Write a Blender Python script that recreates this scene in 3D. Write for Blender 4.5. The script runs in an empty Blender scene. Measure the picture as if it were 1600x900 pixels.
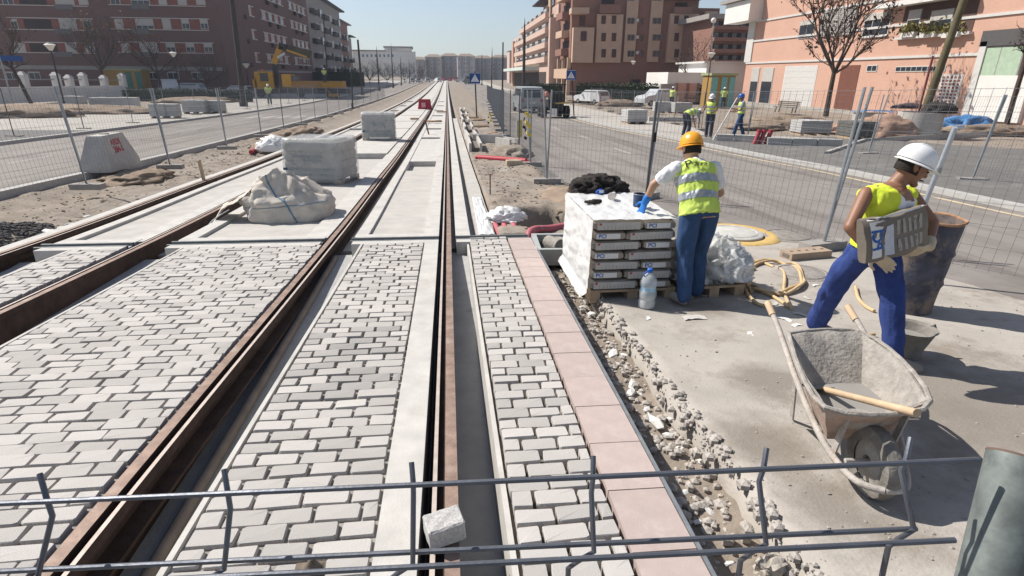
import bpy, bmesh, math, random
import numpy as np
from mathutils import Vector, Matrix, noise
from mathutils.bvhtree import BVHTree

S = bpy.context.scene
COL = S.collection
R = math.radians
# ------------------------------------------------------------------ camera, sky, sun, exposure
F, VX, VY, ROLL = 890.0, 695.0, 118.0, 0.5          # focal length and track vanishing point in photo pixels
CAM = Vector((0, 0, 1.75))
_p = math.atan((450 - VY) / F)
_s = math.atan((800 - VX) * math.cos(_p) / F)
FW = Vector((math.sin(_s) * math.cos(_p), math.cos(_s) * math.cos(_p), -math.sin(_p)))
_rt = Vector((math.cos(_s), -math.sin(_s), 0))
_up = _rt.cross(FW)
_r = R(ROLL)
RT = _rt * math.cos(_r) + _up * math.sin(_r)
UP = _up * math.cos(_r) - _rt * math.sin(_r)
cd = bpy.data.cameras.new('camera')
cam = bpy.data.objects.new('camera', cd)
COL.objects.link(cam)
cd.sensor_width = 36
cd.lens = F / 1600 * 36
cd.clip_start = 0.05
cd.clip_end = 6000
cam.matrix_world = Matrix(((RT.x, UP.x, -FW.x, CAM.x), (RT.y, UP.y, -FW.y, CAM.y), (RT.z, UP.z, -FW.z, CAM.z), (0, 0, 0, 1)))
S.camera = cam

SUN_EL = R(47)
SUN_DIR = Vector((-0.85, 0.53, 0)).normalized()      # towards the sun, on the ground
w = bpy.data.worlds.new('World')
S.world = w
w.use_nodes = True
nt = w.node_tree
sky = nt.nodes.new('ShaderNodeTexSky')
sky.sky_type = 'NISHITA'
sky.sun_disc = False
sky.sun_elevation = SUN_EL
sky.sun_rotation = math.atan2(SUN_DIR.x, SUN_DIR.y)
sky.altitude = 300
sky.air_density = 1.0
sky.dust_density = 0.7
sky.ozone_density = 3.5
bg = nt.nodes['Background']
bg.inputs[1].default_value = 0.085
hs = nt.nodes.new('ShaderNodeHueSaturation')
hs.inputs['Saturation'].default_value = 0.68
nt.links.new(sky.outputs[0], hs.inputs['Color'])
nt.links.new(hs.outputs[0], bg.inputs[0])
sd = bpy.data.lights.new('sun', 'SUN')
sd.energy = 4.7
sd.angle = R(0.53)
sd.color = (1.0, 0.945, 0.865)
so = bpy.data.objects.new('sun', sd)
COL.objects.link(so)
to_sun = SUN_DIR * math.cos(SUN_EL) + Vector((0, 0, math.sin(SUN_EL)))
so.rotation_euler = to_sun.to_track_quat('Z', 'Y').to_euler()
so.location = (0, 0, 40)
S.view_settings.view_transform = 'Standard'
S.view_settings.look = 'None'
S.view_settings.exposure = 0.45
S.view_settings.gamma = 1.0
S.render.engine = 'CYCLES'

# ------------------------------------------------------------------ ground profile, pixel -> place
_PY = [-5, 0, 1.8, 2.1, 5, 8.6, 12.25, 16.4, 30, 45, 70, 110, 200, 400, 2000]
_PZ = [.3, .07, .025, .015, -.13, -.28, -.36, -.49, -.75, -1.0, -1.25, -1.35, -1.05, -.45, 0]
_yy = np.linspace(-10, 1200, 24201)
_zz = np.interp(_yy, _PY, _PZ)
_k = np.exp(-.5 * (np.arange(-60, 61) / 20.) ** 2)
_k /= _k.sum()
_zz = np.convolve(np.pad(_zz, 60, 'edge'), _k, 'valid')


def gz(y):
    return float(np.interp(y, _yy, _zz))


_t = np.concatenate([np.linspace(.5, 30, 20000), np.linspace(30, 700, 40000)])


def ray(px, py):
    return RT * ((px - 800) / F) + UP * ((450 - py) / F) + FW


def G(px, py, dz=0.0):
    d = ray(px, py)
    i = int(np.argmax(CAM.z + _t * d.z < np.interp(_t * d.y, _yy, _zz) + dz))
    return CAM + d * float(_t[i])


def PYp(px, py, Y):
    d = ray(px, py)
    return CAM + d * (Y / d.y)


def PXp(px, py, X):
    d = ray(px, py)
    return CAM + d * (X / d.x)


def proj(p):
    q = Vector(p) - CAM
    c = q.dot(FW)
    return (800 + F * q.dot(RT) / c, 450 - F * q.dot(UP) / c, c)


def ht(base, px, py):
    """height above base of the pixel on the upright plane through base that faces the camera"""
    d = ray(px, py)
    s = (base.x * d.x + base.y * d.y) / (d.x * d.x + d.y * d.y)
    return CAM.z + s * d.z - base.z


# ------------------------------------------------------------------ materials
MATS = {}


def M(name, col, rough=.8, var=.12, scale=6., bump=0., bscale=80., metal=0., rnd=0., spec=.3, detail=6., tint=None, alpha=1., trans=0., dist=None):
    """plain procedural material: colour broken up by two noises, fine relief, optional per-object variation"""
    if name in MATS:
        return MATS[name]
    m = bpy.data.materials.new(name)
    m.use_nodes = True
    n = m.node_tree.nodes
    l = m.node_tree.links
    b = n['Principled BSDF']
    b.inputs['Roughness'].default_value = rough
    b.inputs['Metallic'].default_value = metal
    b.inputs['Specular IOR Level'].default_value = spec
    if alpha < 1:
        b.inputs['Alpha'].default_value = alpha
    if trans:
        b.inputs['Transmission Weight'].default_value = trans
    tc = n.new('ShaderNodeTexCoord')
    src = tc.outputs['Object']
    c1 = [max(0, c * (1 - var)) for c in col]
    c2 = [min(1, c * (1 + var)) for c in col]
    if tint:
        c1 = list(tint)
    nz = n.new('ShaderNodeTexNoise')
    nz.inputs['Scale'].default_value = scale
    nz.inputs['Detail'].default_value = detail
    nz.inputs['Roughness'].default_value = .62
    l.new(src, nz.inputs['Vector'])
    rp = n.new('ShaderNodeValToRGB')
    rp.color_ramp.elements[0].position = .32
    rp.color_ramp.elements[1].position = .68
    rp.color_ramp.elements[0].color = (*c1, 1)
    rp.color_ramp.elements[1].color = (*c2, 1)
    l.new(nz.outputs['Fac'], rp.inputs[0])
    out = rp.outputs[0]
    if rnd:
        oi = n.new('ShaderNodeObjectInfo')
        mr = n.new('ShaderNodeMapRange')
        mr.inputs['To Min'].default_value = 1 - rnd
        mr.inputs['To Max'].default_value = 1 + rnd * .6
        l.new(oi.outputs['Random'], mr.inputs['Value'])
        mx = n.new('ShaderNodeMix')
        mx.data_type = 'RGBA'
        mx.blend_type = 'MULTIPLY'
        mx.inputs[0].default_value = 1
        l.new(out, mx.inputs[6])
        cb = n.new('ShaderNodeCombineColor')
        for i in range(3):
            l.new(mr.outputs[0], cb.inputs[i])
        l.new(cb.outputs[0], mx.inputs[7])
        out = mx.outputs[2]
    if dist:
        # dirt / stain layer with a shape of its own: (colour, scale, threshold)
        dc, ds, dt = dist
        n2 = n.new('ShaderNodeTexNoise')
        n2.inputs['Scale'].default_value = ds
        n2.inputs['Detail'].default_value = 8
        n2.inputs['Roughness'].default_value = .7
        l.new(src, n2.inputs['Vector'])
        r2 = n.new('ShaderNodeValToRGB')
        r2.color_ramp.elements[0].position = dt
        r2.color_ramp.elements[1].position = min(1, dt + .14)
        r2.color_ramp.elements[0].color = (0, 0, 0, 1)
        r2.color_ramp.elements[1].color = (1, 1, 1, 1)
        l.new(n2.outputs['Fac'], r2.inputs[0])
        mx2 = n.new('ShaderNodeMix')
        mx2.data_type = 'RGBA'
        l.new(r2.outputs[0], mx2.inputs[0])
        l.new(out, mx2.inputs[6])
        mx2.inputs[7].default_value = (*dc, 1)
        out = mx2.outputs[2]
    l.new(out, b.inputs['Base Color'])
    if bump:
        nb = n.new('ShaderNodeTexNoise')
        nb.inputs['Scale'].default_value = bscale
        nb.inputs['Detail'].default_value = 5
        l.new(src, nb.inputs['Vector'])
        bp = n.new('ShaderNodeBump')
        bp.inputs['Strength'].default_value = bump
        bp.inputs['Distance'].default_value = .01
        l.new(nb.outputs['Fac'], bp.inputs['Height'])
        l.new(bp.outputs[0], b.inputs['Normal'])
    MATS[name] = m
    return m


# ------------------------------------------------------------------ mesh builder
def tag(o, label=None, cat=None, group=None, kind=None):
    if label:
        o['label'] = label
    if cat:
        o['category'] = cat
    if group:
        o['group'] = group
    if kind:
        o['kind'] = kind
    return o


def empty(name, loc, rz=0, label=None, cat=None, group=None):
    o = bpy.data.objects.new(name, None)
    o.empty_display_size = .1
    COL.objects.link(o)
    o.location = loc
    o.rotation_euler = (0, 0, rz)
    return tag(o, label, cat, group)


def mobj(name, me, parent=None, loc=None, rot=None, scale=None):
    o = bpy.data.objects.new(name, me)
    COL.objects.link(o)
    if parent:
        o.parent = parent
    if loc is not None:
        o.location = loc
    if rot is not None:
        o.rotation_euler = rot
    if scale is not None:
        o.scale = scale
    return o


ORD = ['first', 'second', 'third', 'fourth', 'fifth', 'sixth', 'seventh', 'eighth', 'ninth', 'tenth', 'eleventh', 'twelfth',
       'thirteenth', 'fourteenth', 'fifteenth', 'sixteenth', 'seventeenth', 'eighteenth', 'nineteenth', 'twentieth']


def frame(d):
    d = Vector(d).normalized()
    a = Vector((0, 0, 1)) if abs(d.z) < .9 else Vector((1, 0, 0))
    u = d.cross(a).normalized()
    return u, u.cross(d).normalized()      # u: sideways, v: up-ish


class MB:
    def __init__(s):
        s.v = []
        s.f = []
        s.m = []
        s.cur = 0

    def mat(s, i):
        s.cur = i
        return s

    def add(s, vs, fs):
        o = len(s.v)
        s.v += [tuple(v) for v in vs]
        for f in fs:
            s.f.append([i + o for i in f])
            s.m.append(s.cur)
        return s

    def box(s, c, size, rz=0., tilt=None, taper=1.):
        x, y, z = (k / 2 for k in size)
        vs = []
        for dz in (-1, 1):
            t = taper if dz > 0 else 1.
            for dx, dy in ((-1, -1), (1, -1), (1, 1), (-1, 1)):
                vs.append(Vector((dx * x * t, dy * y * t, dz * z)))
        mt = Matrix.Rotation(rz, 3, 'Z')
        if tilt:
            mt = mt @ Matrix.Rotation(tilt[1], 3, 'Y') @ Matrix.Rotation(tilt[0], 3, 'X')
        c = Vector(c)
        return s.add([mt @ v + c for v in vs], [(3, 2, 1, 0), (4, 5, 6, 7), (0, 1, 5, 4), (1, 2, 6, 5), (2, 3, 7, 6), (3, 0, 4, 7)])

    def box2(s, a, b):
        return s.box([(a[i] + b[i]) / 2 for i in range(3)], [abs(b[i] - a[i]) for i in range(3)])

    def bar(s, p0, p1, wd, hg, up=None):
        p0, p1 = Vector(p0), Vector(p1)
        d = (p1 - p0).normalized()
        u, v = frame(d)
        if up is not None:
            u = d.cross(Vector(up)).normalized()
            v = u.cross(d)
        vs = []
        for p in (p0, p1):
            for a, b in ((-1, -1), (1, -1), (1, 1), (-1, 1)):
                vs.append(p + u * a * wd / 2 + v * b * hg / 2)
        return s.add(vs, [(0, 1, 2, 3), (7, 6, 5, 4), (0, 4, 5, 1), (1, 5, 6, 2), (2, 6, 7, 3), (3, 7, 4, 0)])

    def tube(s, pts, r, n=8, caps=True, r1=None):
        pts = [Vector(p) for p in pts]
        k = len(pts)
        rs = r if isinstance(r, (list, tuple)) else [r + ((r1 - r) * i / max(1, k - 1) if r1 is not None else 0) for i in range(k)]
        u = None
        vs = []
        for i, p in enumerate(pts):
            d = (pts[min(i + 1, k - 1)] - pts[max(i - 1, 0)])
            if d.length < 1e-9:
                d = Vector((0, 0, 1))
            d.normalize()
            if u is None:
                u, v = frame(d)
            else:
                u = (u - d * u.dot(d))
                if u.length < 1e-6:
                    u, _ = frame(d)
                u.normalize()
                v = u.cross(d)
            for j in range(n):
                a = 2 * math.pi * j / n
                vs.append(p + u * math.cos(a) * rs[i] + v * math.sin(a) * rs[i])
        fs = []
        for i in range(k - 1):
            for j in range(n):
                j2 = (j + 1) % n
                fs.append((i * n + j, i * n + j2, (i + 1) * n + j2, (i + 1) * n + j))
        if caps:
            fs.append(tuple(range(n - 1, -1, -1)))
            fs.append(tuple((k - 1) * n + j for j in range(n)))
        return s.add(vs, fs)

    def cap(s, p0, p1, r0, r1, n=12, rings=3):
        """tapered capsule, closed"""
        p0, p1 = Vector(p0), Vector(p1)
        d = (p1 - p0).normalized()
        pts, rs = [], []
        for i in range(rings + 1):
            a = math.pi / 2 * (1 - i / rings)
            pts.append(p0 - d * r0 * math.sin(a))
            rs.append(max(1e-4, r0 * math.cos(a)))
        for i in range(rings + 1):
            a = math.pi / 2 * i / rings
            pts.append(p1 + d * r1 * math.sin(a))
            rs.append(max(1e-4, r1 * math.cos(a)))
        return s.tube(pts, rs, n)

    def loft(s, rings, n=20, caps=True, p=2.0):
        """rings: (centre, ux vector, uy vector) with lengths as radii; superellipse exponent p"""
        vs = []
        for c, ux, uy in rings:
            c, ux, uy = Vector(c), Vector(ux), Vector(uy)
            for j in range(n):
                a = 2 * math.pi * j / n
                ca, sa = math.cos(a), math.sin(a)
                if p != 2:
                    ca = math.copysign(abs(ca) ** (2 / p), ca)
                    sa = math.copysign(abs(sa) ** (2 / p), sa)
                vs.append(c + ux * ca + uy * sa)
        k = len(rings)
        fs = []
        for i in range(k - 1):
            for j in range(n):
                j2 = (j + 1) % n
                fs.append((i * n + j, i * n + j2, (i + 1) * n + j2, (i + 1) * n + j))
        if caps:
            fs.append(tuple(range(n - 1, -1, -1)))
            fs.append(tuple((k - 1) * n + j for j in range(n)))
        return s.add(vs, fs)

    def lathe(s, c, prof, n=24, caps=True):
        c = Vector(c)
        return s.loft([(c + Vector((0, 0, z)), (r, 0, 0), (0, r, 0)) for r, z in prof], n, caps)

    def ball(s, c, r, seg=12, ring=8):
        rx, ry, rz = (r, r, r) if not isinstance(r, (tuple, list)) else r
        c = Vector(c)
        rs = []
        for i in range(ring + 1):
            a = -math.pi / 2 + math.pi * i / ring
            q = max(1e-3, math.cos(a))
            rs.append((c + Vector((0, 0, rz * math.sin(a))), (rx * q, 0, 0), (0, ry * q, 0)))
        return s.loft(rs, seg)

    def prism(s, poly, z0, z1):
        n = len(poly)
        vs = [(p[0], p[1], z0) for p in poly] + [(p[0], p[1], z1) for p in poly]
        fs = [tuple(range(n - 1, -1, -1)), tuple(range(n, 2 * n))]
        for i in range(n):
            j = (i + 1) % n
            fs.append((i, j, n + j, n + i))
        return s.add(vs, fs)

    def grid(s, xs, ys, fn):
        nx = len(xs)
        vs = [fn(x, y) for y in ys for x in xs]
        fs = [(j * nx + i, j * nx + i + 1, (j + 1) * nx + i + 1, (j + 1) * nx + i) for j in range(len(ys) - 1) for i in range(nx - 1)]
        return s.add(vs, fs)

    def xf(s, mt, start=0):
        for i in range(start, len(s.v)):
            s.v[i] = tuple(mt @ Vector(s.v[i]))
        return s

    def mesh(s, name, mats, smooth=False, fix=False):
        me = bpy.data.meshes.new(name)
        me.from_pydata(s.v, [], s.f)
        if not isinstance(mats, (list, tuple)):
            mats = [mats]
        for m in mats:
            me.materials.append(m)
        me.polygons.foreach_set('material_index', s.m)
        if smooth:
            me.polygons.foreach_set('use_smooth', [True] * len(me.polygons))
            if smooth != 'all':
                me.set_sharp_from_angle(angle=R(42))
        if fix:
            bm = bmesh.new()
            bm.from_mesh(me)
            bmesh.ops.recalc_face_normals(bm, faces=bm.faces)
            bm.to_mesh(me)
            bm.free()
        me.update()
        return me

    def build(s, name, mats, parent=None, smooth=False, fix=True, **k):
        return mobj(name, s.mesh(name, mats, smooth, fix), parent, **k)


def copy_tree(o, parent=None):
    c = o.copy()
    COL.objects.link(c)
    c.parent = parent
    for ch in list(o.children):
        copy_tree(ch, c)
    return c


def fbm(x, y, z, sc, oct_=3):
    return noise.fractal(Vector((x * sc, y * sc, z * sc)), 1.0, 2.0, oct_)


def ysam(y0, y1, near=.2, k=.06):
    ys = [y0]
    while ys[-1] < y1 - 1e-6:
        ys.append(min(y1, ys[-1] + max(near, k * abs(ys[-1]))))
    return ys


def fnc(x):
    return x if callable(x) else (lambda y: x)


def slab(name, xl, xr, y0, y1, top, depth, mat, parent=None, kind='structure', jag=0., near=.2, seed=0):
    """long block that follows the street profile"""
    xl, xr, top = fnc(xl), fnc(xr), fnc(top)
    ys = ysam(y0, y1, near)
    b = MB()
    vs = []
    for i, y in enumerate(ys):
        a = jag * fbm(seed, y, 0, 2.2) if jag else 0
        c = jag * fbm(seed + 9, y, 0, 2.2) if jag else 0
        z = gz(y) + top(y)
        zb = z - depth
        vs += [(xl(y) + a, y, z), (xr(y) + c, y, z), (xr(y) + c, y, zb), (xl(y) + a, y, zb)]
    fs = []
    n = len(ys)
    for i in range(n - 1):
        o, q = i * 4, (i + 1) * 4
        fs += [(o, o + 1, q + 1, q), (o + 1, o + 2, q + 2, q + 1), (o + 3, o, q, q + 3), (o + 2, o + 3, q + 3, q + 2)]
    fs += [(0, 3, 2, 1), ((n - 1) * 4, (n - 1) * 4 + 1, (n - 1) * 4 + 2, (n - 1) * 4 + 3)]
    b.add(vs, fs)
    o = b.build(name, mat, parent)
    if not parent:
        tag(o, kind=kind)
    return o

# ------------------------------------------------------------------ setting: ground, roads, track bed
CONC = M('track_concrete', (.49, .47, .44), .85, .12, 5, .2, 90, dist=((.39, .365, .335), 1.3, .56))
CONC2 = M('slab_concrete', (.44, .42, .39), .9, .10, 3.5, .35, 70, dist=((.37, .35, .32), .9, .55))
MORTAR = M('mortar', (.27, .255, .235), .95, .18, 9, .5, 60)
BEDDARK = M('joint_sand_dark_fill', (.16, .14, .12), .95, .3, 12, .5, 60)
COB = M('granite_block', (.455, .43, .405), .9, .26, 42, .25, 40, rnd=.17, detail=9, dist=((.34, .315, .29), 6, .62))
COBW = M('granite_block_damp', (.34, .325, .305), .8, .16, 34, .22, 40, rnd=.12)
PINK = M('pink_stone', (.44, .36, .33), .8, .08, 9, .2, 160, rnd=.05, dist=((.47, .415, .385), 4.5, .56))
ASPH = M('dusty_asphalt', (.24, .218, .20), .92, .10, 1.2, .3, 120, dist=((.185, .165, .15), .35, .52))
ASPH2 = M('patched_asphalt', (.15, .145, .138), .92, .16, 3, .4, 90, dist=((.24, .225, .205), .8, .55))
SOIL = M('dry_soil', (.255, .195, .145), .97, .25, 3.5, .6, 30, dist=((.18, .135, .10), 2.2, .56))
GROUND = M('ground_earth', (.25, .21, .172), .97, .25, 2.6, 1.0, 25, dist=((.30, .27, .235), .7, .52))
KERB = M('kerb_stone', (.40, .39, .37), .88, .12, 5, .3, 80)
PAVE = M('pavement_concrete', (.38, .355, .32), .9, .12, 1.0, .2, 60, dist=((.36, .33, .29), .5, .56))
STEEL = M('galvanised_steel', (.33, .35, .36), .45, .2, 12, .1, 60, metal=.6, spec=.5)
RUST = M('rail_rust', (.055, .033, .025), .88, .35, 7, .3, 60, dist=((.075, .04, .028), 5, .62))
RUSTTOP = M('rail_top', (.27, .19, .15), .62, .32, 11, .15, 80, metal=.15, dist=((.37, .31, .27), 6, .58))
LIP = M('rail_lip', (.48, .41, .36), .6, .15, 14, .1, 80, metal=.15)


def stain(mat, spots, col, sharp=.12):
    """damp patches with a ragged outline at given places"""
    n, l = mat.node_tree.nodes, mat.node_tree.links
    b = n['Principled BSDF']
    src = b.inputs['Base Color'].links[0].from_socket
    tc = n.new('ShaderNodeTexCoord')
    nz = n.new('ShaderNodeTexNoise')
    nz.inputs['Scale'].default_value = 4.5
    nz.inputs['Detail'].default_value = 8
    nz.inputs['Roughness'].default_value = .7
    l.new(tc.outputs['Object'], nz.inputs['Vector'])
    acc = None
    for (x, y), r in spots:
        mp = n.new('ShaderNodeVectorMath')
        mp.operation = 'DISTANCE'
        l.new(tc.outputs['Object'], mp.inputs[0])
        mp.inputs[1].default_value = (x, y, gz(y) - .1)
        dv = n.new('ShaderNodeMath')
        dv.operation = 'DIVIDE'
        l.new(mp.outputs['Value'], dv.inputs[0])
        dv.inputs[1].default_value = r
        if acc is None:
            acc = dv.outputs[0]
        else:
            mi = n.new('ShaderNodeMath')
            mi.operation = 'MINIMUM'
            l.new(acc, mi.inputs[0])
            l.new(dv.outputs[0], mi.inputs[1])
            acc = mi.outputs[0]
    ad = n.new('ShaderNodeMath')
    ad.operation = 'MULTIPLY_ADD'
    l.new(nz.outputs['Fac'], ad.inputs[0])
    ad.inputs[1].default_value = -2.2
    l.new(acc, ad.inputs[2])
    mr = n.new('ShaderNodeMapRange')
    mr.inputs['From Min'].default_value = -.25 - sharp
    mr.inputs['From Max'].default_value = -.25 + sharp * 2
    mr.inputs['To Min'].default_value = .8
    mr.inputs['To Max'].default_value = 0
    l.new(ad.outputs[0], mr.inputs['Value'])
    mx = n.new('ShaderNodeMix')
    mx.data_type = 'RGBA'
    l.new(mr.outputs[0], mx.inputs[0])
    l.new(src, mx.inputs[6])
    mx.inputs[7].default_value = (*col, 1)
    l.new(mx.outputs[2], b.inputs['Base Color'])


YARD = M('yard_concrete', (.375, .345, .31), .93, .12, 2.2, .35, 60, dist=((.255, .222, .185), 1.9, .53))
stain(YARD, [(tuple(G(1200, 595, -.1).xy), .24), (tuple(G(1195, 690, -.1).xy), .24), (tuple(G(1300, 790, -.1).xy), .20), (tuple(G(1530, 640, -.1).xy), .75),
             (tuple(G(1100, 480, -.1).xy), .25)], (.205, .178, .15), .3)


def sm(a, b, x):
    t = max(0., min(1., (x - a) / (b - a)))
    return t * t * (3 - 2 * t)


EXL = lambda y: .655 + .0115 * (y - 1.5)
EXR = lambda y: .912 + .019 * (y - 1.5)
HOLE = (1.5, 8.55)


def gnd(x, y):
    z = gz(y)
    if x < -8.3:
        o = -.16
    elif x < -5.35:
        o = -.24 + .10 * sm(-7.4, -8.2, x) + .05 * sm(-5.9, -5.4, x)
        if y < 200:
            o += (.055 * fbm(x, y, 3, 1.1) + .03 * fbm(x, y, 7, 5)) * (1 if y < 40 else .5)
            o += .16 * math.exp(-((x + 6.3) ** 2 / .25 + (y - 8.6) ** 2 / .7)) + .22 * math.exp(-((x + 6.2) ** 2 / .5 + (y - 26) ** 2 / 14))
    elif x < (EXR(y) + .035 if y < 7.4 else .66):
        o = -.62
    else:
        o = -.17
        if y < 7.4:
            if x < 1.6:
                o = -.26 + .05 * fbm(x, y, 1, 3.5) + .02 * fbm(x, y, 2, 14)
        elif y < 60 and x < 2.9:
            k = 1 - sm(2.0, 2.7, x)
            o = -.17 + .12 * k + k * (.06 * fbm(x, y, 5, 1.3) + .025 * fbm(x, y, 6, 6))
            hx, hy = (x - HOLE[0]) / .62, (y - HOLE[1]) / .75
            o -= .85 * (1 - sm(.72, 1.12, math.hypot(hx, hy) + .12 * fbm(x, y, 0, 2.5)))
        elif x > 10.2:
            o = -.17 + (.10 * fbm(x, y, 9, .35) + .03 * fbm(x, y, 4, 1.5)) * sm(10.2, 12, x) * (1 if y < 90 else 0)
    if x < -16.5 and y < 120:
        o += (.12 * fbm(x, y, 11, .3) + .03 * fbm(x, y, 4, 1.5)) * sm(-16.5, -18, x)
    return (x, y, z + o)


def rng(a, b, s):
    n = max(1, int(round((b - a) / s)))
    return [a + (b - a) * i / n for i in range(n)]


xs = rng(-900, -120, 130) + rng(-120, -40, 8) + rng(-40, -16, 1.0) + rng(-16, -8.6, 2.4) + rng(-8.6, -5.2, .09) + rng(-5.2, .6, 1.9) + rng(.6, 2.9, .06) + \
    rng(2.9, 10, 1.2) + rng(10, 30, .8) + rng(30, 120, 9) + rng(120, 900, 130) + [900]
ys = rng(-6, 1.2, 1.2) + rng(1.2, 11, .08) + rng(11, 30, .35) + rng(30, 90, 1.5) + rng(90, 250, 10) + rng(250, 1500, 125) + [1500]
g_ = MB().grid(xs, ys, gnd)
tag(g_.build('ground', GROUND, smooth='all', fix=False), kind='structure')

def streak(mat, col, amt=.6):
    """long faint tyre streaks along the street"""
    n, l = mat.node_tree.nodes, mat.node_tree.links
    b = n['Principled BSDF']
    src = b.inputs['Base Color'].links[0].from_socket
    tc = n.new('ShaderNodeTexCoord')
    mp = n.new('ShaderNodeMapping')
    mp.inputs['Scale'].default_value = (1.6, .045, 1)
    mp.inputs['Rotation'].default_value = (0, 0, .12)
    nz = n.new('ShaderNodeTexNoise')
    nz.inputs['Scale'].default_value = 1.5
    nz.inputs['Detail'].default_value = 6
    l.new(tc.outputs['Object'], mp.inputs[0])
    l.new(mp.outputs[0], nz.inputs['Vector'])
    rp = n.new('ShaderNodeMapRange')
    rp.inputs['From Min'].default_value = .48
    rp.inputs['From Max'].default_value = .66
    rp.inputs['To Max'].default_value = amt
    l.new(nz.outputs['Fac'], rp.inputs['Value'])
    mx = n.new('ShaderNodeMix')
    mx.data_type = 'RGBA'
    l.new(rp.outputs[0], mx.inputs[0])
    l.new(src, mx.inputs[6])
    mx.inputs[7].default_value = (*col, 1)
    l.new(mx.outputs[2], b.inputs['Base Color'])


streak(ASPH, (.125, .108, .095))
# sheets that follow the street
def sheet(name, left, right, dz, mat, y0, y1, near=.3, nx=2, rag=0., side=0., lump=0.):
    """left/right: lists of (Y, X)"""
    b = MB()
    ya = ysam(y0, y1, near)
    lx = lambda y: float(np.interp(y, [p[0] for p in left], [p[1] for p in left]))
    rx = lambda y: float(np.interp(y, [p[0] for p in right], [p[1] for p in right]))
    rows = []
    for y in ya:
        a, c = lx(y), rx(y)
        if rag:
            a += rag * (fbm(3, y, 0, 1.7) + .5 * fbm(5, y, 0, 9))
        row = []
        for i in range(nx + 1):
            x = a + (c - a) * i / nx
            row.append((x, y, gz(y) + dz + (lump * fbm(x, y, 8, 1.4) if lump else 0)))
        if side:
            row.insert(0, (a - .02 + .03 * fbm(1, y, 4, 9), y, gz(y) + dz - side))
        rows.append(row)
    m = len(rows[0])
    b.add([p for r_ in rows for p in r_], [(j * m + i, j * m + i + 1, (j + 1) * m + i + 1, (j + 1) * m + i) for j in range(len(rows) - 1) for i in range(m - 1)])
    o = b.build(name, mat, smooth='all', fix=False)
    return tag(o, kind='structure')


RL = [(-4, 7.5), (4.4, 5.35), (5.4, 5.2), (6.67, 4.67), (8.1, 4.2), (8.93, 3.6), (10.46, 3.1), (12.5, 2.55), (14.8, 2.5), (18.8, 2.35), (31, 2.7), (98, 4.4), (420, 6)]
RR = [(-4, 9.7), (8.58, 9.74), (14.3, 9.9), (19.5, 9.6), (24.9, 9.4), (29.7, 8.9), (37, 8.75), (47.3, 9.0), (99, 11.5), (420, 14)]
sheet('road', RL, RR, -.096, ASPH, -2, 420, nx=6)
sheet('work_yard', [(-2, 1.36), (7.4, 1.40)], [(p[0], p[1] + .02) for p in RL], -.1, YARD, .6, 7.3, .06, nx=40, rag=.045, side=.16, lump=.008)
sheet('asphalt_verge', [(7.28, 2.3), (9, 2.35), (12.5, 2.25), (31, 2.3)], RL, -.103, ASPH2, 7.28, 31, .2, nx=3)
sheet('left_road', [(-2, -15.6), (30, -15.9), (60, -15.2), (420, -20)], [(-2, -8.5), (20, -8.5), (60, -9.0), (420, -10)], -.12, ASPH, 2, 420, nx=4)
kR = [(y, x) for y, x in RR]
def kerb(name, line, wd, y0, y1, top=.02, depth=.3, mat=KERB):
    f = lambda y: float(np.interp(y, [p[0] for p in line], [p[1] for p in line]))
    return slab(name, f, lambda y: f(y) + wd, y0, y1, top, depth, mat)


kerb('kerb', RR, .22, -1, 300, .0)
kerb('left_kerb', [(-2, -8.5), (20, -8.5), (60, -9.0), (420, -10)], .2, 3, 300, -.0)
kerb('far_left_kerb', [(-2, -15.85), (30, -16.1), (60, -15.4), (420, -20.2)], .22, 6, 300, .0)
sheet('pavement', [(p[0], p[1] + .22) for p in RR], [(-1, 11.6), (24, 11.3), (30, 13), (420, 19)], -.03, PAVE, 20, 300, 1.0, nx=3)
sheet('asphalt_lot', [(p[0], p[1] + .2) for p in RR], [(2, 30), (24, 17)], -.02, ASPH2, 4, 24, .5, nx=10, lump=.03)
kerb('lot_kerb', [(17.5, 12.0), (22.4, 17.0), (27.5, 29.7)], .15, 17.5, 27.5, .06, .3)
sheet('left_pavement', [(2, -26), (300, -30)], [(2, -16.1), (30, -16.1), (60, -15.4), (300, -19)], -.03, PAVE, 29, 300, 1.0, nx=4)
sheet('left_lot', [(2, -27), (34, -27)], [(2, -16.1), (34, -16.1)], -.03, ASPH2, 8, 29, 1.0, nx=6, lump=.03)
# dashed and edge lines
PAINT = M('road_paint', (.37, .355, .335), .8, .15, 8, dist=((.25, .23, .21), 3, .5))
YPAINT = M('yellow_dust_line', (.55, .45, .30), .9, .2, 6, dist=((.35, .32, .29), 3, .5))
for i, y in enumerate([13.2, 18.5, 24, 30, 37, 46, 57]):
    f = lambda t: float(np.interp(t, [p[0] for p in RL], [p[1] for p in RL])) * .52 + float(np.interp(t, [p[0] for p in RR], [p[1] for p in RR])) * .48
    L_ = 1.9
    sheet('lane_mark', [(y, f(y)), (y + L_, f(y + L_))], [(y, f(y) + .1), (y + L_, f(y + L_) + .1)], -.092, PAINT, y, y + L_, 1, nx=1)
    y2 = y + 4
    sheet('lane_mark', [(y2, -12.1), (y2 + L_, -12.1)], [(y2, -12.0), (y2 + L_, -12.0)], -.116, PAINT, y2, y2 + L_, 1, nx=1)
sheet('edge_line', [(p[0], p[1] - .45) for p in RR], [(p[0], p[1] - .33) for p in RR], -.092, YPAINT, 5, 60, .6, nx=1)
for k in range(5):      # zebra crossing on the left road
    x = -9.6 - k * 1.0
    sheet('crossing_bar', [(40, x), (46, x)], [(40, x + .5), (46, x + .5)], -.116, PAINT, 41, 44.5, 1, nx=1)
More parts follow.
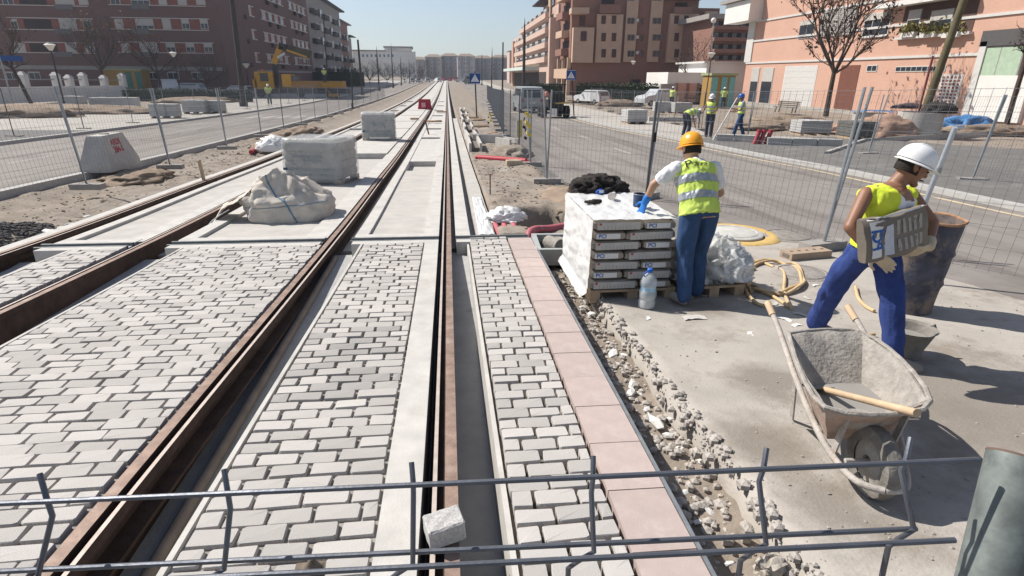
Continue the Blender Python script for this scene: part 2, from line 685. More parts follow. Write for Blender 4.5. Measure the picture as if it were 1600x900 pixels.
sheet('crossing_bar', [(40, 5.0), (60, 5.4)], [(40, 6.2), (60, 6.6)], -.092, YPAINT, 49, 50.2, 1, nx=1)

# ------------------------------------------------------------------ rails
YJ = 7.12           # transverse joint


def rail(label, x, side, y0, y1):
    """side +1: guard lip to the right of the head"""
    t = empty('tram_rail', (x, y0, gz(y0)), 0, label, 'rail', 'grooved tram rails')
    prof = {
        'rail_head': [(-.03, -.045), (-.03, 0), (.028, 0), (.03, -.042), (.062, -.042), (.064, -.004), (.084, -.004), (.084, -.058), (-.02, -.058)],
        'web': [(-.022, -.058), (.078, -.058), (.05, -.075), (.03, -.10), (.024, -.36), (.03, -.42), (-.03, -.42), (-.022, -.10)],
        'foot': [(.026, -.155), (.11, -.172), (.11, -.192), (.026, -.19)]}
    ya = ysam(y0, y1, .25)
    for nm, pf in prof.items():
        b = MB()
        n = len(pf)
        vs = []
        for y in ya:
            vs += [(side * p[0], y - y0, gz(y) - gz(y0) + p[1]) for p in pf]
        for i in range(len(ya) - 1):
            for j in range(n):
                j2 = (j + 1) % n
                b.cur = 0
                if nm == 'rail_head':
                    b.cur = 1 if j == 1 else (2 if j == 5 else 0)
                b.f.append([i * n + j, i * n + j2, (i + 1) * n + j2, (i + 1) * n + j])
                b.m.append(b.cur)
        b.v = vs
        b.cur = 0
        b.f.append(list(range(n)))
        b.m.append(0)
        b.build(nm, [RUST, RUSTTOP, LIP], t)
    return t


rail('rusty grooved tram rail farthest left, beside the soil strip', -5.165, 1, 2.0, 300)
rail('rusty grooved tram rail of the left track nearest the pallets', -3.72, -1, 2.0, 300)
rail('rusty grooved tram rail left in the nearer track, running to the bottom left corner', -1.527, 1, .7, 300)
rail('rusty grooved tram rail right in the nearer track, passing under the loose block', -.035, -1, .7, 300)

# trough floors beside the rails (deeper towards the camera) and concrete beams
fl = lambda y: -(.16 + .20 * max(0, (7.1 - y)) / 5.5)
TR = M('trough_concrete', (.36, .36, .36), .9, .12, 4, .3, 70, dist=((.22, .22, .22), 2, .58))
for xl, xr in ((-5.3, -4.3), (-3.95, -3.05), (-1.68, -1.0), (-.22, .28)):
    slab('track_trough', xl, xr, .6, YJ - .1, fl, .12, TR)
for xl, xr in ((-5.6, -4.3), (-4.0, -3.05), (-1.75, -1.0), (-.3, .35)):
    slab('track_trough', xl, xr, YJ + .2, 300, -.19, .15, TR)
# far side: beams next to rails and slabs between them
wav = lambda k, a=.012: (lambda y: a * math.sin(y * .9 + k))
slab('track_beam', -4.86, -4.72, YJ + .2, 300, -.005, .4, CONC)
slab('track_beam', -4.05, -3.83, YJ + .2, 300, -.005, .4, CONC)
slab('track_beam', -3.42, -3.24, YJ + .2, 300, -.002, .4, CONC)
slab('track_beam', -1.88, -1.59, YJ + .2, 300, -.002, .4, CONC)
slab('track_beam', -1.25, -1.09, YJ + .2, 300, -.002, .4, CONC)
slab('track_beam', -.36, -.165, YJ + .2, 300, -.002, .4, CONC)
slab('track_beam', .055, .245, YJ + .2, 300, -.004, .4, CONC)
slab('track_beam', -5.42, -5.26, 3, 300, -.02, .4, CONC)
slab('track_slab', -4.72, -4.05, YJ + .32, 300, -.045, .3, CONC2)
slab('track_slab', -3.24, -1.88, YJ + .32, 15.6, -.045, .3, CONC2)
slab('track_slab', -3.24, -1.88, 17.9, 300, .03, .4, CONC)
slab('track_slab', -3.24, -1.88, 15.6, 17.9, -.13, .3, CONC2)
slab('track_slab', -1.09, -.36, YJ + .32, 14.3, -.04, .3, CONC2)
slab('track_slab', -1.09, -.36, 14.3, 16.2, -.16, .3, CONC2)
slab('track_slab', -1.09, -.36, 16.2, 300, -.02, .4, CONC)
for y in (23.6, 29, 35, 42, 50, 60, 72):
    for xl, xr in ((-4.72, -4.05), (-3.24, -1.88), (-1.09, -.36)):
        slab('track_crossbeam', xl, xr, y, y + .35, .045, .2, CONC)
# transverse joint: concrete edge beams with two steel channels let in
for xl, xr in ((-4.85, -3.9), (-3.4, -1.62), (-1.23, -.165), (.06, .245)):
    slab('joint_beam', xl, xr, YJ + .13, YJ + .33, .0, .3, CONC)
    slab('joint_beam', xl, xr, YJ - .20, YJ - .05, .0, .3, CONC)
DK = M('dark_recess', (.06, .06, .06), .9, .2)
CH = M('channel_steel', (.20, .21, .21), .55, .2, 10, metal=.5)
for i, (xl, xr) in enumerate(((-4.95, -3.9), (-3.45, -1.62), (-1.27, -.165), (.05, 1.0))):
    t = empty('joint_channel', ((xl + xr) / 2, YJ, gz(YJ)), 0, 'grey steel joint channel across the track, %s from the left' % ORD[i], 'channel', 'steel joint channels')
    hw = (xr - xl) / 2
    for nm, a, c, z in (('channel_lip', -.045, -.015, .004), ('channel_lip', .09, .125, .004), ('channel_bed', -.015, .09, -.03)):
        MB().box2((-hw, a, z - .05), (hw, c, z)).build(nm, CH if nm == 'channel_lip' else STEEL, t)

# ------------------------------------------------------------------ block paving
random.seed(7)


def cobble_mesh(k, rough=1.):
    rd = random.Random(k)
    b = MB()
    n = 8
    cx = [(-.5, -.42), (-.455, -.5), (.455, -.5), (.5, -.42), (.5, .42), (.455, .5), (-.455, .5), (-.5, .42)]
    cx = [(x + rd.uniform(-.025, .025) * rough, y + rd.uniform(-.045, .045) * rough) for x, y in cx]
    vs = [(x * .985, y * .985, -.10) for x, y in cx]
    vs += [(x, y, -.007 + rd.uniform(-.002, .002)) for x, y in cx]
    vs += [(x * (1 - .03), y * (1 - .055), -.001 + rd.uniform(-.0015, .0015)) for x, y in cx]
    vs += [(rd.uniform(-.1, .1), rd.uniform(-.1, .1), rd.uniform(0, .0015))]
    fs = []
    for a in (0, 8):
        for j in range(n):
            j2 = (j + 1) % n
            fs.append((a + j, a + j2, a + 8 + j2, a + 8 + j))
    fs += [(16 + j, 16 + (j + 1) % n, 24) for j in range(n)]
    b.add(vs, fs)
    return b.mesh('granite_block', COB)


CM = [cobble_mesh(k) for k in range(9)]
CMW = []
for k in range(3):
    me = CM[k].copy()
    me.materials.clear()
    me.materials.append(COBW)
    CMW.append(me)


def infr(x, y, m=40):
    a = proj((x, y, gz(y)))
    return a[2] > .2 and -m < a[0] < 1600 + m and a[1] < 900 + m


def panel(label, xl, xr, y0, y1, bed, seed, pitch=.104, L=.196, gap=(.013, .02), damp=0.):
    rd = random.Random(seed)
    bedo = slab('block_paving', xl, xr, y0, y1, bed, .42, MORTAR if seed in (2, 3) else BEDDARK)
    tag(bedo, label, kind='structure')
    y = y0 + .01
    row = 0
    cnt = 0
    far = MB()
    rows = []
    FL, FR = fnc(xl), fnc(xr)
    while y < y1 - .5 * pitch:
        rows.append(y)
        y += pitch
    for row, y in enumerate(rows):
        xl, xr = FL(y), FR(y)
        x = xl + .008
        first = L * (.55 if row % 2 else 1.) * rd.uniform(.92, 1.06)
        ln = first
        while x < xr - .05:
            ln = min(ln, xr - .006 - x)
            if xr - .006 - (x + ln) < .055:
                ln = xr - .006 - x
            gx = rd.uniform(*gap)
            gy = rd.uniform(*gap)
            cx, cy = x + ln / 2, y + pitch / 2
            if infr(cx, cy):
                sl = (gz(cy + .1) - gz(cy - .1)) / .2
                wet = damp and rd.random() < damp and 3.0 < cy < 4.4
                me = rd.choice(CMW if wet else CM)
                fx = rd.choice((-1, 1))
                o = mobj('granite_block', me, bedo, (cx, cy, gz(cy) + .002 + rd.uniform(-.006, .005)),
                         (math.atan(sl) + rd.uniform(-.02, .02), rd.uniform(-.015, .015), rd.uniform(-.02, .02) + (math.pi if fx < 0 else 0)),
                         (ln - gx, pitch - gy, 1))
                cnt += 1
            x += ln
            ln = L * rd.uniform(.92, 1.07)
    return cnt


cn = [panel('granite block paving inside the left track', -4.43, -3.87, 3.6, YJ - .2, -.05, 1),
      panel('wide granite block paving between the two tracks', -3.19, -1.575, 1.0, YJ - .2, lambda y: -.024 - .025 * sm(4.0, 6, y), 2, gap=(.010, .017)),
      panel('granite block paving inside the nearer track', -1.09, -.335, 1.0, YJ - .2, lambda y: -.020 - .03 * sm(3.0, 4.4, y), 3, damp=.35),
      panel('granite block paving beside the pink stone edging', .215, lambda y: EXL(y) - .004, 1.0, YJ - .02, -.055, 4, L=.185)]
print('cobbles', cn)
slab('track_beam', -.335, -.165, .6, YJ - .2, .0, .4, CONC)
slab('track_edge_strip', -1.115, -1.09, .6, YJ - .2, .0, .4, CONC)
slab('track_edge_strip', -3.215, -3.19, .6, YJ - .2, .0, .4, CONC)
slab('track_edge_strip', -4.47, -4.43, .6, YJ - .2, .0, .4, CONC)
slab('track_edge_strip', .19, .215, .6, YJ - .02, -.03, .4, CONC)

# pink stone edging with steel trim
ed = slab('edging_bed', EXL, lambda y: EXR(y) + .02, .6, YJ - .03, -.07, .35, MORTAR)
tag(ed, kind='structure')
y = .9
k = 0
rd = random.Random(5)
while y < YJ - .1:
    ln = min(.37, YJ - .04 - y)
    xa = EXL(y + ln / 2) + .003
    wdt = EXR(y + ln / 2) - xa
    sl = (gz(y + ln) - gz(y)) / ln
    b = MB().box((0, 0, -.035), (wdt, ln - .006, .07))
    o = b.build('stone_slab', PINK, ed, loc=(xa + wdt / 2, y + ln / 2, gz(y + ln / 2) + .002 + rd.uniform(-.0015, .0015)), rot=(math.atan(sl), 0, R(-.85)))
    y += ln
slab('edging_trim', lambda y: EXR(y) + .004, lambda y: EXR(y) + .02, .6, YJ - .03, .008, .12, STEEL)
slab('edging_backing', lambda y: EXR(y) + .02, lambda y: EXR(y) + .05, .6, YJ - .03, -.1, .2, MORTAR)

# beyond the joint, right of the tracks: trench, film-covered strip
slab('track_beam', .34, .60, YJ + .2, 40, -.06, .4, CONC2, jag=.01)
slab('gap_shade_strip', .625, .66, YJ + .2, 40, -.16, .4, DK)  # near-black strip stands in for the shade in the gap

# ------------------------------------------------------------------ near things
def text_mesh(txt, size, mat, name='lettering', extrude=.0008, bold=0.):
    c = bpy.data.curves.new(name, 'FONT')
    c.body = txt
    c.size = size
    c.align_x = 'CENTER'
    c.align_y = 'CENTER'
    c.extrude = extrude
    c.offset = bold
    c.resolution_u = 3
    o = bpy.data.objects.new(name, c)
    COL.objects.link(o)
    dg = bpy.context.evaluated_depsgraph_get()
    me = bpy.data.meshes.new_from_object(o.evaluated_get(dg))
    bpy.data.objects.remove(o)
    bpy.data.curves.remove(c)
    me.materials.clear()
    me.materials.append(mat)
    return me


def lettering(txt, size, mat, parent, loc, right, up, extrude=.001, bold=0.):
    right, up = Vector(right).normalized(), Vector(up).normalized()
    nrm = right.cross(up)
    me = text_mesh(txt, size, mat, 'lettering', extrude, bold)
    m = Matrix(((right.x, up.x, nrm.x, loc[0]), (right.y, up.y, nrm.y, loc[1]), (right.z, up.z, nrm.z, loc[2]), (0, 0, 0, 1)))
    me.transform(m)
    return mobj('lettering', me, parent)


WIRE = M('fence_wire', (.25, .26, .28), .5, .15, 20, metal=.6, spec=.5)
FWIRE = M('front_wire', (.13, .14, .165), .42, .12, 25, .05, 150, metal=.55, spec=.5)
POSTM = M('galvanised_post', (.16, .18, .172), .6, .3, 30, .08, 40, metal=.3, dist=((.10, .112, .108), 18, .52))
INSIDE = M('post_inside', (.10, .14, .15), .6, .2, 6, metal=.4)
WOOD = M('pallet_wood', (.42, .31, .21), .85, .2, 9, .4, 40, dist=((.30, .21, .14), 4, .58))
WOODL = M('tool_wood', (.52, .38, .25), .7, .15, 9, .2, 40)
PLAST = M('clear_wrap', (.80, .81, .80), .28, .05, 3, .5, 14, spec=.6, alpha=.5)
PAPERB = M('bag_paper', (.33, .285, .24), .75, .12, 6, .25, 50)
PAPERG = M('bag_print_grey', (.50, .48, .45), .75, .08, 9)
PAPERW = M('bag_print_white', (.72, .71, .69), .7, .05, 9)
BLUEP = M('blue_print', (.03, .12, .40), .7, .05)
REDP = M('red_print', (.45, .06, .05), .7, .05)
BLACK = M('black_cloth', (.035, .030, .028), .95, .3, 14, .5, 60)
CEMENT = M('dried_cement', (.32, .295, .265), .95, .22, 16, .9, 45, dist=((.23, .205, .18), 6, .55))
CEMWET = M('wet_cement', (.27, .26, .245), .45, .06, 3, .1, 30)
CEMRUST = M('cement_on_rust', (.36, .26, .21), .9, .2, 9, .5, 60, dist=((.40, .37, .34), 6, .5))


def pix_at(px, py, depth):
    return CAM + ray(px, py) * depth


# front fence panel (its top shows at the bottom edge of the picture)
t = empty('fence_panel', pix_at(760, 860, .6) - Vector((0, 0, 1.2)), 0, 'bent steel wire fence panel across the bottom edge in front of the paving', 'fence')
org = t.location.copy()
D0 = .6
topw = [pix_at(x, 787 + (718 - 787) * (x + 0) / 1530., D0) for x in (-160, 300, 760, 1180, 1530)]
low1 = [pix_at(x, 893 + (826 - 893) * x / 1430., D0 + .012) for x in (-160, 300, 760, 1180, 1432)]
low2 = [pix_at(x, 918 + (844 - 918) * x / 1490., D0 - .03) for x in (-160, 300, 760, 1180, 1492)]
for pts in (topw, low1, low2):
    MB().tube([p - org for p in pts], .0029, 8).build('wire', FWIRE, t, smooth=True)
for k in range(1, 5):
    a = [p + Vector((0, .002, -.2 * k - .06)) - org for p in low2]
    MB().tube(a, .0029, 8).build('wire', FWIRE, t, smooth=True)
for xt, yt, xm, ym, xb, yb in ((62, 740, 82, 806, 58, 905), (350, 733, 360, 795, 350, 890), (643, 722, 646, 770, 645, 882), (927, 712, 924, 770, 928, 862), (1198, 700, 1186, 752, 1197, 850), (1423, 684, 1408, 735, 1428, 828)):
    t0 = pix_at(xt, yt, D0 + .012)
    t1 = pix_at((xt + xm) / 2 + 1, (yt + ym) / 2 + 6, D0 + .006)
    t2 = pix_at(xm, ym, D0 + .008)
    t3 = pix_at((xm * .45 + xb * .55), (ym + yb) / 2 + 5, D0 + .004)
    t4 = pix_at(xb, yb, D0 + .006)
    t5 = pix_at(xb - 24, yb + 14, D0 - .012)
    t6 = pix_at(xb - 40, yb + 26, D0 - .036)
    t7 = t6 + Vector((0, -.004, -.05))
    t8 = t6 + Vector((0, -.004, -1.1))
    MB().tube([p - org for p in (t0, t1, t2, t3, t4, t5, t6, t7, t8)], .0029, 8).build('wire', FWIRE, t, smooth=True)

pt = pix_at(1592, 716, .62)
gb = gz(pt.y) - .1
t = empty('steel_post', (pt.x - .0, pt.y, gb), 0, 'thick cut galvanised steel tube post in the bottom right corner', 'post')
bt = pix_at(1548, 900, .60)
ax = (pt - bt).normalized()
base = pt - ax * ((pt.z - gb) / ax.z)
ring = []
u_, v_ = frame(ax)
b = MB()
rr = .0285
b.loft([(base - t.location, u_ * rr, v_ * rr), (pt - t.location, u_ * rr, v_ * rr), (pt - t.location, u_ * (rr - .003), v_ * (rr - .003)), (pt - ax * .4 - t.location, u_ * (rr - .003), v_ * (rr - .003))], 32)
b.m = [1 if i >= 64 else 0 for i in range(len(b.f))]
b.build('tube', [POSTM, INSIDE], t, smooth=True)
b = MB()
b.tube([pt + u_ * math.cos(a) * (rr - .001) + v_ * math.sin(a) * (rr - .001) - t.location for a in [2 * math.pi * i / 32 for i in range(33)]], .0016, 5, caps=False)
b.build('rusty_rim', M('rim_rust', (.14, .09, .07), .8, .2), t, smooth=True)


# stones
def rock_mesh(seed, mat, sq=1., jit=.28, sub=1):
    rd = random.Random(seed)
    bm = bmesh.new()
    bmesh.ops.create_icosphere(bm, subdivisions=sub, radius=.5)
    for v in bm.verts:
        v.co *= 1 + rd.uniform(-jit, jit)
        v.co.z *= sq
    me = bpy.data.meshes.new('stone')
    bm.to_mesh(me)
    bm.free()
    me.materials.append(mat)
    return me


def blockstone(label, cat, c, size, rz, tilt, mat, name='granite_block', seed=1, jit=.006):
    rd = random.Random(seed)
    bm = bmesh.new()
    bmesh.ops.create_cube(bm, size=1)
    for v in bm.verts:
        v.co = Vector((v.co.x * size[0], v.co.y * size[1], v.co.z * size[2]))
    bmesh.ops.bevel(bm, geom=bm.edges[:], offset=min(size) * .06, segments=1, affect='EDGES')
    bmesh.ops.subdivide_edges(bm, edges=[e for e in bm.edges if e.calc_length() > .3 * max(size)], cuts=3, use_grid_fill=True)
    for v in bm.verts:
        v.co += Vector((rd.uniform(-jit, jit), rd.uniform(-jit, jit), rd.uniform(-jit, jit)))
    me = bpy.data.meshes.new(name)
    bm.to_mesh(me)
    bm.free()
    me.materials.append(mat)
    o = mobj(name, me, None, c, (tilt[0], tilt[1], rz))
    return tag(o, label, cat)


blockstone('loose grey granite block tipped on the nearer right rail', 'block', (-.062, 1.79, gz(1.8) + .063), (.145, .10, .095), R(17), (R(4), R(-3)), M('granite_loose', (.46, .445, .43), .9, .25, 90, .35, 160), jit=.0018)
blockstone('broken stone in the bottom edge rubble behind the wire', 'stone', G(1205, 892, -.16) + Vector((0, 0, .02)), (.12, .07, .06), R(20), (.1, .1), M('rubble_stone', (.40, .36, .31), .95, .2, 12, .7, 60), 'broken_stone', 3, .012)
p = G(492, 892, 0)
b = MB()
b.grid([i / 12 for i in range(13)], [i / 10 for i in range(11)], lambda x, y: (-.075 + .15 * x, -.04 + .08 * y, max(0.004, .07 * math.exp(-((x - .45) ** 2 / .03 + (y - .5) ** 2 / .09)) + .01 * fbm(x * 5, y * 5, 1, 1))))
o = b.build('scrap_of_cloth', M('brown_rag', (.16, .13, .10), .95, .25, 25, .5, 90), None, smooth='all', loc=p)
tag(o, 'crumpled brown rag standing on the granite blocks at the bottom edge', 'rag')

# white fragments and stones in the trench beside the edging
WHITEF = M('white_fragment', (.70, .69, .67), .9, .08, 20, .5, 70)
GREYF = M('grey_stone', (.36, .33, .30), .95, .2, 16, .7, 70, rnd=.2)
rd = random.Random(12)
wm = [rock_mesh(k, WHITEF, .55) for k in range(6)]
gm = [rock_mesh(k + 20, GREYF, .7) for k in range(6)]
spots = [(893, 432, .12), (988, 600, .12), (1060, 700, .1), (1050, 655, .12), (910, 480, .12), (968, 570, .1), (1110, 800, .08), (900, 448, .12), (905, 458, .11), (890, 425, .08), (925, 490, .14), (935, 497, .10), (945, 508, .08), (958, 552, .16), (975, 555, .10), (985, 613, .14), (1002, 617, .07), (1010, 640, .08),
         (1028, 660, .17), (1045, 680, .10), (1018, 655, .1), (1095, 722, .06), (1070, 770, .07), (1062, 790, .05), (1090, 815, .055), (1130, 862, .05), (915, 470, .07), (930, 520, .07), (1140, 880, .06), (950, 535, .06)]
for px, py, sz in spots:
    p = G(px, py, -.24)
    o = mobj('mortar_fragment', rd.choice(wm), None, p + Vector((0, 0, .0)), (rd.uniform(-.3, .3), rd.uniform(-.3, .3), rd.uniform(0, 6)), (sz * rd.uniform(.8, 1.3) * .8, sz * rd.uniform(.5, .8) * .8, sz * .55))
    tag(o, 'small white broken fragment lying in the trench beside the pink edging', 'fragment', 'white fragments in the trench')
b = MB()
for k in range(1300):
    yy_ = rd.uniform(1.3, 6.6)
    xx = rd.uniform(EXR(yy_) + .04, 1.42)
    s = rd.choice((.008, .012, .016, .024, .035)) * rd.uniform(.7, 1.2)
    z = gnd(xx, yy_)[2] if xx < 1.36 else gz(yy_) - .1
    b.ball((xx, yy_, z + s * .2), (s * rd.uniform(.6, 1.2), s * rd.uniform(.6, 1.2), s * .7), 5, 3)
for k in range(420):
    yy_ = rd.uniform(1.3, 6.8)
    xx = 1.36 + .05 * (fbm(3, yy_, 0, 1.7) + .5 * fbm(5, yy_, 0, 9)) + rd.gauss(0, .028)
    s = rd.choice((.005, .007, .010, .014, .028)) * rd.uniform(.7, 1.3)
    z = gz(yy_) - .112 - max(0, 1.36 - xx) * 1.2
    b.ball((xx, yy_, z), (s * rd.uniform(.6, 1.3), s * rd.uniform(.6, 1.3), s * .8), 5, 3)
tag(b.build('trench_gravel', GREYF), 'loose grey gravel and rubble filling the trench beside the edging', 'gravel', kind='stuff')
b = MB()
for k in range(900):
    px, py = rd.uniform(900, 1600), rd.uniform(430, 900)
    p = G(px, py, -.1)
    if p.x < 1.4 or p.x > np.interp(p.y, [q[0] for q in RL], [q[1] for q in RL]):
        continue
    s = rd.choice((.002, .003, .004, .005, .009)) * rd.uniform(.7, 1.3)
    b.ball(p + Vector((0, 0, s * .3)), (s * rd.uniform(.6, 1.3), s * rd.uniform(.6, 1.3), s * .6), 5, 3)
tag(b.build('yard_grit', GREYF), 'scattered grit on the concrete work yard', 'grit', kind='stuff')
b = MB()
for k in range(1600):
    xx, yy_ = rd.uniform(.7, 2.5), rd.uniform(7.6, 22)
    s = rd.choice((.006, .008, .012, .02, .032)) * rd.uniform(.6, 1.2)
    b.ball((xx, yy_, gnd(xx, yy_)[2] + s * .15), (s, s * rd.uniform(.6, 1.2), s * .5), 5, 3)
for k in range(2600):
    xx, yy_ = rd.uniform(-8.1, -5.5), rd.uniform(6, 28)
    s = rd.choice((.006, .008, .012, .02, .032)) * rd.uniform(.6, 1.2)
    b.ball((xx, yy_, gnd(xx, yy_)[2] + s * .15), (s, s * rd.uniform(.6, 1.2), s * .5), 5, 3)
tag(b.build('soil_clods', M('clods', (.255, .205, .16), .97, .25, 8, .6, 60)), 'loose clods and pebbles on the bare soil strips', 'clods', kind='stuff')
b = MB()
for k in range(900):
    a, q = rd.uniform(0, 6.28), rd.random() ** .5
    xx, yy_ = -6.35 + .55 * q * math.cos(a), 8.5 + .9 * q * math.sin(a)
    s = rd.uniform(.012, .035)
    b.ball((xx, yy_, gnd(xx, yy_)[2] + s * .4 + .06 * (1 - q)), (s, s * rd.uniform(.6, 1.2), s * .7), 5, 3)
tag(b.build('dark_gravel_heap', M('dark_gravel', (.085, .082, .082), .9, .3, 9, .4, 60)), 'heap of dark gravel left of the outer rail', 'gravel heap', kind='stuff')
for i, (px, py, s) in enumerate(((78, 362, .2), (98, 356, .16), (110, 350, .14), (135, 338, .1))):
    o = mobj('limestone_lump', wm[i], None, G(px, py, -.16), (0, .2, i), (s * 1.3, s, s * .6))
    tag(o, 'pale limestone lump beside the outer rail near the dark gravel', 'stone', 'pale lumps by the outer rail')


# pallets
def pallet(label, c, sx, sy, rz=0, group='wooden pallets'):
    t = empty('pallet', c, rz, label, 'pallet', group)
    n = 6
    bw = .1
    for i in range(n):
        y = -sy / 2 + bw / 2 + (sy - bw) * i / (n - 1)
        MB().box((0, y, .111), (sx, bw, .022)).build('deck_board', WOOD, t)
    for i in range(3):
        x = (-1, 0, 1)[i] * (sx / 2 - .05)
        MB().box((x, 0, .011), (.1, sy - .004, .022)).build('bottom_board', WOOD, t)
        for j in range(3):
            y = (-1, 0, 1)[j] * (sy / 2 - .08)
            MB().box((x, y, .061), (.098, .145, .078)).build('block', WOOD, t)
    return t


SG = -.1
x0, y0, SX, SY = 1.27, 4.86, .77, 1.22
zg = gz(5.4) + SG
pallet('worn wooden pallet under the wrapped cement bags', (x0 + SX / 2 + .02, y0 + SY / 2, zg), SX + .06, SY, R(1))


def bag_mesh(lx, ly, lz, seed):
    rd = random.Random(seed)
    b = MB()
    rings = []
    N = 9
    for i in range(N):
        t_ = -1 + 2 * i / (N - 1)
        k = 1 - .35 * abs(t_) ** 6
        rings.append(((t_ * lx / 2, 0, 0), (0, ly / 2 * (1 - .04 * t_ ** 4), 0), (0, 0, lz / 2 * k)))
    b.loft(rings, 20, p=5)
    for i, v in enumerate(b.v):
        q = .006 * fbm(v[0] * 1 + seed, v[1], v[2], 9)
        b.v[i] = (v[0] + q, v[1] + q, v[2] + q * .6)
    return b.mesh('cement_bag', PAPERB, smooth=True, fix=True)


LH = .094
BM = {}
nl = 7
for L in range(nl):
    z = zg + .123 + LH * (L + .5)
    mir = L % 2
    cells = [(0, .46, 0, .36, 'front left', 'x'), (.465, .77, 0, .5, 'front right', 'y'), (0, .305, .365, .86, 'rear left', 'y'), (.31, .77, .505, .86, 'rear right', 'x'), (0, .46, .865, 1.22, 'back left', 'x'), (.465, .77, .865, 1.22, 'back right', 'y')]
    if mir:
        cells = [(.31, .77, 0, .36, 'front right', 'x'), (0, .305, 0, .5, 'front left', 'y'), (.465, .77, .365, .86, 'rear right', 'y'), (0, .46, .505, .86, 'rear left', 'x'), (.31, .77, .865, 1.22, 'back right', 'x'), (0, .305, .865, 1.22, 'back left', 'y')]
    for a, c, d, e, pos, axs in cells:
        lx, ly = (c - a, e - d) if axs == 'x' else (e - d, c - a)
        key = (round(lx, 2), round(ly, 2), rd.randrange(2))
        if key not in BM:
            BM[key] = bag_mesh(key[0] - .004, key[1] - .004, LH + .004, len(BM))
        t = mobj('cement_bag', BM[key], None, (x0 + (a + c) / 2 + rd.uniform(-.008, .008), y0 + (d + e) / 2 + rd.uniform(-.006, .006), z), (0, rd.uniform(-.02, .02), 0 if axs == 'x' else math.pi / 2))
        tag(t, 'brown paper cement bag, %s from the bottom, %s of the wrapped pallet' % (ORD[L], pos), 'cement bag', 'cement bags on the wrapped pallet')
        if 'front' in pos and d == 0:
            # printed panels on the face towards the camera
            yf = -ly / 2 - .003 if axs == 'x' else None
            if axs == 'x':
                MB().box((-.0, -ly / 2 - .004, .002), (lx * .86, .006, LH * .70)).build('print_panel', PAPERG, t)
                MB().box((-lx * .37, -ly / 2 - .0075, .022), (.022, .004, .018)).build('print_mark', REDP, t)
                for q in range(9):
                    MB().box((-lx * .3 + q * lx * .075, -ly / 2 - .0075, -.012), (.004, .003, LH * .38)).build('print_stripe', M('stripe_grey', (.33, .32, .30), .8, .05), t)
            else:
                xe = -lx / 2 + .001
                MB().box((xe - .002, .015, .0), (.006, ly * .72, LH * .5)).build('print_panel', PAPERW, t)
                lettering('PCI', .05, BLUEP, t, (xe - .006, .07, .0), (0, -1, 0), (0, 0, 1), bold=.001)
TOPZ = zg + .123 + LH * nl

# plastic wrap on the stack: crinkled film on the left side and over the top
def film(name, label, quads, mat, amp=.012, cat='plastic wrap', seed=0, group=None, nu=26):
    b = MB()
    for q in quads:
        a, c, d, e = (Vector(x) for x in q)
        nrm = (c - a).cross(e - a).normalized()
        def fn(u, v):
            p = a * (1 - u) * (1 - v) + c * u * (1 - v) + d * u * v + e * (1 - u) * v
            ed = min(1, 12 * min(u, 1 - u), 12 * min(v, 1 - v))
            k = abs(fbm(p.x + seed, p.y * 1.0, p.z, 7, 3)) + .5 * fbm(p.x, p.y + seed, p.z * .5, 18, 2)
            return p + nrm * (amp * k * (.3 + .7 * ed))
        b.grid([i / nu for i in range(nu + 1)], [i / nu for i in range(nu + 1)], fn)
    o = b.build(name, mat, None, smooth='all', fix=False)
    return tag(o, label, cat, group)


xa, xb, ya, yb = x0 - .012, x0 + SX + .008, y0 - .006, y0 + SY + .01
zb, zt = zg + .10, TOPZ + .012
WRAPW = M('crinkled_wrap', (.82, .82, .81), .3, .06, 6, .8, 22, spec=.6, alpha=.80)
film('stretch_wrap', 'crinkled white plastic wrap over the left side and top of the cement pallet', [
    ((xa - .012, yb, zb), (xa - .012, ya, zb), (xa, ya, zt), (xa, yb, zt)),
    ((xa, ya, zt), (xb, ya, zt), (xb, yb, zt), (xa, yb, zt)),
    ((xa - .06, yb, zg + .02), (xa - .06, ya + .1, zg + .02), (xa - .012, ya, zb), (xa - .012, yb, zb))], WRAPW, .035)


# cloth heap: displaced blob
def heap(name, label, cat, c, r, mat, seed=0, amp=.35, sub=4, sc=3.2, group=None, rz=0.):
    bm = bmesh.new()
    bmesh.ops.create_icosphere(bm, subdivisions=sub, radius=1)
    for v in bm.verts:
        q = v.co.copy()
        k = 1 + amp * (1 - 1.7 * abs(fbm(q.x + seed, q.y, q.z, sc * .5, 4)))
        v.co = Vector((q.x * r[0] * k, q.y * r[1] * k, max(-.02 * r[2], q.z * r[2] * k)))
    me = bpy.data.meshes.new(name)
    bm.to_mesh(me)
    bm.free()
    me.materials.append(mat)
    me.polygons.foreach_set('use_smooth', [True] * len(me.polygons))
    o = mobj(name, me, None, c, (0, 0, rz))
    return tag(o, label, cat, group)


tp = lambda px, py: G(px, py, TOPZ + .02 - gz(5.7))
heap('jacket', 'crumpled black jacket on top of the cement bags', 'jacket', tp(940, 302) + Vector((0, .15, 0)), (.24, .2, .13), BLACK, 3, .55, 5, 5)
heap('jacket_sleeve', 'black sleeve end hanging left of the jacket on the cement bags', 'jacket', tp(918, 300) + Vector((0, .2, 0)), (.09, .12, .05), BLACK, 8, .5, 4, 5)
p = tp(938, 305)
t = empty('blue_packet', p, R(10), 'small blue plastic packet beside the black jacket', 'packet')
b = MB().loft([((-.055 + .11 * i / 6, 0, .035), (0, .03 * math.sin(.35 + 2.45 * i / 6), 0), (0, 0, .035 * math.sin(.35 + 2.45 * i / 6))) for i in range(7)], 12)
b.build('pack', M('blue_plastic', (.03, .10, .42), .35, .1, 8, .3, 30), t, smooth=True)
MB().box((.0, -.026, .045), (.045, .006, .03), tilt=(R(-20), 0)).build('label_strip', PAPERW, t)
p = tp(957, 312)
t = empty('plastic_cup', p, R(-30), 'crushed white plastic cup lying on the cement bags', 'cup')
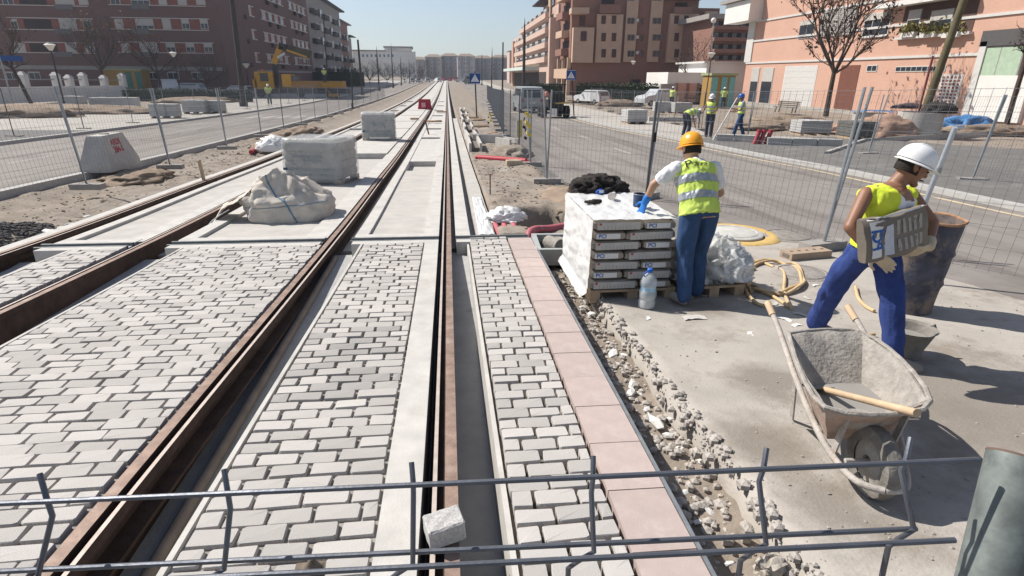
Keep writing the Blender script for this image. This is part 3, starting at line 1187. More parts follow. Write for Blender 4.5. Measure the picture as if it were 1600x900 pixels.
b = MB().loft([((0, .05 - .1 * i / 4, .04), (.028 + .012 * i / 4, 0, 0), (0, 0, .034 + .006 * i / 4)) for i in range(5)], 14)
b.build('cup_wall', M('cup_white', (.66, .58, .52), .5, .1), t, smooth=True)
MB().tube([(.04 * math.cos(a), -.05, .04 + .04 * math.sin(a)) for a in [i * .393 for i in range(17)]], .003, 5, False).build('rim', PAPERW, t)
p = tp(930, 317)
t = empty('work_glove', p, R(8), 'black work glove lying flat near the front edge of the cement bags', 'glove')
b = MB()
b.cap((-.02, 0, .014), (.05, 0, .014), .026, .022, 10)
b.build('palm', BLACK, t, smooth=True)
for k in range(4):
    MB().cap((-.03, -.03 + .02 * k, .012), (-.095 - .01 * (k in (1, 2)), -.04 + .025 * k, .012), .011, .009, 8).build('finger', BLACK, t, smooth=True)
MB().cap((0, .025, .012), (-.04, .055, .012), .012, .01, 8).build('thumb', BLACK, t, smooth=True)
p = tp(999, 322)
t = empty('paint_tin', p, 0, 'dark blue open tin standing on the right front corner of the cement bags', 'tin')
b = MB().lathe((0, 0, 0), [(.062, 0), (.065, .12), (.061, .12), (.058, .02)], 24)
b.build('can', M('tin_blue', (.045, .075, .14), .45, .4, 16, .2, 60, metal=.3, dist=((.30, .36, .45), 9, .58)), t, smooth=True)
MB().tube([(.065 * math.cos(a), .065 * math.sin(a), .12) for a in [i * .2618 for i in range(25)]], .003, 6, False).build('rim', STEEL, t)

# second pallet with torn, film-covered bags behind the worker
pallet('low wooden pallet behind the worker in the orange helmet', (2.46, 5.15, gz(5.1) + SG), .62, .62, R(4))
for k, (dx, dy, dz_) in enumerate(((-.15, .1, 0), (.14, .12, 0), (-.14, .1, .1), (.13, .1, .095), (-.1, .12, .2))):
    t = mobj('cement_bag', BM[list(BM)[k % len(BM)]], None, (2.46 + dx, 5.15 + dy, gz(5.1) + SG + .175 + dz_), (0, 0, R(90 + 7 * k)))
    tag(t, 'dark cement bag, %s from the bottom on the low pallet behind the worker' % ORD[k], 'cement bag', 'cement bags on the low pallet')
heap('plastic_sheet', 'crumpled clear plastic sheet over the low pallet behind the worker', 'plastic sheet', (2.52, 5.2, gz(5.2) + .05), (.30, .24, .25), PLAST, 5, .7, 5, 7)
heap('plastic_sheet', 'torn white plastic bundle right of the orange-helmeted worker', 'plastic sheet', (2.72, 5.05, gz(5.1) + .06), (.16, .16, .20), WRAPW, 11, .5, 4, 4)

# water jug
p = G(1010, 480, SG)
t = empty('water_jug', p, R(15), 'large clear plastic water jug with blue cap before the pallet', 'jug')
jp = [(.055, 0), (.075, .01), (.078, .07), (.070, .085), (.078, .10), (.078, .16), (.066, .175), (.066, .20), (.076, .215), (.074, .26), (.05, .305), (.022, .325), (.02, .34)]
JUG = M('jug_plastic', (.72, .76, .78), .12, .04, 9, .3, 25, spec=.7, alpha=.42)
MB().lathe((0, 0, 0), jp, 24).build('bottle', JUG, t, smooth=True)
MB().lathe((0, 0, 0), [(.065, .012), (.068, .07), (.062, .085), (.066, .12)], 20).build('water', M('cloudy_water', (.50, .50, .47), .3, .1, 9), t, smooth=True)
MB().lathe((0, 0, .335), [(.024, 0), (.025, .03), (.02, .035)], 16).build('cap', M('cap_blue', (.02, .13, .55), .4, .05), t, smooth=True)
MB().lathe((0, 0, .165), [(.068, 0), (.068, .045)], 20, False).build('label_band', M('label_blue', (.35, .55, .72), .5, .2, 20), t, smooth=True)
MB().tube([(-.05, 0, .30), (-.062, 0, .325), (-.03, 0, .345)], .006, 6).build('handle', M('cap_blue', (.02, .13, .55)), t, smooth=True)

# hose
HOSE = M('yellow_hose', (.56, .41, .23), .55, .12, 8, .1, 60, dist=((.42, .33, .22), 4, .58))
def cr(P, n=8):
    out = []
    for i in range(len(P) - 1):
        a, b_, c, d = P[max(i - 1, 0)], P[i], P[i + 1], P[min(i + 2, len(P) - 1)]
        for k in range(n):
            s = k / n
            out.append(.5 * ((2 * b_) + (c - a) * s + (2 * a - 5 * b_ + 4 * c - d) * s * s + (3 * b_ - a - 3 * c + d) * s ** 3))
    out.append(P[-1])
    return out


cz = lambda x, y: (1040 + x / 4.5, 340 + y / 4.5)
path = [(390, 140), (470, 180), (535, 235), (548, 275), (505, 325), (500, 370), (540, 450), (580, 540), (640, 600), (690, 618)]
q = []
for i, a in enumerate(path):
    q.append(cz(*a))
loop = []
for i in range(34):
    a = i / 34 * 2 * math.pi * 2.35 + 2.3
    k = 1 - .18 * (i / 34)
    loop.append(cz(760 + 232 * k * math.cos(a) + 18 * math.sin(i * 1.3), 425 + 118 * k * math.sin(a) + 10 * math.cos(i * 2.1)))
def onG(L, lift=.018):
    return [G(a, b_, SG + lift) + Vector((0, 0, (.012 * (i % 3)) if len(L) > 20 else 0)) for i, a_ in enumerate(L) for a, b_ in [a_]]
t = empty('hose', G(1210, 435, SG), 0, 'coiled tan yellow hose on the ground between the two workers', 'hose')
for nm, L in (('coil', loop), ('strand', q), ('strand', [cz(*a) for a in ((770, 350), (825, 375), (838, 430), (832, 500), (850, 570), (885, 640))]), ('strand', [cz(*a) for a in ((470, 300), (560, 300), (650, 305), (760, 345))]),
              ('strand', [cz(*a) for a in ((640, 505), (720, 535), (800, 580), (870, 630))]), ('strand', [(1337, 448), (1341, 465), (1352, 478), (1366, 486)]), ('strand', [(1288, 514), (1312, 523), (1340, 526), (1366, 522)])):
    pts = [p - t.location for p in cr(onG(L), 6)]
    MB().tube(pts, .0155, 8).build(nm, HOSE, t, smooth=True)

# manhole, sand ring, covers, brick
SAND = M('yellow_sand', (.55, .38, .14), .97, .15, 12, .6, 60)
c = G(1145, 372, SG)
b = MB()
b.lathe((0, 0, 0), [(.62, .002), (.6, .03), (.50, .045), (.40, .03)], 36, False)
for i, v in enumerate(b.v):
    b.v[i] = (v[0] * (1 + .06 * fbm(v[0], v[1], 0, 3)), v[1] * (1 + .06 * fbm(v[0], v[1], 5, 3)), v[2])
tag(b.build('sand_ring', SAND, None, smooth='all', loc=c + Vector((.1, .15, -.01))), 'ring of yellow sand around the pale manhole cover', 'sand', kind='stuff')
def cover(label, c, r, mat, lift=.05):
    t = empty('manhole_cover', c, 0, label, 'manhole', 'manhole covers beside the road')
    MB().lathe((0, 0, 0), [(r, 0), (r, lift), (r * .96, lift + .01), (.001, lift + .012)], 32).build('lid', mat, t, smooth=True)
    MB().lathe((0, 0, lift + .0125), [(r * .82, 0), (r * .80, .006), (r * .78, 0)], 32, False).build('ring_ridge', mat, t)
    return t
cover('pale cement-smeared manhole cover within the yellow sand', c + Vector((.05, .12, 0)), .40, M('pale_cover', (.48, .47, .44), .9, .15, 9, .5, 60))
cover('dark round manhole cover at the road edge behind the brick', G(1230, 370, SG), .36, M('cover_iron', (.27, .245, .22), .9, .2, 14, .9, 70), .015)
cover('dusty round manhole cover partly under the hose coil', G(1252, 428, SG), .30, M('cover_dusty', (.30, .275, .25), .92, .2, 12, .9, 70), .012)
p = G(1258, 402, SG)
BRK = M('tan_brick', (.36, .275, .205), .9, .1, 10, .3, 80)
t = empty('hollow_brick', p, R(10), 'tan hollow fence foot brick on the ground by the fence post', 'brick')
MB().box((0, 0, .045), (.58, .2, .09)).build('body', BRK, t)
for k in range(5):
    MB().lathe((-.22 + .11 * k, 0, .0905), [(.02, 0), (.02, .004), (.001, .004)], 12).build('hole', BEDDARK, t)
MB().box((-.291, 0, .045), (.004, .11, .045)).build('side_opening', BEDDARK, t)

# drum
p = G(1438, 492, SG) + Vector((.0, .17, 0))
t = empty('drum', p, 0, 'battered tapered dark blue metal drum with rusty rim behind the worker', 'drum')
prof = []
for i in range(25):
    z = .82 * i / 24
    r = .19 + .065 * i / 24
    if i in (8, 16):
        r += .012
    prof.append((r, z))
prof += [(.257, .827), (.245, .822), (.18, .1)]
DRM = M('drum_paint', (.055, .06, .085), .6, .5, 5, .4, 30, metal=.1, dist=((.20, .155, .125), 3.2, .47))
b = MB().lathe((0, 0, 0), prof, 36)
for i, v in enumerate(b.v):
    k = 1 + .035 * fbm(v[0] * 1, v[1], v[2], 3.2)
    b.v[i] = (v[0] * k, v[1] * k, v[2])
b.build('barrel', DRM, t, smooth=True)
RIMR = M('rim_orange_rust', (.34, .19, .11), .9, .3, 20, .5, 60)
MB().tube([(.259 * math.cos(a), .259 * math.sin(a), .828 + .006 * math.sin(5 * a)) for a in [i * .1745 for i in range(37)]], .012, 7, False).build('rim', RIMR, t, smooth=True)
MB().bar((.255, -.03, .83), (.272, -.03, .74), .03, .012).build('rim_flap', RIMR, t)
MB().lathe((0, 0, .70), [(.001, 0), (.235, 0)], 28, False).build('contents', CEMENT, t)

# bucket
p = G(1418, 562, SG) + Vector((.03, .08, 0))
t = empty('bucket', p, 0, 'grey rubber bucket of cement behind the striding worker\'s foot', 'bucket')
RUB = M('rubber_grey', (.22, .205, .185), .9, .2, 12, .5, 50)
MB().lathe((0, 0, 0), [(.10, 0), (.115, .08), (.16, .215), (.172, .222), (.15, .21), (.1, .06)], 28).build('shell', RUB, t, smooth=True)
MB().lathe((0, 0, .15), [(.001, 0), (.135, 0)], 24, False).build('cement', CEMWET, t)
MB().tube([(.165, 0, .215), (.195, .01, .225), (.20, 0, .20), (.172, -.01, .18)], .012, 6).build('handle_lug', RUB, t, smooth=True)

# wheelbarrow
wg = gz(2.3) + SG
t = empty('wheelbarrow', (1.95, 2.3, wg), 0, 'cement-caked wheelbarrow with wet mortar in the right foreground', 'wheelbarrow')
O = Vector((1.95, 2.3, wg))
rim = [(1.93, 2.82), (2.14, 2.83), (2.37, 2.79), (2.37, 2.5), (2.17, 2.03), (1.92, 1.985), (1.63, 2.04), (1.74, 2.42)]
rim = [(1.93, 2.82, .36), (2.14, 2.84, .365), (2.37, 2.79, .36), (2.375, 2.48, .345), (2.17, 2.05, .36), (1.92, 1.99, .345), (1.65, 2.05, .36), (1.755, 2.42, .345)]
bot = [(2.00, 2.56, .10), (2.12, 2.57, .10), (2.26, 2.55, .10), (2.24, 2.40, .09), (2.12, 2.19, .085), (1.96, 2.17, .085), (1.81, 2.19, .085), (1.87, 2.40, .09)]
b = MB()
n = 8
def ringmix(k, off=0.):
    out = []
    for a, c in zip(rim, bot):
        v = Vector(a).lerp(Vector(c), k)
        if off:
            ctr = Vector((2.03, 2.4, v.z))
            v = v + (ctr - v).normalized() * off
        out.append(v - O)
    return out
def dens(rg):
    out = []
    for i in range(len(rg)):
        a, c = rg[i], rg[(i + 1) % len(rg)]
        for k in range(4):
            out.append(a.lerp(c, k / 4))
    return out
lay = [ringmix(1.02), ringmix(.75), ringmix(.5), ringmix(.25), ringmix(0), ringmix(0, .018), ringmix(.25, .02), ringmix(.5, .02), ringmix(.75, .02), ringmix(1.0, .02)]
lay = [dens(x) for x in lay]
n = len(lay[0])
vs = []
for li, L in enumerate(lay):
    for v in L:
        k = .010 * fbm(v.x, v.y, v.z + (7 if li > 4 else 0), 11)
        vs.append(v + Vector((k, k, k * .6)))
fs = [(i * n + j, i * n + (j + 1) % n, (i + 1) * n + (j + 1) % n, (i + 1) * n + j) for i in range(len(lay) - 1) for j in range(n)]
fs += [tuple(range(n - 1, -1, -1)), tuple((len(lay) - 1) * n + j for j in range(n))]
b.add(vs, fs)
b.m = [1 if i < 4 * n else 0 for i in range(len(b.f))]
b.build('tray', [CEMENT, CEMRUST], t, smooth=True)
RM = [p for p in ringmix(0, .004)]
MB().tube(cr([Vector(p) for p in RM] + [Vector(RM[0])], 3), .012, 7, False).build('rolled_rim', CEMENT, t, smooth=True)
b = MB()
ctr = [Vector(c) for c in bot]
mid = Vector((2.03, 2.38, .135))
pool = [mid + (Vector(c) - mid) * Vector((1.12, 1.12, 0)).x for c in bot]
b.add([Vector((p.x, p.y, .150)) - O for p in pool], [tuple(range(8))])
b.build('mortar', CEMWET, t)
GR = M('barrow_tube', (.40, .365, .33), .85, .2, 14, .5, 60, dist=((.33, .22, .16), 8, .58))
hl = [(1.985, 3.15, .40), (1.95, 2.95, .33), (1.85, 2.55, .20), (1.80, 2.25, .09), (1.79, 2.05, .04), (1.81, 1.93, .03), (1.88, 1.865, .035)]
hr_ = [(2.46, 3.05, .40), (2.45, 2.86, .31), (2.39, 2.55, .14), (2.23, 2.22, .05), (2.12, 2.05, .035), (2.04, 1.93, .03), (1.97, 1.865, .035), (1.88, 1.865, .035)]
for L in (hl, hr_):
    MB().tube([p - O for p in cr([Vector(p) for p in L], 5)], .0165, 9).build('frame_tube', GR, t, smooth=True)
for L in (hl, hr_):
    a, c = Vector(L[0]), Vector(L[1])
    MB().tube([a + (a - c) * .1 - O, a + (c - a) * .45 - O], .021, 9).build('grip', WOODL, t, smooth=True)
def lg(nm, a, c, w_=.032, h_=.01):
    MB().bar(Vector(a) - O, Vector(c) - O, w_, h_).build(nm, GR, t)
lg('leg', (1.86, 2.58, .20), (1.93, 2.64, wg + .005))
lg('leg', (2.37, 2.54, .14), (2.40, 2.57, wg + .005))
lg('leg_brace', (1.82, 2.30, .10), (1.95, 2.56, wg + .03))
lg('leg_brace', (2.26, 2.28, .06), (2.38, 2.5, wg + .03))
lg('front_strut', (1.80, 2.12, .04), (1.80, 2.08, .31))
lg('front_strut', (2.07, 2.10, .04), (2.09, 2.07, .31))
wc = Vector((1.93, 2.02, wg + .175))
aw = Vector((1, -.12, 0)).normalized()
nw = 28
def wring(r, off):
    f_ = aw.cross(Vector((0, 0, 1)))
    return [wc + aw * off + f_ * r * math.cos(2 * math.pi * i / nw) + Vector((0, 0, r * math.sin(2 * math.pi * i / nw))) - O for i in range(nw)]
b = MB()
R_ = [wring(.10, -.03), wring(.135, -.042), wring(.165, -.032), wring(.175, 0), wring(.165, .032), wring(.135, .042), wring(.10, .03)]
b.add([v for L in R_ for v in L], [(i * nw + j, i * nw + (j + 1) % nw, (i + 1) * nw + (j + 1) % nw, (i + 1) * nw + j) for i in range(6) for j in range(nw)])
wh = b.build('tyre', M('muddy_tyre', (.20, .185, .165), .95, .3, 14, .7, 50), t, smooth=True)
b = MB()
b.add([v for L in (wring(.102, -.024), wring(.03, -.03), wring(.03, .03), wring(.102, .024)) for v in L], [(i * nw + j, i * nw + (j + 1) % nw, (i + 1) * nw + (j + 1) % nw, (i + 1) * nw + j) for i in range(3) for j in range(nw)])
b.build('rim', CEMENT, t, smooth=True)
MB().tube([wc - aw * .13 - O, wc + aw * .13 - O], .012, 8).build('axle', GR, t, smooth=True)

sh0, sh1 = Vector((1.985, 2.50, .17)), Vector((1.965, 1.905, .405))
t = empty('shovel', sh0, 0, 'pale wooden tool handle lying across the wheelbarrow tray', 'shovel')
MB().tube([Vector((0, 0, 0)), (sh1 - sh0) * .5, sh1 - sh0], [.017, .017, .019], 10).build('handle', WOODL, t, smooth=True)
MB().box((-.01, .06, -.012), (.12, .14, .006), tilt=(R(-20), 0)).build('blade', CEMENT, t)

# scraps of paper on the yard
for i, (px, py, s) in enumerate(((1085, 498, .2), (1175, 523, .09), (1100, 462, .07), (1208, 475, .10), (1225, 500, .12), (1275, 447, .08), (1262, 466, .09), (1195, 455, .07), (1010, 498, .07), (1250, 493, .12), (1245, 510, .1))):
    p = G(px, py, SG)
    b = MB().grid([k / 6 for k in range(7)], [k / 3 for k in range(4)], lambda x, y: ((x - .5) * s, (y - .5) * s * .4 + .02 * math.sin(3 * x), .006 + .03 * s * 3 * abs(fbm(x + i, y, i, 2.5))))
    tag(b.build('paper_scrap', PAPERW if i % 3 else PAPERG, None, smooth='all', loc=p, rot=(0, 0, i * 1.3)), 'torn paper scrap lying on the yard near the hose', 'paper', 'paper scraps on the yard')

# ------------------------------------------------------------------ fences
FOOTC = M('foot_concrete', (.30, .28, .26), .95, .15, 8, .4, 60)
TUBE = M('fence_tube', (.34, .36, .38), .45, .15, 9, metal=.5, spec=.5)


def fence(label, a, c, group, h=1.95, lean=(0, 0), dx=.105, dzs=8, r=.0022, dz=-.1, tube=.019, foot=True):
    a, c = Vector(a), Vector(c)
    A = Vector((a.x, a.y, gz(a.y) + dz))
    C = Vector((c.x, c.y, gz(c.y) + dz))
    t = empty('fence_panel', A, 0, label, 'fence', group)
    up = Vector((lean[0], lean[1], h))
    C = C - A
    A = Vector((0, 0, 0))
    d = C - A
    L = d.length
    for P in (A, C):
        MB().tube([P, P + up], tube, 7).build('post', TUBE, t, smooth=True)
    b = MB()
    n = max(2, int(L / dx))
    for i in range(1, n):
        p = A + d * (i / n)
        b.tube([p + up * .06, p + up * .985], r, 3, caps=False)
    for j in range(dzs + 1):
        f = .07 + .91 * j / dzs
        nn = d.cross(up).normalized() * (.012 if j % 3 == 1 else 0)
        b.tube([A + up * f + nn, C + up * f + nn], r * 1.15, 3, caps=False)
    b.build('wire_mesh', WIRE, t, fix=False)
    if foot:
        pr = Vector((-d.y, d.x, 0)).normalized()
        MB().box((0, 0, .055), (.6, .2, .11), rz=math.atan2(pr.y, pr.x)).build('foot', FOOTC, t)
    return t


def fence_line(posts, lab, group, lean=None, **k):
    for i in range(len(posts) - 1):
        le = lean[i] if lean else (0, 0)
        fence(lab % ORD[i] if i < 20 else lab % ('%dth' % (i + 1)), posts[i], posts[i + 1], group, lean=le, **k)


fence_line([(6.35, 3.3), (4.68, 6.5), (3.68, 10.35), (2.12, 12.4), (2.2, 15.6), (2.28, 18.9), (2.33, 22.2), (2.4, 25.6), (2.6, 29), (2.8, 32.5), (3.0, 36), (3.2, 40), (3.4, 44), (3.6, 48), (3.9, 53), (4.2, 58), (4.6, 65), (5, 73), (5.4, 82)],
           'wire mesh fence panel between the tracks and the right road, %s from the camera', 'fence panels right of the tracks',
           lean=[(.25, .05), (.12, 0), (.05, 0), (-.12, 0)] + [(.0, 0)] * 20)
fence_line([(-7.4, 8.6), (-7.25, 12.3), (-7.1, 15.6), (-7.45, 20.6), (-7.8, 25.6), (-7.9, 29.5), (-8, 33.5), (-8.1, 37.5), (-8.2, 42), (-8.3, 47), (-8.4, 52), (-8.5, 57), (-8.6, 63), (-8.7, 70), (-8.8, 78), (-8.9, 87)],
           'wire mesh fence panel left of the tracks, %s from the camera', 'fence panels left of the tracks', lean=[(-.15, 0), (-.12, 0), (-.06, 0), (0, 0)] + [(.02, 0)] * 20)
fence_line([(10.9, 8.4), (11.8, 11.8), (13.6, 17.6), (13.0, 24.4), (12.9, 29), (13.3, 33.8), (12.7, 37.5), (13.2, 41.5), (13.6, 46), (14.2, 51), (14.8, 57), (15.5, 64)],
           'wire mesh fence panel beyond the right road, %s from the right edge', 'fence panels beyond the right road', lean=[(.2, 0), (.25, 0), (.1, 0)] + [(0, 0)] * 20, h=1.9)
fence_line([(-17.4, 20.5), (-17.3, 25.5), (-17.2, 30), (-17.2, 34.5), (-17.4, 39), (-17.4, 43.5), (-17.2, 48), (-17, 53), (-16.9, 59), (-16.8, 66), (-17, 74), (-17.4, 83), (-18, 93)],
           'wire mesh fence panel beyond the left road, %s from the left edge', 'fence panels beyond the left road', h=1.9)

# brace tube leaning behind the worker with the white helmet
p0, p1 = G(1436, 345, -.1), None
t = empty('brace_tube', (4.9, 5.15, gz(5.15) - .1), 0, 'bright galvanised tube leaning behind the worker with the white helmet', 'tube')
a = PYp(1440, 330, 5.15)
c = PYp(1492, 200, 5.1)
d = (c - a).normalized()
fo = a - d * ((a.z - (gz(5.15) - .1)) / d.z)
t.location = fo
BR = M('bright_tube', (.50, .53, .58), .35, .1, 9, metal=.6)
MB().tube([(0, 0, 0), c - fo], .024, 10).build('tube', BR, t, smooth=True)
MB().tube([c - fo, c - fo + Vector((.12, .05, .005))], .022, 10).build('bent_end', BR, t, smooth=True)
MB().tube([(c - fo) * .72, (c - fo) * .76], .031, 10).build('collar', STEEL, t, smooth=True)
p = Vector((5.0, 11.0, 0))
t = empty('support_post', (3.62, 10.2, gz(10.2) - .1), 0, 'dark steel post tied beside the fence behind the cement bags', 'post')
MB().tube([(0, 0, 0), (.04, 0, 1.75)], .026, 8).build('shaft', M('dark_post', (.12, .125, .13), .6, .2), t, smooth=True)
MB().box((.05, -.02, 1.15), (.06, .05, .16)).build('clamp', BLACK, t)

# warning tape on a fence post
YT = M('warning_tape', (.70, .55, .06), .5, .1, 9)
for i, (px, py, Y) in enumerate(((822, 188, 12.3), (824, 205, 12.3), (765, 185, 20.0))):
    p = PYp(px, py, Y)
    b = MB()
    for k in range(6):
        a = p + Vector((.05 * math.sin(k * 2.1), -.04, .14 - .055 * k))
        b.mat(k % 3 == 2).box(a - p, (.07, .01, .06), rz=k * .7, tilt=(.4, .6 * math.sin(k)))
    tag(b.build('warning_tape', [YT, BLACK], None, loc=p), ('yellow and black tape knotted high on the fence post left of the road', 'yellow and black tape end hanging low on the fence post left of the road', 'yellow tape tied to the fence near the pedestrian sign')[i], 'tape', 'warning tapes on the fence')


# ------------------------------------------------------------------ between the tracks: wrapped pallets, big bag, stake, barrier
TEAL = M('teal_print', (.03, .08, .11), .7, .2, 9)
WRG = M('grey_wrap', (.66, .68, .68), .25, .08, 5, .9, 14, spec=.8, alpha=.36)
INNER = M('inner_bags', (.27, .255, .235), .85, .25, 5, .5, 30, dist=((.40, .39, .37), 4, .55))


def wrapped(label, c, sx, sy, h, rz):
    t = empty('wrapped_pallet', c, rz, label, 'wrapped pallet', 'wrapped pallets between the tracks')
    n = 4
    for k in range(n):
        b = MB()
        z0, z1 = .12 + (h - .14) * k / n, .12 + (h - .14) * (k + 1) / n
        b.loft([((0, 0, z0 + .005), (sx * .47, 0, 0), (0, sy * .47, 0)), ((0, 0, z0 + .05), (sx * .485, 0, 0), (0, sy * .485, 0)), ((0, 0, z1 - .05), (sx * .485, 0, 0), (0, sy * .485, 0)), ((0, 0, z1 - .005), (sx * .47, 0, 0), (0, sy * .47, 0))], 28, p=7)
        b.build('bag_layer', INNER, t, smooth=True)
    for k, (zc, wd) in enumerate(((.66, .5), (.58, .3), (.36, .85), (.24, .66))):
        MB().box((-.05 * (-1) ** k, -sy * .487, h * zc), (sx * wd, .008, h * .06)).build('printed_band', TEAL, t)
    b = MB()
    rings = []
    N = 14
    for i in range(N + 1):
        z = .03 + (h + .02) * i / N
        k = 1.0 if i < N - 1 else (.99 if i == N - 1 else .96)
        rings.append(((0, 0, z), (sx * .505 * k, 0, 0), (0, sy * .505 * k, 0)))
    rings += [((0, 0, h + .06), (sx * .35, 0, 0), (0, sy * .35, 0)), ((0, 0, h + .05), (sx * .1, 0, 0), (0, sy * .1, 0))]
    b.loft(rings, 64, p=7)
    for i, v in enumerate(b.v):
        k = 1 + .035 * (abs(fbm(v[0], v[1], v[2] * .5, 5)) - .25) + .022 * fbm(v[0], v[1], v[2], 16)
        b.v[i] = (v[0] * k, v[1] * k, v[2] + .02 * fbm(v[0], v[1], 3, 5))
    b.build('plastic_wrap', WRG, t, smooth='all')
    for sxn in (-1, 1):
        for syn in (-1, 1):
            MB().box((sxn * (sx / 2 - .12), syn * (sy / 2 - .12), .055), (.16, .16, .10)).build('pallet_block', WOOD, t)
    return t


c = G(497, 282, -.045)
wrapped('large plastic-wrapped pallet of bags behind the big bag', (-2.72, 12.75, gz(12.75) - .045), 1.32, 1.05, .88, R(-14))
wrapped('smaller-looking plastic-wrapped pallet farther down between the tracks', (-2.62, 22.85, gz(22.85) + .03), 1.24, 1.05, .95, R(2))

# bulk bag
BAGW = M('woven_bag', (.54, .49, .43), .85, .08, 4, .5, 40, dist=((.47, .42, .36), 2.5, .58))
bc = Vector((-2.42, 8.95, gz(8.95) - .045))
t = empty('bulk_bag', bc, R(8), 'slumped off-white woven bulk bag with blue straps on the slab', 'bulk bag')
b = MB()
N = 26
rings = []
for i in range(N + 1):
    s = i / N
    z = .01 + .62 * s
    wx = .62 * (1 - .10 * (1 - min(1, s * 6)) ** 2) * (1 - .55 * sm(.45, 1.0, s))
    wy = .46 * (1 - .6 * sm(.4, 1.0, s))
    rings.append(((-.16 * sm(.3, 1, s), .05 * s, z), (wx, 0, 0), (0, wy, 0)))
b.loft(rings, 96, p=3.4)
lump = len(b.v)
for i, v in enumerate(b.v):
    x, y, z = v
    s = z / .63
    f1 = abs(fbm(x * 1.0 + 3, y, z * .6, 3.4, 5))
    f2 = abs(fbm(x + 8, y + 2, z * .7, 6.5, 3))
    rr_ = (.17 * (f1 - .2) + .075 * (f2 - .2)) * (.35 + .9 * s)
    q = Vector((x + .05, y, 0)).normalized()
    zz2 = z + (.16 * fbm(x + 1, y + 4, 0, 3.0, 3)) * sm(.35, .9, s)
    zz2 += .26 * math.exp(-((x + .18) ** 2 / .012 + (y - .02) ** 2 / .05)) * sm(.6, 1, s)
    b.v[i] = (x + q.x * rr_, y + q.y * rr_, max(.004, zz2))
bag = b.build('bag_body', BAGW, t, smooth='all')
bv = BVHTree.FromPolygons([Vector(v) for v in b.v], b.f)
# flap spilling to the left
def flapf(u, v):
    x = -.5 - .62 * u
    y = -.22 + .5 * v
    z = .42 * (1 - u) ** .8 + .10 * u * (1 - u) + .06 + .10 * fbm(x, y, 1, 3.2, 4) - .18 * abs(v - .5) * u
    return Vector((x, y, max(.006, z)))
b = MB().grid([i / 26 for i in range(27)], [i / 22 for i in range(23)], flapf)
b.build('open_flap', BAGW, t, smooth='all', fix=False)
STR = M('blue_strap', (.12, .22, .32), .8, .1, 20)
def drape(nm, p0, p1, wdt=.022, n=26):
    pts = []
    for i in range(n + 1):
        q = Vector(p0).lerp(Vector(p1), i / n)
        hit = bv.ray_cast(q + Vector((0, -1.5, .0)), Vector((0, 1, 0))) if nm == 'strap' else bv.ray_cast(q + Vector((0, 0, 2)), Vector((0, 0, -1)))
        if hit[0]:
            pts.append(hit[0] + (Vector((0, -.006, 0)) if nm == 'strap' else Vector((0, 0, .006))))
    if len(pts) > 2:
        MB().tube(pts, wdt / 2, 6).build('strap', STR, t, smooth=True)
drape('strap', (.1, 0, .02), (-.06, 0, .36))
drape('top', (-.06, -.42, 0), (-.5, .1, 0))
drape('strap', (-.62, 0, .22), (.6, 0, .30), .01)
MB().tube(cr([Vector(p) for p in ((-.85, -.2, .2), (-1.0, -.25, .12), (-1.12, -.3, .02), (-1.0, -.42, .012), (-.8, -.44, .012))], 5), .009, 6).build('lifting_loop', PAPERW, t, smooth=True)

p = G(318, 283, -.02)
t = empty('wooden_stake', p, 0, 'short wooden stake standing beside the outer left rail', 'stake')
MB().box((0, 0, .2), (.055, .05, .46), tilt=(0, R(-4))).build('stake', WOOD, t)
MB().lathe((0, 0, .425), [(.026, 0), (.02, .02), (.001, .03)], 6).build('tip', WOOD, t)

heap('plastic_bag', 'white plastic bag lying by the left fence beyond the stake', 'plastic bag', G(428, 234, -.12), (.42, .36, .34), WRAPW, 2, .5, 4, 4)
t = empty('red_hose', G(405, 238, -.16), 0, 'red flexible pipe lying on the soil behind the white plastic bag', 'pipe')
MB().tube([p - t.location for p in cr([G(a, b_, -.14) for a, b_ in ((392, 238), (410, 228), (440, 220), (470, 212))], 5)], .07, 8).build('pipe', M('red_pipe', (.42, .035, .05), .5, .1, 9), t, smooth=True)
heap('soil_mound', 'long low mound of brown soil left of the tracks', 'soil', (-6.6, 25.5, gz(25.5) - .25), (.75, 4.0, .38), SOIL, 4, .3, 5, 4)

# concrete traffic block on the kerb
bx = Vector((-8.2, 15.05, gz(15.05) + .0))
BLK = M('barrier_concrete', (.46, .44, .41), .9, .12, 5, .3, 60, dist=((.34, .31, .27), 2.4, .55))
t = empty('traffic_block', bx, R(3), 'tapered grey concrete barrier block with red stencilled writing on the left kerb', 'barrier')
b = MB()
hx, hy, h = .33, .78, .80
vs = []
for z, kx, ky in ((0, 1, 1), (.16, .98, .985), (.2, .93, .97), (h - .04, .52, .68), (h, .46, .65)):
    vs += [(-hx * kx, -hy * ky, z), (hx * kx, -hy * ky, z), (hx * kx, hy * ky, z), (-hx * kx, hy * ky, z)]
fs = [(3, 2, 1, 0), (16, 17, 18, 19)]
for i in range(4):
    for j in range(4):
        fs.append((i * 4 + j, i * 4 + (j + 1) % 4, (i + 1) * 4 + (j + 1) % 4, (i + 1) * 4 + j))
b.add(vs, fs).build('body', BLK, t)
STEN = M('red_stencil', (.40, .05, .08), .85, .3, 20)
sl = Vector((-(hx * .93 - hx * .52), 0, h - .24)).normalized()
for txt, z, s in (('ARDE', .62, .19), ('284-S', .45, .20)):
    xx = hx * (.93 - .41 * (z - .2) / (h - .24))
    lettering(txt, s, STEN, t, (xx + .004, -.02, z), (0, 1, 0), sl, bold=.006)
MB().box((0, 0, h + .012), (.16, .12, .025)).build('lifting_recess', BLK, t)
for i, y in enumerate((29.5, 56)):
    pass
o = heap('soil_patch', 'dark excavated soil at the foot of the concrete barrier block', 'soil', (-7.5, 14.6, gz(14.6) - .22), (.6, .9, .16), SOIL, 9, .35, 4, 4)

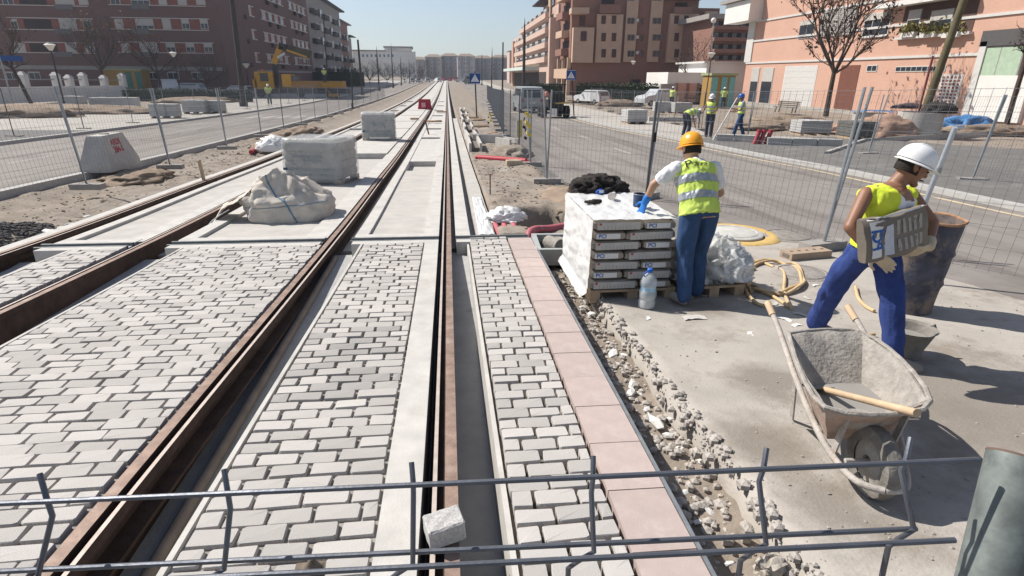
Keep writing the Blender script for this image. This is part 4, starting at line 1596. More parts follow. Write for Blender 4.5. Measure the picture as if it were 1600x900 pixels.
# red and white water-filled barriers on the track
REDB = M('red_plastic', (.36, .03, .05), .45, .12, 6)
def water_barrier(label, c, rz, s=1.):
    t = empty('road_barrier', c, rz, label, 'barrier', 'red plastic barriers')
    b = MB()
    b.loft([((0, 0, 0), (.62 * s, 0, 0), (0, .25 * s, 0)), ((0, 0, .18 * s), (.60 * s, 0, 0), (0, .23 * s, 0)), ((0, 0, .3 * s), (.56 * s, 0, 0), (0, .13 * s, 0)), ((0, 0, .85 * s), (.50 * s, 0, 0), (0, .08 * s, 0))], 24, p=6)
    b.build('shell', REDB, t, smooth=True)
    MB().box((-.12 * s, -.17 * s, .36 * s), (.34 * s, .1 * s, .42 * s)).build('faded_panel', M('pink_panel', (.62, .28, .32), .6, .2, 6), t)
    MB().box((0, -.2 * s, .10 * s), (.2 * s, .12 * s, .1 * s)).build('fork_slot', DK, t)
water_barrier('red water-filled plastic barrier standing on the tracks beyond the pallets', G(664, 171, .0), R(4), 1.0)
for i, (px, py) in enumerate(((693, 124.6), (703, 124.8), (713, 124.7))):
    water_barrier('distant red plastic barrier across the end of the tracks, %s from the left' % ORD[i], G(px, py + 1.5, 0), 0, 1.7)
p = G(592, 150, .05)
# small debris on the track
for i, (px, py, s) in enumerate(((690, 176, .5), (683, 191, .4), (617, 174, .4), (669, 191, .45), (648, 187, .35))):
    p = G(px, py, .05)
    t = empty('timber_piece', p, i * .8, 'short timber offcut lying on the far track slabs, %s listed from the pallets' % ORD[i], 'timber', 'timber offcuts on the track')
    MB().box((0, 0, .06), (s * 1.5, .14, .1)).build('timber', WOOD, t)
    MB().box((0, .12, .04), (s, .08, .06)).build('lath', WOOD, t)
t = empty('steel_pin', G(670, 210, -.02), 0, 'rusty marker pin standing between the rails', 'pin')
MB().tube([(0, 0, 0), (-.12, 0, .55)], .035, 6).build('pin', M('pin_rust', (.20, .09, .06), .9, .2), t)
MB().box((-.13, 0, .57), (.14, .08, .06)).build('head', RUST, t)

# long brown pipe in the trough beside the nearer left rail
ya = ysam(.9, YJ - .3, .3)
t = empty('trough_pipe', (-1.36, .9, gz(.9) + fl(.9) + .03), 0, 'dusty brown pipe lying in the trough beside the nearer left rail', 'pipe')
b = MB().tube([Vector((-1.345 - .012 * (y - .9), y, gz(y) + fl(y) + .032)) - t.location for y in ya], .03, 10)
b.build('pipe', M('dusty_pipe', (.20, .165, .14), .9, .2, 6, .3, 50), t, smooth=True)

# ------------------------------------------------------------------ right of the tracks beyond the joint
PINKP = M('pink_conduit', (.42, .12, .14), .55, .12, 6, dist=((.50, .30, .28), 4, .56))
def corr(pts, r, n=10, step=.022):
    L = sum((pts[i + 1] - pts[i]).length for i in range(len(pts) - 1))
    m = int(L / step)
    acc = [0]
    for i in range(len(pts) - 1):
        acc.append(acc[-1] + (pts[i + 1] - pts[i]).length)
    out, rs = [], []
    for k in range(m + 1):
        s = L * k / m
        i = max(0, min(len(pts) - 2, int(np.searchsorted(acc, s)) - 1))
        f = (s - acc[i]) / max(1e-6, acc[i + 1] - acc[i])
        out.append(pts[i].lerp(pts[i + 1], f))
        rs.append(r * (1.0 if k % 2 else .93))
    return MB().tube(out, rs, n)
for i, (xa, xb_, yb_) in enumerate(((.70, .64, 8.6), (.80, .78, 8.45), (.91, .92, 8.25))):
    p0 = Vector((xa, 7.30, gz(7.3) - .20))
    t = empty('conduit', p0, 0, 'pink corrugated conduit rising from the joint, %s from the left' % ORD[i], 'conduit', 'pink conduits by the joint')
    p1 = Vector((xb_, yb_, gz(yb_) - .06))
    corr([Vector((0, 0, 0)), (p1 - p0) * .5 + Vector((0, 0, .03)), p1 - p0], .043).build('pipe', PINKP, t, smooth=True)
    MB().lathe(p1 - p0, [(.05, -.02), (.055, .03), (.03, .04)], 10).build('end_cap', WRAPW, t)
heap('plastic_film', 'clear plastic film wrapped over the conduit ends', 'plastic film', Vector((.83, 8.5, gz(8.5) - .04)), (.22, .18, .13), WRAPW, 6, .6, 4, 5)
t = empty('conduit', Vector((1.03, 7.26, gz(7.26) - .2)), 0, 'pink conduit bending right behind the cement pallet', 'conduit', 'pink conduits by the joint')
corr([p - t.location for p in cr([Vector((1.03, 7.26, gz(7.3) - .22)), Vector((1.04, 7.36, gz(7.3) - .03)), Vector((1.15, 7.55, gz(7.5) + .0)), Vector((1.45, 7.75, gz(7.7) - .03)), Vector((2.2, 8.1, gz(8.1) + .02))], 6)], .055).build('pipe', PINKP, t, smooth=True)
# drain box with grey frame
t = empty('drain_box', (1.36, 6.78, gz(6.8) - .16), R(-3), 'open grey steel frame box with dark inside behind the cement pallet', 'drain box')
FRM = M('frame_grey', (.42, .43, .42), .6, .12, 8, metal=.2)
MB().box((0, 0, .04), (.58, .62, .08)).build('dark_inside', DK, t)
for cx, cy, sx, sy in ((-.31, 0, .06, .74), (.31, 0, .06, .74), (0, .34, .56, .06), (0, -.34, .56, .06)):
    MB().box((cx, cy, .08), (sx, sy, .2)).build('frame_bar', FRM, t)
t = empty('pipe_fragment', G(865, 392, -.14), R(30), 'broken grey concrete pipe fragment beside the cement pallet', 'pipe fragment')
b = MB().loft([((0, -.12, .09), (.09, 0, 0), (0, 0, .09)), ((0, .12, .09), (.09, 0, 0), (0, 0, .09)), ((0, .12, .09), (.055, 0, 0), (0, 0, .055)), ((0, -.1, .09), (.055, 0, 0), (0, 0, .055))], 16)
b.build('shell', CEMENT, t, smooth=True)
MB().box((.13, .02, .07), (.14, .2, .14), rz=.3).build('mortar_lump', CEMENT, t)
# film on the concrete strip
film('plastic_film', 'torn white plastic film along the concrete strip right of the nearer rail', [((.37, 7.5, gz(7.5) - .045), (.58, 7.5, gz(7.5) - .045), (.56, 10.5, gz(10.5) - .045), (.40, 10.5, gz(10.5) - .045))], WRAPW, .05, 'plastic film', 4)
# red pipe and block on it
a, c = G(745, 250, -.08), G(822, 256, -.08)
t = empty('red_pipe', a, 0, 'bright red pipe lying across the bare soil', 'pipe')
MB().tube([Vector((0, 0, .07)), c - a + Vector((0, 0, .07))], .085, 12).build('pipe', M('red_pipe', (.42, .035, .05)), t, smooth=True)
MB().lathe(c - a + Vector((.0, 0, .07)), [(.1, -.03), (.1, .03)], 10).build('socket', M('red_pipe', (.42, .035, .05)), t)
blockstone('pale stone block resting against the red pipe', 'block', G(803, 262, -.1) + Vector((0, 0, .1)), (.42, .22, .2), R(3), (0, 0), M('pale_block', (.46, .38, .28), .9, .15, 9, .4, 60), 'stone_block', 6, .008)
def uchan(label, c, L, rz, w_=.42, h=.36):
    t = empty('concrete_channel', c, rz, label, 'channel', 'concrete channel pieces')
    for nm, cc, ss in (('side_wall', (-w_ / 2 + .04, 0, h / 2), (.08, L, h)), ('side_wall', (w_ / 2 - .04, 0, h / 2), (.08, L, h)), ('channel_floor', (0, 0, .04), (w_ - .16, L - .004, .08))):
        MB().box(cc, ss).build(nm, CONC, t)
    MB().box((0, 0, .15), (w_ - .17, L - .1, .12)).build('dark_fill', BEDDARK, t)  # dark block fills the inside of the channel
for i, (x, y, L, rz) in enumerate(((.86, 19.9, 2.2, 0), (.9, 23.2, 2.4, .03), (1.55, 22.2, 1.2, 1.2), (.95, 28.5, 2.6, 0), (1.0, 34.5, 2.6, 0), (1.1, 41, 3, 0), (2.05, 20.5, .9, .5), (1.2, 49, 3, 0))):
    uchan('grey concrete channel piece on the soil right of the rail, %s from the camera' % ORD[i], (x, y, gz(y) - .1), L, rz)
for i, (x, y, rz) in enumerate(((1.6, 24.6, .4), (1.8, 25.4, .7), (1.5, 31, .2), (1.9, 37, .9), (1.4, 39.5, .1))):
    t = empty('timber_board', (x, y, gz(y) - .06), rz, 'loose brown board on the soil by the right fence, %s from the camera' % ORD[i], 'board', 'boards by the right fence')
    MB().box((0, 0, .05), (1.3, .16, .09)).build('board', WOOD, t)
    MB().box((.2, .22, .08), (1.0, .14, .09), rz=.2).build('board', WOOD, t)
heap('earth_pile', 'pile of grey earth against the right fence beyond the red pipe', 'earth', (2.0, 18.3, gz(18.3) - .15), (.55, .7, .32), GROUND, 3, .3, 4, 3)
heap('earth_pile', 'soil bank between the hole and the right road fence', 'earth', (2.25, 10.2, gz(10.2) - .16), (.55, 1.1, .2), SOIL, 6, .3, 4, 3)
t = empty('marker_rod', G(766, 308, -.1), 0, 'thin rusty marker rod in the bare soil', 'rod')
MB().tube([(0, 0, 0), (0, 0, .42)], .012, 6).build('rod', RUST, t)
MB().tube([(0, 0, .40), (0, 0, .44)], .015, 6).build('tip', REDB, t)

# ------------------------------------------------------------------ buildings
GLASS = M('window_glass', (.035, .042, .052), .12, .3, .3, spec=.6)
WFRAME = M('white_frame', (.55, .535, .51), .6, .06, 3)
BLIND = M('roller_blind', (.45, .43, .40), .7, .08, 3)
REDPAN = M('red_brick_panel', (.24, .09, .07), .9, .12, 2)


def brickmat(name, c1, c2, mortar, sx=.25, sy=.075):
    m = M(name, c1, .92, .1, .6)
    n, l = m.node_tree.nodes, m.node_tree.links
    bt = n.new('ShaderNodeTexBrick')
    tc = n.new('ShaderNodeTexCoord')
    sp = n.new('ShaderNodeSeparateXYZ')
    l.new(tc.outputs['Object'], sp.inputs[0])
    ad = n.new('ShaderNodeMath')
    l.new(sp.outputs[0], ad.inputs[0])
    l.new(sp.outputs[1], ad.inputs[1])
    cb = n.new('ShaderNodeCombineXYZ')
    l.new(ad.outputs[0], cb.inputs[0])
    l.new(sp.outputs[2], cb.inputs[1])
    l.new(cb.outputs[0], bt.inputs['Vector'])
    bt.inputs['Scale'].default_value = 1.
    bt.inputs['Brick Width'].default_value = sx
    bt.inputs['Row Height'].default_value = sy
    bt.inputs['Mortar Size'].default_value = .012
    bt.inputs['Color1'].default_value = (*c1, 1)
    bt.inputs['Color2'].default_value = (*c2, 1)
    bt.inputs['Mortar'].default_value = (*mortar, 1)
    b = n['Principled BSDF']
    old = b.inputs['Base Color'].links[0].from_socket
    mx = n.new('ShaderNodeMix')
    mx.data_type = 'RGBA'
    mx.inputs[0].default_value = .6
    l.new(old, mx.inputs[6])
    l.new(bt.outputs[0], mx.inputs[7])
    l.new(mx.outputs[2], b.inputs['Base Color'])
    return m


SALMON = brickmat('salmon_brick', (.54, .315, .235), (.49, .27, .195), (.55, .40, .32))
DBRICK = brickmat('dark_brick', (.165, .092, .080), (.135, .075, .066), (.18, .13, .12))
TBROWN = brickmat('tower_brick', (.27, .135, .10), (.23, .11, .085), (.25, .17, .14))
TAN = M('tan_render', (.52, .365, .27), .9, .07, 1.)
PINKR = M('pink_render', (.55, .40, .33), .9, .07, 1.)
WHITER = M('white_render', (.66, .64, .61), .9, .06, .7)
GREYR = M('grey_render', (.30, .275, .26), .9, .1, 1.)
ROOFT = M('roof_tile', (.22, .17, .13), .9, .15, 1.5)
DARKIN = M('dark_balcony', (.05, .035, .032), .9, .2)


class Fac:
    """upright facade plane through P along u; n points to the viewer"""
    def __init__(s, root, P, u):
        s.root = root
        s.P = Vector((P[0], P[1], 0))
        s.u = Vector((u[0], u[1], 0)).normalized()
        n = Vector((s.u.y, -s.u.x, 0))
        if n.dot(-s.P) < 0:
            n = -n
        s.n = n

    def at(s, px, py):
        d = ray(px, py)
        t = (s.P - Vector((0, 0, 0))).dot(s.n) / d.dot(s.n)
        q = CAM + d * t
        return (q - s.P).dot(s.u), q.z

    def box(s, nm, s0, s1, z0, z1, out, thick, mat, parent=None):
        o = s.root.location
        c = s.P + s.u * ((s0 + s1) / 2) + s.n * (out - thick / 2)
        b = MB().box((0, 0, 0), (abs(s1 - s0), thick, abs(z1 - z0)))
        rz = math.atan2(s.u.y, s.u.x)
        pr = parent or s.root
        loc = Vector((c.x, c.y, (z0 + z1) / 2)) - (o if pr is s.root else o + pr.location)
        if pr is not s.root:
            # parent already carries the facade rotation
            q = Matrix.Rotation(-pr.rotation_euler[2], 3, 'Z') @ loc
            return b.build(nm, mat, pr, loc=q)
        return b.build(nm, mat, pr, loc=loc, rot=(0, 0, rz))

    def rect(s, xl, yt, xr, yb):
        ym, xm = (yt + yb) / 2, (xl + xr) / 2
        return s.at(xl, ym)[0], s.at(xr, ym)[0], s.at(xm, yb)[1], s.at(xm, yt)[1]

    def pbox(s, nm, xl, yt, xr, yb, out, thick, mat, parent=None):
        return s.box(nm, *s.rect(xl, yt, xr, yb), out, thick, mat, parent)

    def window(s, s0, s1, z0, z1, frame=WFRAME, blind=0., out=.04, panes=2, glass=GLASS, sill=False, fw=.07):
        if s0 > s1:
            s0, s1 = s1, s0
        w_ = s.box('window', s0, s1, z0, z1, out, .1, frame)
        k = panes
        W = (s1 - s0 - fw * (k + 1)) / k
        zt = z1 - fw - blind * (z1 - z0)
        for i in range(k):
            a = s0 + fw + i * (W + fw)
            if zt - z0 - fw > .05:
                s.box('pane', a, a + W, z0 + fw, zt, out + .012, .05, glass, w_)
        if blind > .02:
            s.box('blind', s0 + fw * .6, s1 - fw * .6, zt, z1 - fw * .5, out + .03, .06, BLIND, w_)
        if sill:
            s.box('sill', s0 - .08, s1 + .08, z0 - .1, z0 - .005, out + .1, .2, frame, w_)
        return w_

    def pwin(s, xl, yt, xr, yb, **k):
        return s.window(*s.rect(xl, yt, xr, yb), **k)


rw = random.Random(3)
# --- left brick block, front face
YB = 92.
A = PYp(-40, 100, YB)
Cn = PYp(348, 100, YB)
t = empty('apartment_block', (A.x, YB, gz(YB)), 0, 'long dark brick apartment block with red window bands at the upper left', 'building')
f = Fac(t, A, (1, 0))
zg_ = gz(YB) - .5
f.box('wall', f.at(-60, 60)[0], f.at(347, 60)[0], zg_, 23, 0, 14, DBRICK)
for (yt, yb, wins_l, wins_r, xl0, xl1, xr0, xr1) in (
        (-12, 8, ((3, 20), (85, 115), (122, 137)), ((172, 187), (204, 233), (247, 260), (277, 291), (306, 320)), 2, 137, 171, 321),
        (29, 46, ((17, 28), (93, 120), (130, 143)), ((180, 193), (212, 240), (254, 267), (284, 296), (313, 325)), 11, 144, 175, 326),
        (67, 82, ((22, 40), (103, 120), (133, 148)), ((190, 203), (219, 247), (260, 274), (291, 304), (319, 332)), 20, 150, 184, 333)):
    for x0_, x1_ in ((xl0, xl1), (xr0, xr1)):
        f.pbox('red_band', x0_, yt, x1_, yb, .02, .1, REDPAN)
        f.pbox('string_course', x0_ - 1, yt - 1.2, x1_ + 1, yt, .10, .2, WFRAME)
        f.pbox('string_course', x0_ - 1, yb, x1_ + 1, yb + 1.1, .10, .2, WFRAME)
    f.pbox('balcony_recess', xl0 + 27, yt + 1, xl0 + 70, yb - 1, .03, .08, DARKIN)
    for a, c in wins_l + wins_r:
        f.pwin(a, yt + .6, c, yb - .4, blind=rw.choice((.2, .4, .6, .9, .95)), panes=2 if c - a < 20 else 3)
    for a in (206, 86):
        f.pbox('balcony_rail', a, yb - 1, a + 28, yb + 7, .14, .06, M('rail_iron', (.16, .15, .15), .7, .2))
f.pbox('ground_band', -40, 103, 347, 109, .06, .1, GREYR)
for a in (10, 45, 230, 262, 300):
    f.pwin(a, 112, a + 18, 124, blind=.1)
f.box('roof', f.at(-60, 60)[0] - .3, f.at(347, 60)[0] + .3, 23, 23.4, .3, 14.6, GREYR)

# --- second brick facade, receding
P0 = PYp(349, 100, YB)
P1 = PYp(488, 100, 150.)
t = empty('apartment_block', (P0.x, P0.y, gz(80)), 0, 'receding brick apartment block with red panels behind the crane truck', 'building')
f = Fac(t, P0, (P1 - P0).xy)
Ltot = (P1 - P0).xy.length
f.box('wall', .6, Ltot, -2, 19.9, 0, 12, DBRICK)
f.box('wall', Ltot * .38, Ltot * .70, 19.9, 20.8, -.01, 11.9, DBRICK)
f.box('roof', .7, Ltot + .2, 19.9, 20.15, .2, 12.4, GREYR)
f.box('ground_band', 0, Ltot, 1.9, 2.3, .05, .1, GREYR)
for bi, (s0, s1) in enumerate(((.03, .30), (.37, .64), (.71, .97))):
    for k in range(5):
        z0 = 3.6 + 3.55 * k
        a, c = Ltot * s0, Ltot * s1
        f.box('red_band', a, c, z0, z0 + 1.35, .03, .1, REDPAN)
        f.box('string_course', a - .1, c + .1, z0 - .14, z0, .1, .2, WFRAME)
        f.box('string_course', a - .1, c + .1, z0 + 1.35, z0 + 1.46, .1, .2, WFRAME)
        nW = 4
        for i in range(nW):
            aa = a + (c - a) * (i + .12) / nW
            f.window(aa, aa + (c - a) * .13, z0 + .02, z0 + 1.33, blind=rw.choice((.1, .3, .6, .9)), panes=1, out=.08)
        for i in (0, 1):
            f.box('air_unit', a + (c - a) * (.25 + .35 * i), a + (c - a) * (.25 + .35 * i) + 1.0, z0 - .95, z0 - .25, .45, .4, DARKIN)
# --- third: grey-brown block with balconies
P0 = PYp(489, 100, 156.)
P1 = PYp(556, 100, 235.)
t = empty('apartment_block', (P0.x, P0.y, gz(130)), 0, 'grey-brown apartment block with stacked dark balconies and flat eaves left of the poles', 'building')
f = Fac(t, P0, (P1 - P0).xy)
Ltot = (P1 - P0).xy.length
f.box('wall', 0, Ltot * .62, -2, 20.3, 0, 12, GREYR)
f.box('wall', Ltot * .62, Ltot * .86, -2, 17.8, -.5, 12, TBROWN)
f.box('wall', Ltot * .86, Ltot, -2, 14.1, -1.0, 10, GREYR)
f.box('roof', -.6, Ltot * .66, 20.3, 20.7, 1.3, 13.5, DARKIN)
f.box('roof', Ltot * .6, Ltot * .9, 17.8, 18.1, .6, 13, ROOFT)
f.box('roof', Ltot * .88, Ltot * 1.06, 14.6, 14.8, .3, 9, DARKIN)
for k, x in enumerate((.12, .2, .28, .33)):
    f.box('chimney', Ltot * x, Ltot * x + 1.0, 20.7, 22, -1, 1, TBROWN)
for bi in range(5):
    for k in range(5):
        a = Ltot * (.03 + .19 * bi)
        z0 = 2.4 + 3.4 * k
        if z0 > (17 if bi < 3 else 14 if bi < 4 else 9):
            continue
        f.box('balcony', a, a + Ltot * .085, z0 - .3, z0 + .8, 1.0, 1.0, DARKIN)
        f.window(a + Ltot * .095, a + Ltot * .135, z0, z0 + 1.5, panes=2, blind=.5)
        f.box('balcony_glass', a + Ltot * .14, a + Ltot * .175, z0 - .2, z0 + 1.6, .5, .5, WFRAME if (k + bi) % 2 else GLASS)
# --- white hillside building
YW = 300.
P0 = PYp(545, 100, YW)
t = empty('white_building', (P0.x, YW, 0), 0, 'long white hillside building with a row of blue windows in the distance', 'building')
f = Fac(t, P0, (1, .05))
f.pbox('wall', 552, 80, 650, 118, 0, 20, WHITER)
f.pbox('wall', 601, 74.5, 643, 80, .5, 18, WHITER)
f.pbox('roof', 550, 78, 602, 80, .6, 22, ROOFT)
f.pbox('roof', 599, 72.5, 645, 74.5, 1., 20, ROOFT)
BLU = M('blue_window', (.08, .13, .22), .3, .1)
for i in range(9):
    f.pwin(559 + 6.6 * i, 84.5, 562.5 + 6.6 * i, 89.5, panes=1, glass=BLU, out=.1, fw=.15)
for i in range(6):
    f.pbox('white_letter', 606 + 2.7 * i, 76.3, 607.8 + 2.7 * i, 78.6, .9, .3, WFRAME)
f.pbox('terrace_wall', 555, 94, 640, 99, 8, 2, WHITER)
# --- distant row across the end of the street
cols = [((.42, .38, .37), 640, 665, 88), ((.48, .42, .38), 664, 690, 84), ((.37, .34, .35), 689, 716, 82.5), ((.50, .47, .46), 715, 742, 83), ((.40, .36, .36), 741, 770, 86), ((.46, .42, .40), 769, 798, 85), ((.36, .33, .34), 797, 815, 88)]
for i, (c_, xa_, xb_, yt) in enumerate(cols):
    Y = 345. + 14 * (i % 3)
    P0 = PYp(xa_, 100, Y)
    t = empty('apartment_block', (P0.x, Y, 0), 0, 'pale apartment block across the far end of the street, %s from the left' % ORD[i], 'building', 'apartment blocks at the far end')
    f = Fac(t, P0, (1, .0))
    m = M('far_render_%d' % i, c_, .9, .08, .3)
    f.pbox('wall', xa_, yt + 5, xb_ + .2, 126, 0, 16, m)
    s0, s1, z0, z1 = f.rect(xa_, yt, xb_, yt + 5)
    b = MB()
    w2 = (s1 - s0) / 2 + .5
    b.add([(-w2, -8.5, 0), (w2, -8.5, 0), (w2, 8.5, 0), (-w2, 8.5, 0), (-w2 * .5, 0, z1 - z0), (w2 * .5, 0, z1 - z0)], [(0, 1, 5, 4), (1, 2, 5), (2, 3, 4, 5), (3, 0, 4), (3, 2, 1, 0)])
    q = f.P + f.u * ((s0 + s1) / 2) - f.n * 8
    b.build('roof', ROOFT, t, loc=(q.x - t.location.x, q.y - t.location.y, z0))
    for r_ in range(4):
        for k in range(6):
            x = xa_ + 1.5 + (xb_ - xa_ - 3) * k / 6
            y = yt + 8 + r_ * 6.6
            if rw.random() < .85:
                f.pwin(x, y, x + (xb_ - xa_) * .075, y + 3.2, panes=1, out=.15, fw=.12, blind=rw.choice((0, .4)))
    for k in (.2, .62):
        f.pbox('balcony_column', xa_ + (xb_ - xa_) * k, yt + 6, xa_ + (xb_ - xa_) * (k + .1), 124, .9, 1., M('far_balcony_grey', (.30, .27, .28), .9, .1))  # columns in a darker grey than the far walls
tag(heap('hills', None, None, (60, 560, -10), (420, 60, 21), M('dry_hill', (.28, .24, .19), .95, .2, .05), 3, .25, 5, 2), kind='structure')

# --- right: pink hotel with banded balconies
P0 = PYp(803, 100, 190.)
P1 = PYp(858, 100, 118.)
t = empty('hotel', (P0.x, P0.y, gz(150)), 0, 'pale pink building with horizontal balcony bands left of the brown tower', 'building')
f = Fac(t, P0, (P1 - P0).xy)
Ltot = (P1 - P0).xy.length
f.box('wall', 0, Ltot, -2, 12.2, 0, 16, PINKR)
f.box('wall', Ltot * .25, Ltot, 12.2, 14.6, -1.5, 14, PINKR)
f.box('wall', Ltot * .62, Ltot, 14.6, 16.6, -2.5, 12, PINKR)
f.box('corner_pillar', -.5, 3.5, -2, 11.5, .7, 3, SALMON)
f.box('awning', 0, Ltot * .8, 2.9, 3.6, 3.5, 3.6, M('awning_green', (.55, .62, .58), .7, .1))
f.box('shop_front', Ltot * .05, Ltot * .95, -1.2, 2.5, .1, .2, DARKIN)
for k in range(4):
    z0 = 4.4 + 2.65 * k
    a0 = Ltot * (.1 if k < 3 else .3)
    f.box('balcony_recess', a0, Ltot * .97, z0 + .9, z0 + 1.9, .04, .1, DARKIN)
    f.box('balcony_front', a0, Ltot * .97, z0 - .1, z0 + .9, .7, .7, PINKR)
    for i in range(6):
        a = a0 + (Ltot * .97 - a0) * (i + .2) / 6
        f.window(a, a + (Ltot * .97 - a0) * .08, z0 + .95, z0 + 1.85, panes=1, out=.1, blind=.3)
f.box('roof_canopy', Ltot * .55, Ltot * .95, 17.2, 17.45, -.5, 6, DARKIN)
t2 = empty('far_house', PYp(797, 125, 240.), 0, 'plain cream gable end left of the pink balcony building', 'building')
f2 = Fac(t2, PYp(796, 100, 240.), (1, 0))
f2.pbox('wall', 796, 80, 806, 136, 0, 10, PINKR)
f2.pbox('roof', 795.5, 79, 806.5, 80, .3, 10.5, ROOFT)

# --- brown and tan apartment tower
YT_ = 106.
P0 = PYp(893, 100, YT_)
t = empty('apartment_tower', (P0.x, YT_, gz(YT_)), 0, 'tall brown brick apartment tower with tan window bays', 'building')
f = Fac(t, P0, (1, -.06))
f.pbox('wall', 893, -60, 1088, 145, 0, 16, TBROWN)
f.pbox('wall', 1086, 12, 1119, 145, -.6, 14, TBROWN)
for xl, yt, xr, yb, o_ in ((893, 44, 925, 98, 1.6), (930, 23, 970, 98, .9), (1042, 22, 1086, 98, .9), (978, -60, 996, 97, .5), (1016, -60, 1034, 97, .5), (1100, 18, 1119, 32, .5), (890, 14, 917, 23, 2.4)):
    f.pbox('tan_bay', xl, yt, xr, yb, o_, o_ + .5, TAN)
for xs_, o_ in (((938, 945), .9), ((954, 961), .9), ((1051, 1058), .9), ((1066, 1073), .9)):
    for y in (25, 52, 77):
        f.pwin(xs_[0], y, xs_[1], y + 13, panes=1, out=o_ + .05, frame=M('brown_frame', (.14, .06, .05), .8, .1), fw=.06, glass=M('shutter_brown', (.085, .045, .04), .7, .2, 1))
for y in (-8, 28, 54, 79):
    for xs_ in ((979, 990), (1018, 1032)):
        f.pwin(xs_[0], y, xs_[1], y + 10, panes=2, out=.58, frame=GREYR)
for y in (25, 50):
    f.pwin(905, y, 914, y + 15, panes=1, out=1.75 if y > 40 else .1, frame=M('brown_frame', (.14, .06, .05)), glass=M('shutter_brown', (.085, .045, .04)))
for y in (30, 56, 80):
    f.pbox('air_unit', 992, y, 996, y + 5, 1.0, .5, WFRAME)
    f.pwin(1001, y - 2, 1006, y + 9, panes=1, out=.06, frame=TBROWN)
f.pbox('balcony', 1050, 12, 1078, 22, 1.3, 1.5, TBROWN)
f.pbox('balcony', 935, 8, 968, 22, 1.3, 1.5, TBROWN)
f.pbox('balcony_opening', 940, -4, 960, 9, .06, .1, DARKIN)
f.pbox('balcony_opening', 1055, 4, 1074, 13, .06, .1, DARKIN)
f.pbox('eaves', 1034, -4, 1092, 1, 1.6, 2, TBROWN)
for xl in (1094, 1107):
    f.pwin(xl, 32, xl + 7, 44, panes=1, out=-.5, frame=TBROWN)
    f.pwin(xl, 60, xl + 7, 72, panes=1, out=-.5, frame=TBROWN)
for xl, xr in ((985, 1000), (1025, 1048), (1060, 1078)):
    f.pbox('ground_opening', xl, 124, xr, 138, .05, .1, DARKIN)
# receding left flank with balconies
Pa = PYp(893, 100, YT_)
Pb = PYp(856, 100, 128.)
f = Fac(t, Pa, (Pb - Pa).xy)
Lf = (Pb - Pa).xy.length
f.box('flank_wall', 0.2, Lf, -2, 19.5, -.2, 10, TBROWN)
f.box('flank_wall', Lf * .15, Lf * .6, 19.5, 22.5, -.8, 8, TBROWN)
f.box('arcade_beam', 0, Lf, 1.3, 3.0, .8, 1, TAN)
for k in range(6):
    f.box('arcade_post', Lf * k / 5.2, Lf * k / 5.2 + .5, -2, 4.8, .75, .6, TAN)
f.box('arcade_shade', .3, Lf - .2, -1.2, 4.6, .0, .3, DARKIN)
for k in range(5):
    z0 = 5.2 + 3.0 * k
    f.box('balcony', Lf * .12, Lf * .36, z0, z0 + 1.1, 1.4, 1.5, TAN if k % 2 else TBROWN)
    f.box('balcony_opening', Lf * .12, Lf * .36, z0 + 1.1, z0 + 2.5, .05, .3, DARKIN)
    f.window(Lf * .8, Lf * .88, z0 + .8, z0 + 2.2, panes=1, out=.06)
    f.box('tan_strip', Lf * .9, Lf, z0 - .4, z0 + 2.6, .25, .3, TAN)
f.box('roof_canopy', Lf * .5, Lf * .95, 21.2, 21.45, 0, 5, DARKIN)
for k in (.52, .92):
    f.box('canopy_post', Lf * k, Lf * k + .15, 19.4, 21.2, -.2, .15, WFRAME)

# --- brown balcony block behind
P0 = PYp(1110, 60, 92.)
t = empty('apartment_block', (P0.x, 92., gz(92)), 0, 'brown block with long shaded balcony bands between tower and salmon building', 'building')
f = Fac(t, P0, (1, 0))
f.pbox('wall', 1108, 30, 1178, 150, 0, 12, TBROWN)
f.pbox('roof_band', 1106, 22, 1180, 30, .4, 12.6, GREYR)
for y in (33, 51, 69, 86):
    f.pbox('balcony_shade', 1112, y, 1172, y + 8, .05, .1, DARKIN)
    f.pbox('balcony_front', 1112, y + 8, 1172, y + 14, .9, .9, TBROWN)
    for k in range(4):
        f.pwin(1116 + 14 * k, y + 1, 1122 + 14 * k, y + 8, panes=1, out=.12, frame=GREYR)
# --- low white building
P0 = PYp(1042, 120, 72.)
t = empty('low_building', (P0.x, 72., gz(72)), 0, 'low white building with flat roof behind the kiosk and small tree', 'building')
f = Fac(t, P0, (1, 0))
f.pbox('wall', 1042, 113, 1100, 160, 0, 8, WHITER)
f.pbox('wall', 1100, 97, 1168, 160, .3, 9, WHITER)
f.pbox('parapet', 1098, 96, 1170, 99, .5, 9.4, WFRAME)
f.pbox('brick_panel', 1056, 130, 1086, 160, .08, .2, SALMON)
for x in (1054, 1072, 1088):
    f.pbox('pier', x, 130, x + 3, 160, .25, .3, TBROWN)
f.pbox('grey_panel', 1030, 131, 1054, 162, .4, .5, GREYR)

